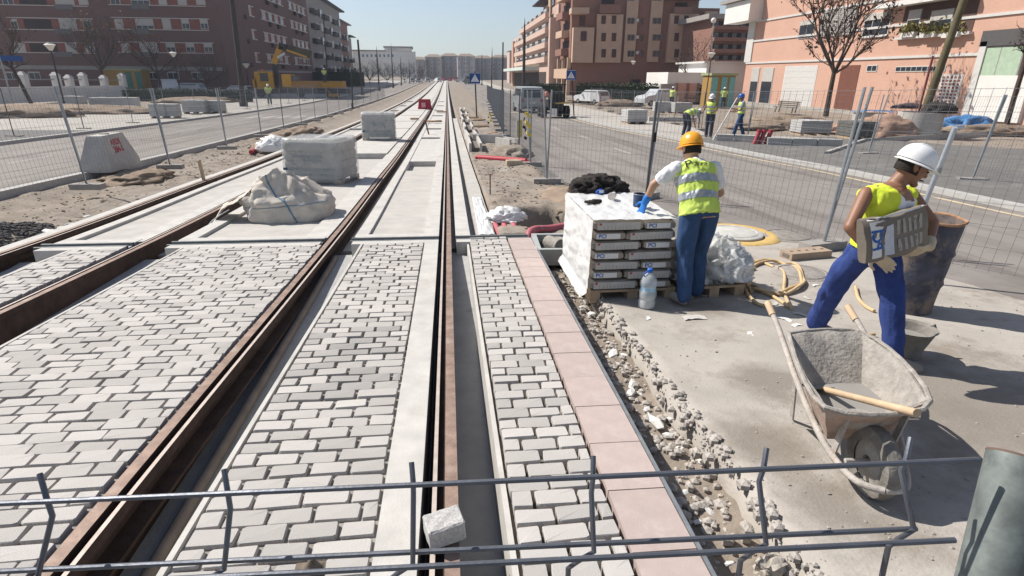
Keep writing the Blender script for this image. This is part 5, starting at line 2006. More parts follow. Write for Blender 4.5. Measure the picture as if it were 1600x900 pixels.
# --- salmon building on the right
XS = 35.5
def SX(px, py):
    q = PXp(px, py, XS)
    return q
Pn = Vector((XS, 22, 0))
t = empty('salmon_building', (XS, 45, gz(45)), 0, 'salmon brick building with white bands and garage doors on the right', 'building')
f = Fac(t, Pn, (0, 1))
yf = f.at(1166, 100)[0]
f.box('wall', -4, yf, -2, 16, 0, 13, SALMON)
z1, z2, z3 = f.at(1200, 97.5)[1], f.at(1200, 62)[1], f.at(1200, 31)[1]
for z in (z1, z2, z3):
    f.box('string_course', -4, yf, z - .09, z + .09, .1, .2, WFRAME)
f.box('plinth', -4, yf, -2, f.at(1300, 170)[1], .12, .3, PAVE)
gd = f.pbox('garage_door', 1223, 103, 1273, 166, .03, .1, WHITER)
for k in range(7):
    s0, s1, a, c = f.rect(1224, 103, 1272, 166)
    z = a + (c - a) * (k + .5) / 7
    f.box('door_panel', s0, s1, z - .26, z + .26, .045, .05, WFRAME, gd)
dd = f.pbox('doorway', 1309, 102, 1338, 171, .03, .1, M('doorway_brown', (.16, .065, .045), .9, .15))
for a, c in ((1189, 1206), (1172, 1184)):
    f.pwin(a, 106, c, 164, panes=1, out=.05, blind=.35)
f.pwin(1355, 101.5, 1371, 112, panes=2, out=.05)
f.pwin(1400, 103, 1478, 112, panes=9, out=.05, fw=.06)
gate = f.pbox('grid_door', 1466, 116, 1500, 168, .04, .1, WFRAME)
s0, s1, a, c = f.rect(1468, 118, 1498, 166)
for i in range(5):
    for j in range(9):
        q0 = s0 + (s1 - s0) * (i + .15) / 5
        q1 = s0 + (s1 - s0) * (i + .75) / 5
        r0 = a + (c - a) * (j + .15) / 9
        f.box('grid_hole', q0, q1, r0, r0 + (c - a) * .068, .05, .03, REDPAN, gate)
f.pbox('white_wall', 1526, 118, 1606, 190, .25, .4, WHITER)
f.pwin(1531, 72, 1600, 121, panes=2, out=.2, frame=GREYR, glass=M('green_blind', (.36, .46, .34), .6, .1, 3))
f.pbox('lintel', 1540, 46, 1612, 71, .3, .4, M('lintel_dark', (.09, .085, .085), .8, .1))
f.pbox('pilaster', 1522, 66, 1532, 190, .3, .5, WFRAME)
f.pwin(1351, 20, 1391, 56, panes=3, out=.06, blind=.25, sill=True)
f.pwin(1250, 32, 1273, 60, panes=2, out=.06, frame=GREYR, blind=.2)
lt = f.pbox('lattice_panel', 1284, 15, 1337, 56, .08, .1, WFRAME)
s0, s1, a, c = f.rect(1284, 15, 1337, 56)
for k in range(14):
    z = a + (c - a) * (k + .5) / 14
    f.box('slat', s0, s1, z - .05, z + .02, .11, .05, GREYR, lt)
f.pbox('loggia', 1412, 2, 1524, 56, .04, .1, M('loggia_dark', (.10, .06, .05), .9, .2))
for a, c in ((1420, 1440), (1455, 1490)):
    f.pwin(a, 15, c, 44, panes=1, out=.09, blind=.5, frame=GREYR)
f.pbox('balcony_slab', 1384, -4, 1530, 4, .9, 1.2, WHITER)
f.pbox('loggia_ledge', 1404, 54, 1520, 58, .35, .5, WFRAME)
f.pbox('bay_box', 1153, 4, 1192, 35, 1.6, 1.8, WHITER)
f.pbox('bay_roof', 1150, -2, 1196, 3, 2.0, 2.3, GREYR)
f.pbox('wall_end_strip', 1168, 35, 1178, 97, .12, .2, WFRAME)  # white strip along the far end of the wall
LEAFY = M('shrub_leaf', (.19, .17, .045), .8, .3, 9)
for i, px in enumerate((1420, 1452, 1487)):
    q = PXp(px, 52, XS - .35)
    t = empty('flower_box', q, 0, 'window box with yellow-green shrub on the salmon building ledge, %s from left' % ORD[i], 'planter', 'flower boxes on the ledge')
    MB().box((0, 0, -.1), (.35, 1.3, .35), taper=1.1).build('box', WHITER, t)
    b = MB()
    for k in range(220):
        a = Vector((rw.gauss(0, .22), rw.gauss(0, .5), abs(rw.gauss(.2, .3))))
        d_ = Vector((rw.uniform(-1, 1), rw.uniform(-1, 1), rw.uniform(-.3, 1))).normalized() * .16
        e_ = Vector((rw.uniform(-1, 1), rw.uniform(-1, 1), rw.uniform(-1, 1))).normalized() * .07
        b.add([a - d_, a + e_, a + d_, a - e_], [(0, 1, 2, 3)])
    b.build('foliage', LEAFY, t, fix=False)

# ------------------------------------------------------------------ walls, kiosks, poles, lamps, signs
A, B_ = G(-30, 163, 0), G(200, 152.5, 0)
t = empty('garden_wall', A, 0, 'low white garden wall with capped pillars before the left building', 'wall')
d = B_ - A
MB().bar(Vector((0, 0, .7)), Vector((d.x, d.y, d.z + .7)), .3, 1.5, up=(0, 0, 1)).build('wall', WHITER, t)
for i, px in enumerate((-20, 31, 78, 98, 122, 159, 196)):
    k = (px + 30) / 230
    P_ = d * k
    big = px not in (98, 159)
    MB().box((P_.x, P_.y, P_.z + 1.3), (.65, .65, 2.7 if big else 2.2)).build('pillar', WHITER, t)
    MB().box((P_.x, P_.y, P_.z + (2.75 if big else 2.5)), (.8, .8, .35), taper=.3).build('pillar_cap', WFRAME, t)
MB().tube([d * .05 + Vector((0, 0, 2.2)), d * .98 + Vector((0, 0, 2.1))], .05, 5).build('rail', STEEL, t)
YEL = M('kiosk_yellow', (.33, .20, .06), .7, .1)
GRN = M('kiosk_green', (.05, .16, .14), .6, .1)
TURQ = M('kiosk_turquoise', (.16, .42, .42), .6, .1)
def kiosk(label, x0_, x1_, yt, yb, Y, panels):
    P0 = PYp(x0_, yb, Y)
    t = empty('kiosk', (P0.x, Y, gz(Y)), 0, label, 'kiosk')
    f = Fac(t, P0, (1, 0))
    s0, s1, z0, z1 = f.rect(x0_, yt, x1_, yb)
    z0 = gz(Y) - .1
    f.box('body', s0, s1, z0, z1, 0, 2.2, YEL)
    f.box('roof', s0 - .15, s1 + .15, z1, z1 + .22, .2, 2.6, M('kiosk_roof', (.30, .34, .18), .6, .1))
    for a, c, m in panels:
        f.box('panel', s0 + (s1 - s0) * a, s0 + (s1 - s0) * c, z0 + .1, z1 - .15, .05, .1, m)
kiosk('yellow and green kiosk beside the white wall at left', 165, 224, 110, 150, 85, ((.58, .72, GRN), (.83, .98, GRN)))
kiosk('turquoise and orange site kiosk before the low white building', 1110, 1147, 118, 164, 60, ((.02, .26, TURQ), (.42, .66, TURQ), (.76, .98, TURQ)))

PDARK = M('pole_dark', (.05, .042, .04), .7, .2, 3)
def pole(label, bx_, by_, tx, ty, Y, r, name='catenary_pole', spike=False):
    b_ = PYp(bx_, by_, Y)
    tp_ = PYp(tx, ty, Y)
    g0 = gz(Y) - .1
    t = empty(name, (b_.x, Y, g0), 0, label, 'pole', 'tram line poles')
    hh = tp_.z - g0
    v = Vector((tp_.x - b_.x, 0, hh))
    MB().tube([Vector((0, 0, 0)), v * (.8 if spike else 1)], r, 10, r1=r * .72).build('shaft', PDARK, t, smooth=True)
    MB().tube([(0, 0, 0), (0, 0, .5)], r * 1.5, 8).build('base', PDARK, t, smooth=True)
    if spike:
        MB().tube([v * .8, v], r * .6, 8, r1=.02).build('spire', PDARK, t, smooth=True)
    return t
pole('thick dark pole standing before the corner of the left brick block', 381, 165, 359, -30, 58, .26)
for i, (bx_, tx, ty, Y, r) in enumerate(((565, 559, 62, 100, .20), (592, 588, 72, 125, .16), (614, 611, 68, 150, .15), (627, 626, 88, 180, .17), (640, 639, 92, 215, .16))):
    pole('dark tram pole left of the tracks, %s from the left among the slim ones' % ORD[i], bx_, 130, tx, ty, Y, r, spike=i > 0)
pole('slim light pole before the grey-brown balcony block', 512, 130, 505, 22, 92, .10)
for i, (bx_, tx, ty, Y, r) in enumerate(((818, 820, 28, 95, .27), (785, 786, 66, 110, .17), (768, 769, 73, 150, .16), (753, 753, 86, 190, .15))):
    pole('dark tram pole right of the tracks, %s from the right' % ORD[i], bx_, 133, tx, ty, Y, r, spike=i in (0, 2))
pole('dark sign post standing at the left fence', 551, 170, 549, 112, 55, .07, 'sign_post')

LAMPW = M('lamp_glass', (.70, .69, .66), .4, .05)
def lamp(label, bx_, by_, tx, ty, s=1.):
    p = G(bx_, by_, -.05)
    hh = ht(p, tx, ty)
    sx_ = PYp(tx, ty, p.y).x - p.x
    t = empty('street_lamp', p, 0, label, 'street lamp', 'street lamps')
    v = Vector((sx_ * .6, 0, hh))
    MB().tube([(0, 0, 0), v * .93], .07 * s, 8, r1=.045 * s).build('post', PDARK, t, smooth=True)
    MB().tube([(0, 0, 0), v * .14], .12 * s, 8, r1=.09 * s).build('post_base', PDARK, t, smooth=True)
    MB().lathe(v * .93, [(.1 * s, 0), (.34 * s, .38 * s), (.40 * s, .42 * s), (.22 * s, .50 * s)], 12).build('lantern', LAMPW, t, smooth=True)
    MB().lathe(v * .93 + Vector((0, 0, .5 * s)), [(.24 * s, 0), (.06 * s, .12 * s)], 12).build('hood', PDARK, t, smooth=True)
lamp('street lamp before the far left of the brick block', 103, 172, 78, 72)
lamp('street lamp beside the left kiosk', 284, 155, 270, 84, 1.1)
lamp('street lamp next to the thick dark pole', 390, 152, 386, 103, 1.2)
lamp('street lamp between the workers and the turquoise kiosk', 1100, 172, 1113, 84, .9)
lamp('street lamp before the base of the brown tower', 915, 146, 915, 106, 1.0)
lamp('street lamp before the tower at the bare dark tree', 986, 152, 989, 97, 1.1)
p = G(1106, 165, 0)
t = empty('floodlight_mast', p, 0, 'tall thin mast with a round lamp before the brown block', 'mast')
q = PYp(1115, 32, p.y)
MB().tube([(0, 0, 0), q - p], .06, 7).build('mast', STEEL, t)
MB().ball(q - p, .28, 10, 6).build('lamp', LAMPW, t, smooth=True)

SBLUE = M('sign_blue', (.015, .07, .25), .5, .05)
SWHITE = M('sign_white', (.75, .75, .75), .5, .04)
def xsign(label, base, top, cx, cy, size):
    p = G(*base, -.08)
    t = empty('crossing_sign', p, 0, label, 'road sign', 'pedestrian crossing signs')
    q = PYp(cx, cy, p.y) - p
    hh = ht(p, *top)
    MB().tube([(0, 0, 0), (q.x, 0, hh)], .045, 8).build('post', PDARK, t, smooth=True)
    pl = MB().box((q.x, -.06, q.z), (size, .03, size)).build('plate', SBLUE, t)
    b = MB()
    s = size * .40
    vs = [(q.x - s, -.078, q.z - s * .75), (q.x + s, -.078, q.z - s * .75), (q.x, -.078, q.z + s * .95)]
    b.add(vs, [(0, 1, 2)])
    b.build('white_triangle', SWHITE, t, fix=False)
    b = MB()
    u = size / 10
    b.ball((q.x, -.082, q.z + u * 1.2), u * .45, 6, 4)
    b.bar((q.x, -.082, q.z + u * .8), (q.x - u * .2, -.082, q.z - u * .8), u * .9, .004)
    b.bar((q.x - u * .2, -.082, q.z - u * .7), (q.x - u * 1.1, -.082, q.z - u * 2.6), u * .5, .004)
    b.bar((q.x - u * .2, -.082, q.z - u * .7), (q.x + u * .9, -.082, q.z - u * 2.6), u * .5, .004)
    b.build('walking_figure', BLACK, t, fix=False)
    for k in range(2):
        MB().box((q.x, -.078, q.z + (size * .47) * (1 if k else -1)), (size * .94, .004, size * .03)).build('border', SWHITE, t)
xsign('blue pedestrian crossing sign at the right side of the tracks', (745, 186), (742, 112), 742, 122.5, .68)
xsign('blue pedestrian crossing sign beyond the right road by the dumper', (897, 183), (892, 104), 892, 117.5, .66)
p = G(812, 228, -.1)
t = empty('notice_board', p, 0, 'narrow yellow and white notice board on the right fence', 'notice board')
MB().box((0, -.02, .62), (.17, .02, .62), rz=.2).build('yellow_board', YT, t)
MB().box((-.1, -.01, .62), (.06, .02, .62), rz=.2).build('white_edge', SWHITE, t)
t = empty('street_sign', G(22, 168, 0), 0, 'blue street sign board at the far left edge', 'sign')
q = PYp(8, 91, t.location.y) - t.location
MB().tube([(0, 0, 0), (0, 0, q.z + .3)], .06, 7).build('post', STEEL, t)
MB().box((q.x, 0, q.z), (2.6, .06, .42)).build('board', SBLUE, t)


# ------------------------------------------------------------------ trees
BARK = M('bark', (.075, .055, .045), .95, .25, 6, .5, 30)
def tree(label, base, top, crown_w, leafcol, leaves, seed, cy0=.35, twig=1.0, lean=0., name='bare_tree', dens=1.0, Y=None):
    rd = random.Random(seed)
    p = G(*base, -.05)
    if Y:
        p = Vector((PYp(*base, Y).x, Y, gz(Y) - .05))
    H_ = ht(p, *top)
    W = crown_w * p.y / F * .5
    t = empty(name, p, 0, label, 'tree', 'street trees')
    b = MB()
    tr = MB()
    lv = MB()
    th = H_ * cy0
    r0 = max(.05, H_ * .022)
    tr.tube([Vector((0, 0, 0)), Vector((lean * .5, .02, th * .5)), Vector((lean, 0, th))], r0, 8, r1=r0 * .75)
    tips = []
    def grow(p0, d, L, r, lev):
        n = 3
        pts = [p0]
        q = p0.copy()
        dd = d.copy()
        for i in range(n):
            dd = (dd + Vector((rd.uniform(-.22, .22), rd.uniform(-.22, .22), rd.uniform(-.05, .18)))).normalized()
            q = q + dd * (L / n)
            pts.append(q.copy())
        b.tube(pts, r, 5 if lev < 2 else 3, caps=False, r1=r * .5)
        tips.append((pts[-1], lev))
        tips.append((pts[-2], lev))
        if lev < 3:
            for k in range(int((4 if lev < 2 else 3) * dens + .5)):
                a = rd.choice(pts[1:])
                nd = (dd + Vector((rd.uniform(-1, 1), rd.uniform(-1, 1), rd.uniform(-.35, .6))) * .75).normalized()
                grow(a, nd, L * rd.uniform(.5, .75), r * .5, lev + 1)
    st = Vector((lean, 0, th))
    for k in range(7):
        a = 2 * math.pi * k / 7 + rd.uniform(-.3, .3)
        el = rd.uniform(.35, 1.25)
        d = Vector((math.cos(a) * math.cos(el), math.sin(a) * math.cos(el), math.sin(el)))
        L = min((H_ - th) / max(.35, math.sin(el)), W / max(.25, math.cos(el))) * .60
        grow(st - Vector((0, 0, rd.uniform(0, th * .12))), d, L, r0 * .5 * twig, 0)
    for k in range(leaves):
        q, lev = rd.choice(tips)
        a = q + Vector((rd.gauss(0, .12), rd.gauss(0, .12), rd.gauss(0, .12))) * (H_ / 6)
        s = H_ * .016 * rd.uniform(.6, 1.4)
        d_ = Vector((rd.uniform(-1, 1), rd.uniform(-1, 1), rd.uniform(-1, 1))).normalized() * s
        e_ = Vector((rd.uniform(-1, 1), rd.uniform(-1, 1), rd.uniform(-1, 1))).normalized() * s * .6
        lv.add([a - d_, a + e_, a + d_, a - e_], [(0, 1, 2, 3)])
    tr.build('trunk', BARK, t, smooth=True)
    b.build('branches', BARK, t, fix=False, smooth='all')
    if leaves:
        lv.build('leaves', M('leaf_%s' % seed, leafcol, .85, .35, 3), t, fix=False)
    return t


tree('bare tree with dark dry leaves before the salmon building', (1290, 182), (1305, -25), 165, (.075, .045, .035), 1000, 1, .36, 1.0, dens=1.35)
tree('dark dry-leaved small tree behind the far workers', (1079, 158), (1080, 62), 62, (.06, .045, .035), 420, 2, .3, 1.2)
tree('thin reddish bare tree beside the turquoise kiosk', (1153, 150), (1160, 68), 46, (.20, .09, .06), 120, 3, .4)
tree('slim staked tree at the right edge before the white wall', (1570, 203), (1592, 5), 40, (.12, .08, .05), 50, 4, .62, .8)
tree('wide dark bare tree before the brown tower', (970, 140), (972, 80), 78, (.06, .045, .04), 500, 5, .35, 1.3)
tree('dark leafless tree right of the wide one before the tower', (1010, 140), (1012, 90), 50, (.07, .05, .04), 200, 6, .4, 1.2)
tree('bare tree with sparse orange leaves behind the white wall', (168, 152), (160, 42), 105, (.26, .13, .05), 260, 7, .42, 1.0, dens=1.3, Y=84)
tree('tall thin dark tree at the far left before the wall', (52, 168), (25, 25), 46, (.10, .06, .04), 60, 8, .45, .8, lean=-.8)
tree('small tree with many orange leaves beside the left kiosk', (252, 142), (246, 52), 85, (.32, .15, .06), 380, 9, .38, 1.0, Y=86)
tree('low bare tree before the corner of the left brick block', (325, 144), (322, 82), 70, (.12, .08, .05), 60, 10, .35, 1.2, dens=1.1, Y=84)
for i, (px, wd) in enumerate(((578, 30), (605, 30), (632, 24), (655, 22), (548, 24))):
    tree('distant brownish tree below the white hillside building, %s of the row' % ORD[i], (px, 130), (px, 104), wd * 1.5, (.10, .075, .05), 900, 30 + i, .2, 1.6, name='distant_tree')
def hedge(label, a, c, h, wdt, n, seed, col=(.035, .055, .022)):
    a, c = Vector(a), Vector(c)
    rd = random.Random(seed)
    t = empty('hedge', (a.x, a.y, gz(a.y) - .1), 0, label, 'hedge', 'hedges')
    b = MB()
    d = Vector((c.x - a.x, c.y - a.y, gz(c.y) - gz(a.y)))
    pr = Vector((-d.y, d.x, 0)).normalized()
    MB().bar(Vector((0, 0, h * .45)), d + Vector((0, 0, h * .45)), wdt * .8, h * .85, up=(0, 0, 1)).build('core', M('hedge_core', (.02, .028, .014), .95, .3), t)
    for k in range(n):
        q = d * rd.random() + pr * rd.uniform(-wdt / 2, wdt / 2) + Vector((0, 0, h * rd.uniform(.05, 1.05)))
        d_ = Vector((rd.uniform(-1, 1), rd.uniform(-1, 1), rd.uniform(-1, 1))).normalized() * .16
        e_ = Vector((rd.uniform(-1, 1), rd.uniform(-1, 1), rd.uniform(-1, 1))).normalized() * .1
        b.add([q - d_, q + e_, q + d_, q - e_], [(0, 1, 2, 3)])
    b.build('foliage', M('hedge_leaf', col, .8, .4, 2), t, fix=False)
hedge('long dark green hedge below the brown tower', (18, 82), (32, 72), 2.2, 1.6, 3000, 1)
hedge('dark green hedge at the pink building beyond the van', (12.5, 96), (17.5, 92), 2.0, 1.5, 1200, 2)
hedge('low green hedge left behind the parked cars', (-38, 76), (-22, 70), 1.3, 1.2, 2000, 3)
hedge('scrubby dark hedge below the third left block', (-40, 150), (-20, 150), 4, 3, 2500, 4, (.06, .055, .03))


# ------------------------------------------------------------------ vehicles
TYRE = M('tyre', (.025, .025, .025), .9, .2)
def car(label, cat, c, rz, L, Wd, H_, col, name='parked_car', van=False, group='parked cars'):
    t = empty(name, c, rz, label, cat, group)
    paint = M('paint_%s_%d' % (name, int(col[0] * 999)), col, .3, .06, 1, spec=.6)
    hw = Wd / 2
    # side profile, x forward
    if van:
        pr = [(-.5, .16), (-.5, .55), (-.47, .97), (-.42, 1.0), (.16, 1.0), (.30, .93), (.40, .62), (.48, .52), (.5, .2)]
    else:
        pr = [(-.5, .2), (-.5, .55), (-.46, .68), (-.40, .97), (-.33, 1.0), (.08, 1.0), (.22, .68), (.44, .60), (.5, .45), (.5, .2)]
    b = MB()
    n = len(pr)
    secs = ((-1, .90), (-.93, 1.0), (.93, 1.0), (1, .90))
    vs = []
    for yk, k in secs:
        for x, z in pr:
            up_ = max(0, (z - .6) / .4)
            vs.append((x * L * (1 if abs(yk) < 1 else .985), yk * hw * (1 - .10 * up_), z * H_ * (1 if abs(yk) < 1 else .985) + (0 if abs(yk) < 1 else .01)))
    fs = []
    for i in range(3):
        for j in range(n):
            j2 = (j + 1) % n
            fs.append((i * n + j, i * n + j2, (i + 1) * n + j2, (i + 1) * n + j))
    fs += [tuple(range(n)), tuple(3 * n + j for j in range(n - 1, -1, -1))]
    b.add(vs, fs).build('body', paint, t, smooth=True)
    for sgn in (-1, 1):
        for x in (-.31, .31):
            wz = .18 * H_
            w_ = MB().loft([((x * L, sgn * (hw - .2), wz), (wz, 0, 0), (0, 0, wz)), ((x * L, sgn * (hw + .01), wz), (wz, 0, 0), (0, 0, wz))], 16).build('wheel', TYRE, t, smooth=True)
            MB().loft([((x * L, sgn * (hw + .012), wz), (wz * .6, 0, 0), (0, 0, wz * .6)), ((x * L, sgn * (hw + .02), wz), (wz * .5, 0, 0), (0, 0, wz * .5))], 12).build('rim', STEEL, w_)
        a0, a1 = (-.38, .12) if not van else (-.42, .22)
        MB().add([(a0 * L, sgn * (hw * .955 + .012), .66 * H_), (a1 * L + .08 * L, sgn * (hw * .955 + .012), .66 * H_), (a1 * L - .02 * L, sgn * (hw * .91 + .012), .92 * H_), ((a0 + .03) * L, sgn * (hw * .91 + .012), .92 * H_)], [(0, 1, 2, 3)]).build('side_window', GLASS, t, fix=False)
        MB().box((-.5 * L, sgn * hw * .82, .5 * H_), (.05, .16, .26)).build('tail_light', REDB, t)
        MB().box((.495 * L, sgn * hw * .75, .46 * H_), (.06, .3, .16)).build('headlight', LAMPW, t)
        MB().box((.14 * L, sgn * (hw + .1), .66 * H_), (.12, .2, .16)).build('mirror', paint, t)
    zr = (.60, .90)
    xr = (-.495, -.468) if van else (-.478, -.425)
    MB().add([(xr[0] * L - .02, -hw * .75, zr[0] * H_), (xr[0] * L - .02, hw * .75, zr[0] * H_), (xr[1] * L - .03, hw * .72, zr[1] * H_), (xr[1] * L - .03, -hw * .72, zr[1] * H_)], [(0, 1, 2, 3)]).build('rear_window', GLASS, t, fix=False)
    MB().box((-.505 * L, 0, .22 * H_), (.08, Wd * .9, .16)).build('bumper', M('bumper', (.08, .08, .085), .6, .1), t)
    MB().box((-.512 * L, 0, .40 * H_), (.02, .5, .11)).build('number_plate', SWHITE, t)
    return t


p = G(826, 180, -.1)
car('grey van driving away on the right road, seen from behind', 'van', (6.75, 50.5, gz(50.5) - .096), R(93), 4.4, 1.9, 2.05, (.33, .35, .36), 'van', True, 'vehicles on the right road')
car('white van parked behind the left kiosk', 'van', (-38.2, 88, gz(88)), R(-60), 4.6, 2.0, 2.2, (.70, .70, .70), 'van', True)
car('silver estate car parked right of the white van at left', 'car', (-35.0, 86, gz(86)), R(175), 4.6, 1.8, 1.75, (.36, .38, .40))
car('grey car parked before the corner of the left brick block', 'car', (-28.0, 84, gz(84)), R(170), 4.3, 1.8, 1.5, (.42, .42, .43))
car('silver car parked at the right beyond the soil heaps', 'car', (22.2, 62, gz(62)), R(200), 4.5, 1.8, 1.7, (.50, .52, .54))
car('white car parked far beyond the hedge at right', 'car', (16.6, 68, gz(68)), R(120), 4.4, 1.8, 1.5, (.65, .65, .65))
for i, (px, Y, cl) in enumerate(((655, 230, .7), (668, 235, .6), (684, 240, .75), (640, 225, .5), (735, 200, .15), (720, 245, .6))):
    q = PYp(px, 124, Y)
    car('distant car at the end of the street, %s from the left' % ORD[(1, 2, 3, 0, 5, 4)[i]], 'car', (q.x, Y, gz(Y)), R(80 + 15 * i), 4.4, 1.8, 1.6 if cl > .2 else 2.6, (cl, cl, cl), 'distant_car', cl < .2, 'cars at the end of the street')

# site dumper seen from behind
c = Vector((7.35, 41.6, gz(41.6) - .096))
t = empty('site_dumper', c, R(4), 'dark site tractor with red lamp and loader parked behind the van', 'dumper', 'vehicles on the right road')
DKM = M('dark_machine', (.03, .03, .032), .6, .3, 4)
MB().box((.15, .5, .85), (1.1, 2.0, .7)).build('engine_body', DKM, t)
MB().box((.25, -.3, 1.35), (1.0, .6, .6)).build('rear_box', DKM, t)
for k in range(4):
    MB().tube([((-.25, .85)[k % 2], (.1, 1.2)[k // 2], 1.2), ((-.25, .85)[k % 2], (.1, 1.2)[k // 2], 2.2)], .035, 6).build('cab_post', DKM, t)
MB().box((.3, .65, 2.22), (1.3, 1.3, .08)).build('cab_roof', DKM, t)
MB().box((-.05, -.72, .45), (.42, .1, .42)).build('white_plate', SWHITE, t)
for x, y, r in ((-.65, -.1, .42), (1.0, -.1, .42), (-.55, 1.4, .33), (.9, 1.4, .33)):
    w_ = MB().loft([((x - .16, y, r), (0, r, 0), (0, 0, r)), ((x + .16, y, r), (0, r, 0), (0, 0, r))], 18).build('wheel', TYRE, t, smooth=True)
MB().lathe((-.52, -.35, 1.45), [(.16, 0), (.18, .2), (.08, .34)], 10).build('red_lamp', M('pale_red', (.55, .22, .18), .5, .1), t, smooth=True)
MB().bar((.1, -.5, 1.0), (1.1, -.75, 1.05), .1, .1).build('tow_arm', M('dumper_yellow', (.5, .33, .05), .6, .1), t)

# crane truck
YC = 84.
cq = lambda px, py, Y=YC: PYp(px, py, Y)
g0 = gz(YC)
t = empty('crane_truck', (cq(470, 140).x, YC, g0), 0, 'yellow crane truck with folded boom and orange flatbed at left', 'truck')
o = Vector(t.location)
CY = M('crane_yellow', (.48, .25, .03), .5, .12, 2)
CO = M('bed_orange', (.40, .20, .06), .6, .12, 2)
def cbox(nm, xl, yt, xr, yb, dy, mat, y0_=0.):
    a, c_ = cq(xl, yb), cq(xr, yt)
    return MB().box2((a.x - o.x, y0_, a.z - o.z), (c_.x - o.x, y0_ + dy, c_.z - o.z)).build(nm, mat, t)
cb = cbox('cab', 400, 112, 425, 139, 2.3, CY)
cbox('cab_window', 407, 114, 418, 127, .03, GLASS, -.03)
cbox('cab_front', 396, 124, 400, 138, 2.2, CY)
cbox('chassis', 400, 139, 545, 146, 1.2, DKM, .4)
cbox('flatbed', 453, 127, 536, 137, 2.3, CO)
cbox('stake_box', 442, 116, 454, 136, 2.3, M('box_orange', (.62, .33, .05), .6, .1, 2), -.1)
cbox('load_box', 456, 118, 465, 127, 1.8, M('load_grey', (.16, .15, .13), .9, .2))
cbox('tail_panel', 504, 128, 536, 136, .06, CY, -.08)
for x in (408, 470, 515, 525):
    a = cq(x, 150)
    r = .5
    MB().loft([((a.x - o.x, .0, r), (r, 0, 0), (0, 0, r)), ((a.x - o.x, .4, r), (r, 0, 0), (0, 0, r))], 16).build('wheel', TYRE, t, smooth=True)
def barp(nm, a, c_, wd, mat, y=1.0):
    A_, C_ = cq(*a) - o, cq(*c_) - o
    A_.y = C_.y = y
    MB().bar(A_, C_, wd * 1.15, .5, up=(0, 1, 0)).build(nm, mat, t)
    return A_, C_
barp('crane_column', (428, 140), (427, 100), .55, DKM)
barp('boom', (425, 99), (436, 72), .62, CY, .9)
barp('boom_head', (433, 71), (447, 75), .7, DKM, .9)
barp('jib', (445, 74), (484, 86), .85, M('jib_dark', (.07, .06, .035), .6, .4, 1), .9)
barp('jib_edge', (446, 78), (478, 89), .22, CY, .7)
barp('ram', (432, 90), (443, 83), .22, WFRAME, .6)
barp('beacon', (406, 112), (407, 109), .3, M('beacon', (.6, .2, .05), .5, .1), 1.)
t2 = empty('yellow_plate', G(522, 153, 0), 0, 'small yellow machine standing on the left road near the truck', 'machine')
MB().box((0, 0, .35), (1.3, .9, .35)).build('body', CY, t2)
MB().tube([(-.3, 0, .5), (-.9, 0, 1.1)], .05, 6).build('handle', CY, t2)
for k in (-.4, .4):
    MB().box((k, 0, .1), (.25, .8, .2)).build('skid', DKM, t2)

# ------------------------------------------------------------------ pallets of paving, heaps, ring, benches
PAV = M('paving_stack', (.46, .455, .445), .85, .1, 2, .3, 30, rnd=.1)
PAVD = M('paving_dark', (.13, .125, .115), .9, .25, 4, .3, 40)
def pstack(label, xl, xr, yt, yb, mat=PAV, wrap=True, dpt=1.0):
    p = G((xl + xr) / 2, yb, -.03)
    wd = (xr - xl) * p.y / F * 1.02
    hh = max(.4, ht(p, (xl + xr) / 2, yt) * .93)
    t = empty('paving_pallet', p + Vector((0, dpt / 2, 0)), R(random.Random(int(xl)).uniform(-6, 6)), label, 'paving stack', 'stacks of paving on pallets')
    n = 5
    for k in range(n):
        MB().box((0, 0, .12 + (hh - .12) * (k + .5) / n), (wd * (1 - .01 * (k % 2)), dpt, (hh - .12) / n - .012)).build('slab_layer', mat, t)
    for k in (-1, 0, 1):
        MB().box((k * wd * .42, 0, .055), (.12, dpt, .11)).build('pallet_runner', WOOD, t)
    if wrap:
        MB().box((-.1 * wd, 0, hh + .004), (wd * .3, dpt + .02, .008)).build('strap', WFRAME, t)
for lab, a in (('grey stack of paving behind the left fence, nearest the white wall', (97, 125, 149, 168)), ('long grey stack of paving on the left verge, left half', (145, 178, 151, 172)), ('long grey stack of paving on the left verge, right half', (178.5, 209, 151, 172)),
               ('pale stack of paving standing at the left road kerb', (238, 272, 161, 185)), ('brownish stack of paving right of the kerb stack', (288, 317, 155, 178)), ('pale stack of paving right of the brownish stack by the pole', (319, 345, 156, 177)),
               ('white-wrapped stack of paving behind the bending worker, left one', (1025, 1052, 158, 177)), ('stack of paving behind the bending worker, right one', (1053, 1081, 159, 178)), ('dark grey wrapped stack of paving beside the right road', (978, 1010, 170, 194)),
               ('white-wrapped stack of paving under the bare tree at right', (1250, 1300, 187, 212))):
    pstack(lab, *a)
pstack('dark stack of paving beside the white-wrapped one at right', 1326, 1368, 188, 218, PAVD, False)
p = G(1458, 213, -.03)
t = empty('concrete_ring', p + Vector((0, 1, 0)), 0, 'big grey concrete manhole ring at the foot of the leaning pole', 'concrete ring')
rr_ = 30 * p.y / F * 1.12
hh = ht(p, 1458, 177)
MB().lathe((0, 0, 0), [(rr_, 0), (rr_, hh), (rr_ * .85, hh), (rr_ * .85, hh * .3)], 36).build('ring', CONC2, t, smooth=True)
MB().lathe((0, 0, hh * .35), [(.001, 0), (rr_ * .86, 0)], 24, False).build('fill', SOIL, t)
bp_ = p + Vector((0, .6, hh))
heap('plastic_heap', 'black plastic heaped on the concrete ring', 'plastic', bp_ + Vector((rr_ * .55, 0, 0)), (.6, .5, .38), BLACK, 5, .4, 4, 3)
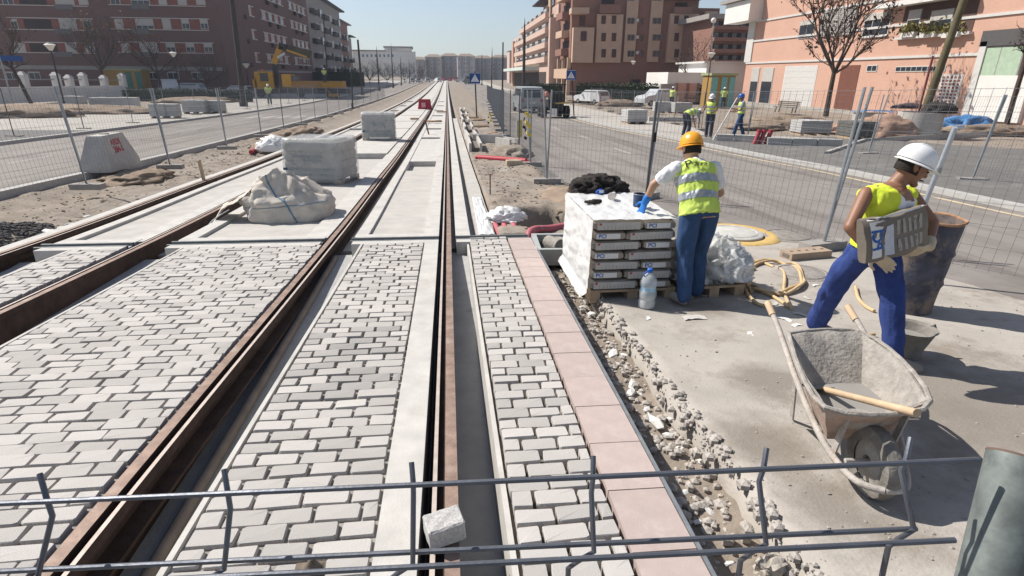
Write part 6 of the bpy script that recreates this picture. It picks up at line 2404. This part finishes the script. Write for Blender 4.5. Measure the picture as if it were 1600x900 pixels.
heap('plastic_heap', 'dark cables and sheeting heaped left of the concrete ring', 'plastic', G(1425, 190, 0) + Vector((0, .5, .8)), (1.0, .4, .25), M('dark_mix', (.06, .05, .06), .8, .5, 4), 7, .4, 4, 3)
tq = PYp(1513, -20, p.y + 1.2)
t = empty('leaning_pole', p + Vector((.2, 1.2, 0)), 0, 'olive timber utility pole leaning up from the concrete ring', 'pole')
MB().tube([(0, 0, 0), Vector((tq.x - t.location.x, 0, tq.z - t.location.z))], .19, 10, r1=.15).build('shaft', M('pole_olive', (.12, .10, .055), .85, .2, 3), t, smooth=True)
MB().tube([(-.25, -.05, 0), Vector((-.2, -.05, 3.4))], .05, 6).build('conduit', M('conduit_brown', (.22, .07, .06), .7, .1), t)
BT = M('blue_tarp', (.07, .20, .42), .6, .2, 4)
heap('blue_tarp', 'blue tarpaulin heap right of the concrete ring', 'tarpaulin', G(1507, 203, 0), (1.2, .7, .55), BT, 3, .5, 4, 3)
t = empty('blue_sheet', G(1365, 193, 0) + Vector((0, 0, .7)), 0, 'flat blue sheet lying between the dark stack and the ring', 'sheet')
b = MB().grid([i / 10 for i in range(11)], [i / 4 for i in range(5)], lambda x, y: (-1 + 2.2 * x, y, .12 * fbm(x * 3, y, 2, 1)))
b.build('sheet', BT, t, smooth='all')
b = MB().box((0, .5, -.4), (1.8, .6, .6)).build('stack_under', CONC2, t)
for i, (px, py, r) in enumerate(((1390, 212, (1.5, 1.0, .75)), (1335, 205, (1.2, 1, .35)), (1235, 195, (2.2, 1.2, .45)), (1430, 210, (.9, .7, .5)), (1560, 208, (2.5, .8, .35)), (970, 165, (2.2, 1.2, .55)), (920, 160, (2.5, 1, .4)), (1040, 152, (2.2, 1.2, .8)), (1190, 200, (1.4, 1, .3)),
                              (60, 176, (5, 2, .5)), (150, 178, (4, 1.5, .5)), (20, 184, (3, 1.5, .6)), (310, 160, (4, 2, .5)))):
    heap('earth_heap', ('pinkish rubble heap left of the concrete ring', 'low rubble under the dark stack', 'flat soil heap under the bare tree', 'small rubble heap at the ring', 'sand strip before the white wall at right',
                        'soil heap behind the crossing sign right', 'grey rubble beyond the dumper', 'gravel heap near the silver car', 'soil patch behind the blue-helmeted worker', 'brown soil heap by the left lamp', 'brown soil heap under the long stacks', 'reddish soil heap at the left edge', 'soil heap near the left pole')[i],
         'earth heap', G(px, py, -.05) + Vector((0, .5, -.05)), r, M('rubble_pink', (.34, .22, .16), .95, .3, 2, .6, 20) if i in (0, 1, 3) else SOIL, i, .35, 4, 3, 'earth heaps on the site')
BEN = M('bench_wood', (.16, .12, .09), .85, .2, 6)
def bench(label, px, py, rz, W=2.0):
    p = G(px, py, -.02)
    t = empty('bench', p, rz, label, 'bench', 'benches')
    for k in range(4):
        MB().box((0, -.2 + .14 * k, .45), (W, .1, .045)).build('seat_slat', BEN, t)
    for k in range(3):
        MB().box((0, .32 + .03 * k, .6 + .14 * k), (W, .04, .1)).build('back_slat', BEN, t)
    for s_ in (-1, 1):
        MB().bar((s_ * W * .38, -.2, 0), (s_ * W * .38, -.1, .44), .06, .06).build('leg', PDARK, t)
        MB().bar((s_ * W * .38, .25, 0), (s_ * W * .38, .42, .95), .06, .06).build('leg', PDARK, t)
bench('dark slatted bench before the white garage door', 1226, 176, R(-70), 2.2)
bench('dark slatted bench by the kiosk behind the far workers', 1085, 162, R(5), 2.6)
bench('dark slatted bench under the kiosk worker', 1130, 164, R(5), 2.0)
# red crates / pipes and kerb stones on the right verge
for i, px in enumerate((1178, 1186, 1196)):
    p = G(px, 226, -.05)
    t = empty('red_pipe_end', p, 0, 'short dark red pipe stub standing on the right verge, %s from the left' % ORD[i], 'pipe', 'red pipe stubs')
    MB().tube([(0, 0, 0), (.2, .1, .5)], .08, 10).build('pipe', M('dark_red', (.30, .04, .05), .6, .1), t, smooth=True)
    MB().tube([(.19, .095, .46), (.205, .103, .52)], .1, 10).build('collar', REDB, t)
for i, (px, py, L) in enumerate(((1215, 225, 2.4), (1160, 222, 2.0), (1255, 228, 2.6), (1050, 190, 3))):
    p = G(px, py, -.05)
    t = empty('kerb_stones', p, R(-35 + 8 * i), 'row of loose pale kerb stones on the right verge, %s listed' % ORD[i], 'kerb stone', 'loose kerb stones')
    for k in range(3):
        MB().box((L * (k - 1) / 3, .03 * k, .14), (L / 3 - .04, .35, .26)).build('kerb_stone', KERB, t)
# white-wire brace pole used by far worker lies with the worker

# ------------------------------------------------------------------ people
def remesh(mb, mats, vox, it=5, name='part', fold=0., fsc=9., fdir=1.0, seed=0):
    me = mb.mesh(name, mats, False, True)
    o = bpy.data.objects.new('tmp', me)
    COL.objects.link(o)
    m = o.modifiers.new('r', 'REMESH')
    m.mode = 'VOXEL'
    m.voxel_size = vox
    m.use_smooth_shade = True
    s = o.modifiers.new('s', 'SMOOTH')
    s.iterations = it
    s.factor = .5
    dg = bpy.context.evaluated_depsgraph_get()
    r = bpy.data.meshes.new_from_object(o.evaluated_get(dg))
    bpy.data.objects.remove(o)
    bpy.data.meshes.remove(me)
    r.name = name
    r.materials.clear()
    for x in (mats if isinstance(mats, (list, tuple)) else [mats]):
        r.materials.append(x)
    if fold:
        cs = []
        for v in r.vertices:
            c = v.co
            k = fold * (abs(noise.fractal(Vector((c.x * fsc + seed, c.y * fsc, c.z * fsc * fdir)), 1., 2., 3)) * 2 - .55)
            cs += list(c + v.normal * k)
        r.vertices.foreach_set('co', cs)
    r.polygons.foreach_set('use_smooth', [True] * len(r.polygons))
    r.update()
    return r


SKIN = M('skin_tan', (.25, .125, .075), .5, .08, 9, .08, 120, spec=.4)
SKIN2 = M('skin_light', (.42, .25, .17), .55, .08, 9, .08, 120, spec=.4)
HAIR = M('dark_hair', (.02, .015, .012), .8, .3, 40, .5, 90)
HIVIS = M('hivis_yellow', (.56, .70, .14), .75, .06, 5, .15, 40)
HIVIS2 = M('hivis_lime', (.60, .70, .05), .7, .06, 5, .15, 40)
REFL = M('reflective_band', (.36, .39, .42), .4, .1, 20, metal=.3)
NAVY = M('work_blue', (.032, .07, .16), .85, .22, 9, .3, 70, dist=((.06, .10, .20), 5, .6))
ROYAL = M('royal_blue', (.028, .052, .19), .85, .22, 9, .3, 70, dist=((.05, .08, .27), 5, .6))
TEE = M('white_tee', (.72, .73, .76), .85, .05, 9, .2, 50)
SHOE = M('dusty_shoe', (.30, .265, .23), .9, .2, 12, .4, 60)
HWHITE = M('helmet_white', (.80, .80, .80), .3, .03, 3, spec=.6)
HORANGE = M('helmet_orange', (.80, .34, .02), .3, .10, 8, spec=.6, dist=((.75, .18, .04), 7, .62))
HBLUE = M('helmet_blue', (.02, .12, .45), .35, .05, spec=.6)
JEAN = M('dark_trousers', (.05, .055, .075), .9, .2, 9)
GLOVEB = M('glove_blue', (.02, .17, .52), .7, .1, 9)
GLOVEC = M('glove_cream', (.55, .45, .32), .85, .12, 12, .3, 60)
EYE = M('eye_dark', (.02, .015, .012), .3, .1)
LIPM = M('lip', (.22, .09, .07), .6, .1)


def V(*a):
    return Vector(a)


def torso_rings(J, s, inf=0.):
    side = (J['shR'] - J['shL']).normalized()
    P = [J['pelvis'] + (J['pelvis'] - J['waist']).normalized() * .06 * s, J['pelvis'], J['waist'], J['chest'], J['chest'].lerp(J['neck'], .55), J['neck'] - (J['neck'] - J['chest']).normalized() * .015 * s]
    shw = (J['shR'] - J['shL']).length / 2
    rx = [.155 * s, .165 * s, .15 * s, max(.165 * s, shw * .86), max(.165 * s, shw * .92), .075 * s]
    ry = [.105 * s, .115 * s, .105 * s, .12 * s, .105 * s, .065 * s]
    out = []
    for i, p in enumerate(P):
        ax = (P[min(i + 1, 5)] - P[max(i - 1, 0)]).normalized()
        sd = (side - ax * side.dot(ax)).normalized()
        fr = ax.cross(sd)
        out.append((p, sd * (rx[i] + inf), fr * (ry[i] + inf)))
    return out


def hand(b, wr, en, side, s, curl=.6, thumb=1, flat=None):
    """palm, four fingers and a thumb; side: across the palm"""
    d = (en - wr).normalized()
    sd = (side - d * side.dot(d)).normalized()
    nr = d.cross(sd)
    pl = .085 * s
    b.loft([(wr - d * .01 * s, sd * .024 * s, nr * .017 * s), (wr + d * .03 * s, sd * .034 * s, nr * .016 * s), (wr + d * pl, sd * .040 * s, nr * .014 * s), (wr + d * (pl + .008 * s), sd * .034 * s, nr * .008 * s)], 12)
    for k in range(4):
        off = (-.030 + .020 * k) * s
        L = (.068, .078, .074, .058)[k] * s
        p0 = wr + d * pl * .92 + sd * off
        d1 = (d + nr * curl * .5 * thumb + sd * off * 2).normalized()
        p1 = p0 + d1 * L * .5
        d2 = (d + nr * curl * 1.6 * thumb).normalized()
        p2 = p1 + d2 * L * .5
        b.cap(p0, p1, .0095 * s, .0088 * s, 8, 2)
        b.cap(p1, p2, .0088 * s, .0075 * s, 8, 2)
    t0 = wr + d * .022 * s - sd * .026 * s
    t1 = t0 + (d * .6 - sd * .8 + nr * .25 * thumb).normalized() * .042 * s
    t2 = t1 + (d * .9 - sd * .2 + nr * .4 * thumb).normalized() * .032 * s
    b.cap(t0, t1, .0125 * s, .0105 * s, 8, 2)
    b.cap(t1, t2, .0105 * s, .0085 * s, 8, 2)


def person(label, J, s, look, up_head, opts, vox=.0085, group=None):
    base = V(J['pelvis'].x, J['pelvis'].y, min(J['ankL'].z, J['ankR'].z) - .075 * s)
    t = empty('person', base, 0, label, 'person', group)
    J = {k: v - base for k, v in J.items()}
    look = look.normalized()
    fine = vox < .015
    side = (J['shR'] - J['shL']).normalized()
    # --- body
    b = MB()
    b.loft(torso_rings(J, s), 20)
    for a in 'LR':
        b.cap(J['hip' + a], J['knee' + a], .078 * s, .052 * s)
        b.cap(J['knee' + a], J['ank' + a], .052 * s, .036 * s)
        b.cap(J['ank' + a], J['toe' + a], .04 * s, .032 * s)
        b.cap(J['sh' + a], J['el' + a], .050 * s, .039 * s)
        b.cap(J['el' + a], J['wr' + a], .040 * s, .026 * s)
        if fine and a in (opts.get('gloves') or {}):
            pass
        elif fine:
            hand(b, J['wr' + a], J['ha' + a], opts.get('palm' + a, side), s, opts.get('curl', .6), opts.get('th' + a, 1))
        else:
            b.cap(J['wr' + a], J['ha' + a], .035 * s, .03 * s)
    hd = J['head']
    uh = (up_head - look * up_head.dot(look)).normalized()
    rt_ = look.cross(uh)
    b.cap(J['neck'] - uh * .02 * s, hd - uh * .05 * s - look * .015 * s, .056 * s, .052 * s)
    rings = []
    for k in range(11):
        a = -1 + 2 * k / 10
        q = math.sqrt(max(.0, 1 - abs(a) ** 2.3))
        nar = 1 - .26 * max(0, -a)
        rings.append((hd + uh * a * .118 * s + look * (.012 * s * (-a)), rt_ * max(.003, .076 * s * q * nar), look * max(.003, .096 * s * q * nar)))
    b.loft(rings, 18)
    b.cap(hd + look * .088 * s + uh * .018 * s, hd + look * .104 * s - uh * .020 * s, .010 * s, .013 * s, 8)      # nose
    b.cap(hd + look * .070 * s - uh * .092 * s - rt_ * .012 * s, hd + look * .070 * s - uh * .092 * s + rt_ * .012 * s, .022 * s, .022 * s, 8)
    for sg in (-1, 1):
        b.ball(hd + rt_ * sg * .078 * s - look * .01 * s, (.014 * s, .022 * s, .03 * s), 8, 6)
        b.cap(hd + rt_ * sg * .02 * s + look * .086 * s + uh * .03 * s, hd + rt_ * sg * .05 * s + look * .074 * s + uh * .028 * s, .010 * s, .008 * s, 6)
    mobj('body', remesh(b, opts.get('skin', SKIN), vox if fine else vox, 3 if fine else 2, 'body'), t)
    if fine:
        for sg in (-1, 1):
            MB().ball(hd + rt_ * sg * .034 * s + look * .088 * s + uh * .008 * s, (.010 * s, .010 * s, .007 * s), 8, 6).build('eye', EYE, t, smooth=True)
        MB().cap(hd - rt_ * .022 * s + look * .096 * s - uh * .052 * s, hd + rt_ * .022 * s + look * .096 * s - uh * .052 * s, .006 * s, .006 * s, 6).build('mouth', LIPM, t, smooth=True)
    # --- hair
    b = MB()
    hr = []
    for k in range(7):
        a = -.35 + 1.2 * k / 6
        q = math.sqrt(max(.02, 1 - min(1, abs(a)) ** 2.3))
        hr.append((hd + uh * a * .118 * s - look * .018 * s, rt_ * .082 * s * q, look * .088 * s * q))
    b.loft(hr, 16)
    b.build('hair', HAIR, t, smooth=True)
    # --- helmet
    h0 = hd + uh * .040 * s - look * .004 * s
    b = MB()
    rg = []
    for k in range(8):
        a = k / 7
        q = math.cos(a * math.pi / 2 * .96)
        rg.append((h0 + uh * (.118 * s * math.sin(a * math.pi / 2)), rt_ * .104 * s * q ** .8, look * .124 * s * q ** .8))
    b.loft(rg, 28)
    hm = b.build('helmet', opts['helmet'], t, smooth=True)
    b = MB()
    br = [(h0 - uh * .004 * s + look * (.012 * s), rt_ * .104 * s, look * .124 * s), (h0 - uh * .014 * s + look * .022 * s, rt_ * .118 * s, look * .150 * s), (h0 - uh * .020 * s + look * .022 * s, rt_ * .118 * s, look * .150 * s), (h0 - uh * .012 * s + look * .01 * s, rt_ * .10 * s, look * .12 * s)]
    b.loft(br, 28, caps=False)
    b.build('brim', opts['helmet'], hm, smooth=True)
    if fine:
        for o_ in (-.03, 0, .03):
            pts = [h0 + rt_ * o_ * s + look * .124 * s * math.cos(a) * .93 + uh * (.118 * s * math.sin(a) * (1.02 - abs(o_))) for a in [math.pi * i / 12 for i in range(1, 12)]]
            MB().tube(pts, .006 * s, 6).build('ridge', opts['helmet'], hm, smooth=True)
    # --- trousers
    b = MB()
    TR_ = torso_rings(J, s, .012 * s)
    b.loft([TR_[0], TR_[1], (J['pelvis'].lerp(J['waist'], .7), TR_[1][1] * .98, TR_[1][2] * .98)], 20)
    for a in 'LR':
        kn = J['knee' + a]
        b.cap(J['hip' + a], kn, .104 * s, .082 * s)
        en_ = J['ank' + a] + (kn - J['ank' + a]).normalized() * .015 * s
        b.cap(kn, en_, .082 * s, .074 * s)
    mobj('trousers', remesh(b, opts['trousers'], vox * 1.1, 4, 'trousers', .015 * s if fine else .0, 5 / s, .45, 3), t)
    # --- shoes
    for a in 'LR':
        b = MB()
        an, to = J['ank' + a], J['toe' + a]
        b.cap(an - V(0, 0, .02 * s), to, .052 * s, .042 * s)
        b.cap(an, an + V(0, 0, .03 * s), .05 * s, .048 * s)
        mobj('shoe', remesh(b, SHOE, vox, 3, 'shoe'), t)
    # --- tee sleeves
    if opts.get('tee'):
        b = MB()
        b.loft(torso_rings(J, s, .012 * s)[2:], 20)
        for a in 'LR':
            b.cap(J['sh' + a], J['sh' + a].lerp(J['el' + a], .62), .070 * s, .066 * s)
        mobj('t_shirt', remesh(b, opts['tee'], vox, 4, 't_shirt', .006 * s if fine else 0, 10 / s, 1, 5), t)
    # --- vest
    b = MB()
    rv = torso_rings(J, s, .026 * s)
    lowp = J['pelvis'] - (J['waist'] - J['pelvis']).normalized() * (.02 if opts.get('long') else -.03) * s
    rv[0] = (lowp, rv[1][1] * 1.04, rv[1][2] * 1.06)
    rv = [rv[0]] + rv[2:]
    rv[-1] = (J['neck'] - (J['neck'] - J['chest']).normalized() * .03 * s, rv[-1][1] * .95, rv[-1][2] * .95)
    b.loft(rv, 24)
    for a in 'LR':
        b.cap(J['chest'].lerp(J['sh' + a], .65), J['sh' + a] + (J['chest'] - J['sh' + a]) * .12, .075 * s, .066 * s)
    vm = remesh(b, [opts['vest'], TEE, REFL, opts.get('skin', SKIN)], vox, 5, 'vest', .012 * s if fine else 0, 9 / s, .6, 1)
    ax = J['neck'] - J['pelvis']
    fr = torso_rings(J, s)[3][2].normalized()
    if fr.dot(look) < 0:
        fr = -fr
    sdv = torso_rings(J, s)[3][1].normalized()
    if opts.get('open'):
        for p in vm.polygons:
            c = p.center - J['pelvis']
            h_ = c.dot(ax) / ax.length_squared
            c = c - ax * h_
            if c.dot(fr) > .0 and h_ > .78 and abs(c.dot(sdv)) < (.05 + .5 * (h_ - .78)) * s:
                p.material_index = 3
            elif c.dot(fr) > .02 and abs(c.dot(sdv)) < (.085 + .02 * (1 - h_)) * s and h_ > .1:
                p.material_index = 1
    if opts.get('bands'):
        bands = MB()
        for p in vm.polygons:
            c = p.center - J['pelvis']
            h_ = c.dot(ax) / ax.length_squared
            for lo, hi in opts['bands']:
                if lo < h_ < hi:
                    vs = [vm.vertices[i].co + vm.vertices[i].normal * .004 for i in p.vertices]
                    bands.add(vs, [tuple(range(len(vs)))])
    vo = mobj('vest', vm, t)
    if opts.get('bands'):
        bands.build('reflective_band', REFL, vo, fix=False)
    # --- gloves
    for a, gm_ in (opts.get('gloves') or {}).items():
        b = MB()
        hand(b, J['wr' + a], J['ha' + a], opts.get('palm' + a, side), s * 1.16, opts.get('curl', .6), opts.get('th' + a, 1))
        b.cap(J['wr' + a], J['wr' + a].lerp(J['el' + a], .22), .036 * s, .040 * s)
        mobj('glove', remesh(b, gm_, .006, 2, 'glove'), t)
    return t, J, vm, base, fr, sdv, ax


# worker in orange helmet, seen from behind, leaning to the cement bags
J = dict(pelvis=V(2.20, 4.77, .62), waist=V(2.19, 4.83, .76), chest=V(2.19, 4.93, .91), neck=V(2.195, 5.02, 1.055), head=V(2.185, 5.075, 1.135),
         hipL=V(2.115, 4.77, .60), hipR=V(2.29, 4.79, .60), kneeL=V(2.10, 4.73, .22), kneeR=V(2.30, 4.90, .21), ankL=V(2.085, 4.63, -.13), ankR=V(2.29, 4.84, -.15), toeL=V(2.045, 4.77, -.165), toeR=V(2.29, 4.99, -.185),
         shL=V(2.015, 4.955, .985), shR=V(2.375, 4.965, .985), elL=V(1.845, 5.02, .83), elR=V(2.50, 5.04, .74), wrL=V(1.80, 5.07, .665), wrR=V(2.47, 5.24, .64), haL=V(1.785, 5.10, .575), haR=V(2.43, 5.36, .62))
t, J2, vm, base, fr, sdv, ax = person('worker in orange helmet and lime vest leaning over the cement bags, seen from behind', J, .97, V(-.15, .95, -.28), V(0, .15, 1),
    dict(skin=SKIN2, helmet=HORANGE, trousers=NAVY, tee=TEE, vest=HIVIS, bands=((.20, .33), (.50, .64)), gloves={'L': GLOVEB}, long=True, palmL=V(.3, -1, 0), curl=.5))
# lettering on the back of the vest, wrapped to the cloth
bv = BVHTree.FromPolygons([v.co.copy() for v in vm.vertices], [tuple(p.vertices) for p in vm.polygons])
rgt = V(1, 0, 0)
upv = (ax - rgt * ax.dot(rgt)).normalized()
nrm = rgt.cross(upv)
def decal(txt, size, org_, mat):
    me = text_mesh(txt, size, mat, 'lettering', 0)
    bm = bmesh.new()
    bm.from_mesh(me)
    bmesh.ops.subdivide_edges(bm, edges=bm.edges[:], cuts=2)
    for v in bm.verts:
        q = org_ + rgt * v.co.x + upv * v.co.y
        h_ = bv.ray_cast(q + nrm * .5, -nrm)
        v.co = (h_[0] + nrm * .006) if h_[0] else q
    bm.to_mesh(me)
    bm.free()
    mobj('lettering', me, t)
c0 = J2['chest'].lerp(J2['neck'], .42)
decal('P', .105, c0 + rgt * -.105 + upv * .01, BLACK)
decal('arra', .072, c0 + rgt * .0 + upv * .005, BLACK)

# worker in white helmet striding right with a cement bag
J = dict(pelvis=V(2.89, 3.47, .655), waist=V(2.885, 3.475, .78), chest=V(2.90, 3.475, .94), neck=V(2.945, 3.49, 1.105), head=V(3.015, 3.47, 1.205),
         hipL=V(2.955, 3.45, .62), hipR=V(2.825, 3.50, .63), kneeL=V(2.995, 3.31, .29), kneeR=V(2.80, 3.69, .28), ankL=V(3.03, 3.24, -.075), ankR=V(2.87, 3.87, -.085), toeL=V(3.165, 3.17, -.125), toeR=V(2.98, 3.80, -.14),
         shL=V(3.115, 3.555, 1.02), shR=V(2.70, 3.43, 1.045), elR=V(2.545, 3.31, .855), elL=V(3.24, 3.44, .84), wrR=V(2.655, 3.20, .70), haR=V(2.75, 3.19, .655), wrL=V(3.12, 3.29, .72), haL=V(3.03, 3.26, .70))
person('worker in white helmet and lime vest striding right with a cement bag', J, .97, V(.86, -.35, -.36), V(.2, 0, 1),
       dict(skin=SKIN, helmet=HWHITE, trousers=ROYAL, vest=HIVIS2, open=True, gloves={'R': GLOVEC, 'L': GLOVEC}, palmR=V(0, -.6, 1), palmL=V(0, -.6, 1), curl=.75))
TL, TRr, BRr, BLl = V(2.475, 3.15, .935), V(2.985, 3.26, .985), V(3.125, 3.25, .775), V(2.655, 3.145, .672)
uu = ((TRr - TL) + (BRr - BLl)) * .5
vv = ((BLl - TL) + (BRr - TRr)) * .5
cc = (TL + TRr + BRr + BLl) / 4
uN, Lx = uu.normalized(), uu.length
vN = (vv - uN * vv.dot(uN)).normalized()
Ly = vv.length
nN = uN.cross(vN)
if nN.y > 0:
    nN = -nN
cc = cc - nN * .055
b = MB()
N = 15
b.loft([((cc - cc) + uN * (Lx / 2 * (-1 + 2 * i / (N - 1))), vN * (Ly / 2) * (1 - .05 * abs(-1 + 2 * i / (N - 1)) ** 6), nN * .06 * (1 - .45 * abs(-1 + 2 * i / (N - 1)) ** 5)) for i in range(N)], 32, p=4.5)
for i, v in enumerate(b.v):
    q = Vector(v)
    sg_ = q.dot(uN) / (Lx / 2)
    b.v[i] = tuple(q + nN * .020 * fbm(q.x, q.y, q.z, 8) + vN * (.018 * fbm(q.x + 4, q.y, q.z, 6) + .022 * (1 - sg_ * sg_)))
t = empty('cement_bag', cc, 0, 'brown cement bag with blue logo carried by the worker in the white helmet', 'cement bag')
bo = b.build('bag', M('bag_paper_dusty', (.20, .17, .14), .8, .15, 6, .25, 50), t, smooth=True)
bvb = BVHTree.FromPolygons([Vector(v) for v in b.v], b.f)
def bagp(u, v, lift=.003):
    q = uN * (u * Lx / 2) + vN * (v * Ly / 2)
    h_ = bvb.ray_cast(q + nN * .4, -nN)
    return (h_[0] if h_[0] else q + nN * .05) + nN * lift
def patch(nm, u0, u1, v0, v1, mat, lift=.003, n=6):
    bb = MB().grid([u0 + (u1 - u0) * i / n for i in range(n + 1)], [v0 + (v1 - v0) * i / n for i in range(n + 1)], lambda u, v: bagp(u, v, lift))
    return bb.build(nm, mat, t, smooth='all', fix=False)
patch('white_logo_panel', -.88, -.60, -.78, .84, PAPERW)
patch('white_text_panel', -.50, -.22, -.5, .86, M('pale_print', (.52, .54, .60), .75, .12, 30))
for k in range(5):
    for v0, v1 in ((-.6, .05), (.25, .78)):
        patch('grey_print', -.10 + .19 * k, .0 + .19 * k, v0, v1, M('pale_stripe', (.36, .335, .30), .8, .1, 20), .002, 3)
patch('top_band', -.9, .9, -.93, -.84, PAPERW, .002, 8)
me = text_mesh('PCI', .105, BLUEP, 'lettering', 0, .004)
bm = bmesh.new()
bm.from_mesh(me)
bmesh.ops.subdivide_edges(bm, edges=bm.edges[:], cuts=1)
for v in bm.verts:
    u_c = -.74 + v.co.y / (Lx / 2)
    v_c = .03 - v.co.x / (Ly / 2) * .86
    v.co = bagp(u_c, v_c, .0055)
bm.to_mesh(me)
bm.free()
mobj('lettering', me, t)


# far workers from one template
def pose(p, az, s, kind):
    c, sn = math.cos(az), math.sin(az)
    def W(x, y, z):      # x right, y forward
        return p + V(c * x + sn * y, -sn * x + c * y, z) * s
    if kind == 'bend':
        D = dict(pelvis=W(0, -.12, .88), waist=W(0, .02, .98), chest=W(0, .22, 1.02), neck=W(0, .42, 1.0), head=W(0, .54, .98), hipL=W(-.1, -.1, .86), hipR=W(.1, -.1, .86), kneeL=W(-.12, 0, .47), kneeR=W(.13, .02, .47),
                 ankL=W(-.13, -.08, .08), ankR=W(.14, -.06, .08), toeL=W(-.14, .12, .03), toeR=W(.15, .13, .03), shL=W(-.19, .34, .99), shR=W(.19, .34, .99), elL=W(-.2, .42, .70), elR=W(.2, .42, .70), wrL=W(-.12, .48, .46), wrR=W(.12, .48, .46), haL=W(-.1, .5, .36), haR=W(.1, .5, .36))
    else:
        st = .24 if kind == 'walk' else .05
        D = dict(pelvis=W(0, 0, .95), waist=W(0, 0, 1.1), chest=W(0, .02, 1.28), neck=W(0, .03, 1.47), head=W(0, .07, 1.60), hipL=W(-.1, 0, .92), hipR=W(.1, 0, .92), kneeL=W(-.11, st * .6, .5), kneeR=W(.11, -st * .3, .5),
                 ankL=W(-.12, st, .08), ankR=W(.12, -st, .08), toeL=W(-.13, st + .2, .03), toeR=W(.13, -st + .2, .03), shL=W(-.2, .02, 1.42), shR=W(.2, .02, 1.42), elL=W(-.28, .1, 1.15), elR=W(.28, .1, 1.15), wrL=W(-.2, .32, 1.05), wrR=W(.2, .32, 1.05), haL=W(-.17, .42, 1.05), haR=W(.17, .42, 1.05))
    look = V(sn, c, -.35 if kind != 'bend' else -.9)
    return D, look, (V(0, 0, 1) if kind != 'bend' else V(sn * .9, c * .9, .1))


def fworker(label, p, az, s, kind, helmet, trousers, **k):
    D, look, up_ = pose(p, az, s, kind)
    return person(label, D, s, look, up_, dict(helmet=helmet, trousers=trousers, vest=HIVIS, tee=k.get('tee'), bands=((.25, .36), (.55, .66))), vox=.028, group='workers across the right road')


gp = lambda px, py: G(px, py, -.1)
fworker('worker bending over with a lime vest and dark trousers at the right verge', gp(1072, 214), R(75), 1.06, 'bend', HWHITE, JEAN, tee=M('grey_tee', (.30, .33, .38), .9, .1))
fworker('standing worker with white helmet, lime vest and dark trousers on the verge', gp(1106, 217), R(-130), 1.05, 'stand', HWHITE, JEAN)
pb = gp(1153, 216)
fworker('worker in blue helmet holding a long white pole on the verge', pb, R(-75), 1.06, 'walk', HBLUE, NAVY, tee=M('grey_tee', (.30, .33, .38)))
t = empty('long_pole', gp(1112, 222), 0, 'long white pole held slanting by the worker in the blue helmet', 'pole')
q = PYp(1152, 153, pb.y - .25)
MB().tube([(0, 0, 0), q - t.location], .028, 7).build('shaft', WFRAME, t)
MB().box((0, 0, .02), (.5, .08, .04)).build('rake_head', STEEL, t)
b1 = G(1049, 178, 0)
fworker('worker in lime jacket behind the paving stacks at right', V(PYp(1049, 160, 53).x, 53, gz(53)), R(60), 1.15, 'stand', HWHITE, JEAN, tee=HIVIS)
fworker('worker in lime vest before the turquoise kiosk', V(PYp(1130, 160, 55).x, 55, gz(55)), R(20), 1.12, 'stand', HWHITE, JEAN, tee=HIVIS)
fworker('worker in lime jacket standing on the crane truck flatbed', V(PYp(507, 125, 83.).x, 83.2, PYp(507, 130, 83).z), R(170), 1.1, 'stand', HWHITE, JEAN, tee=HIVIS)
fworker('worker in lime vest at the paving stack below the truck cab', V(PYp(419, 140, 62).x, 62, gz(62)), R(170), 1.1, 'stand', HWHITE, JEAN, tee=HIVIS)

# ------------------------------------------------------------------ summer haze over the street
hz = bpy.data.materials.new('haze_air')
hz.use_nodes = True
hn = hz.node_tree.nodes
hn.remove(hn['Principled BSDF'])
pv = hn.new('ShaderNodeVolumePrincipled')
pv.inputs['Color'].default_value = (.72, .82, .97, 1)
pv.inputs['Density'].default_value = .0004
pv.inputs['Anisotropy'].default_value = .35
hz.node_tree.links.new(pv.outputs[0], hn['Material Output'].inputs['Volume'])
ho = MB().box2((-905, -8, -14), (905, 1505, 36)).build('haze', hz)
tag(ho, kind='stuff')
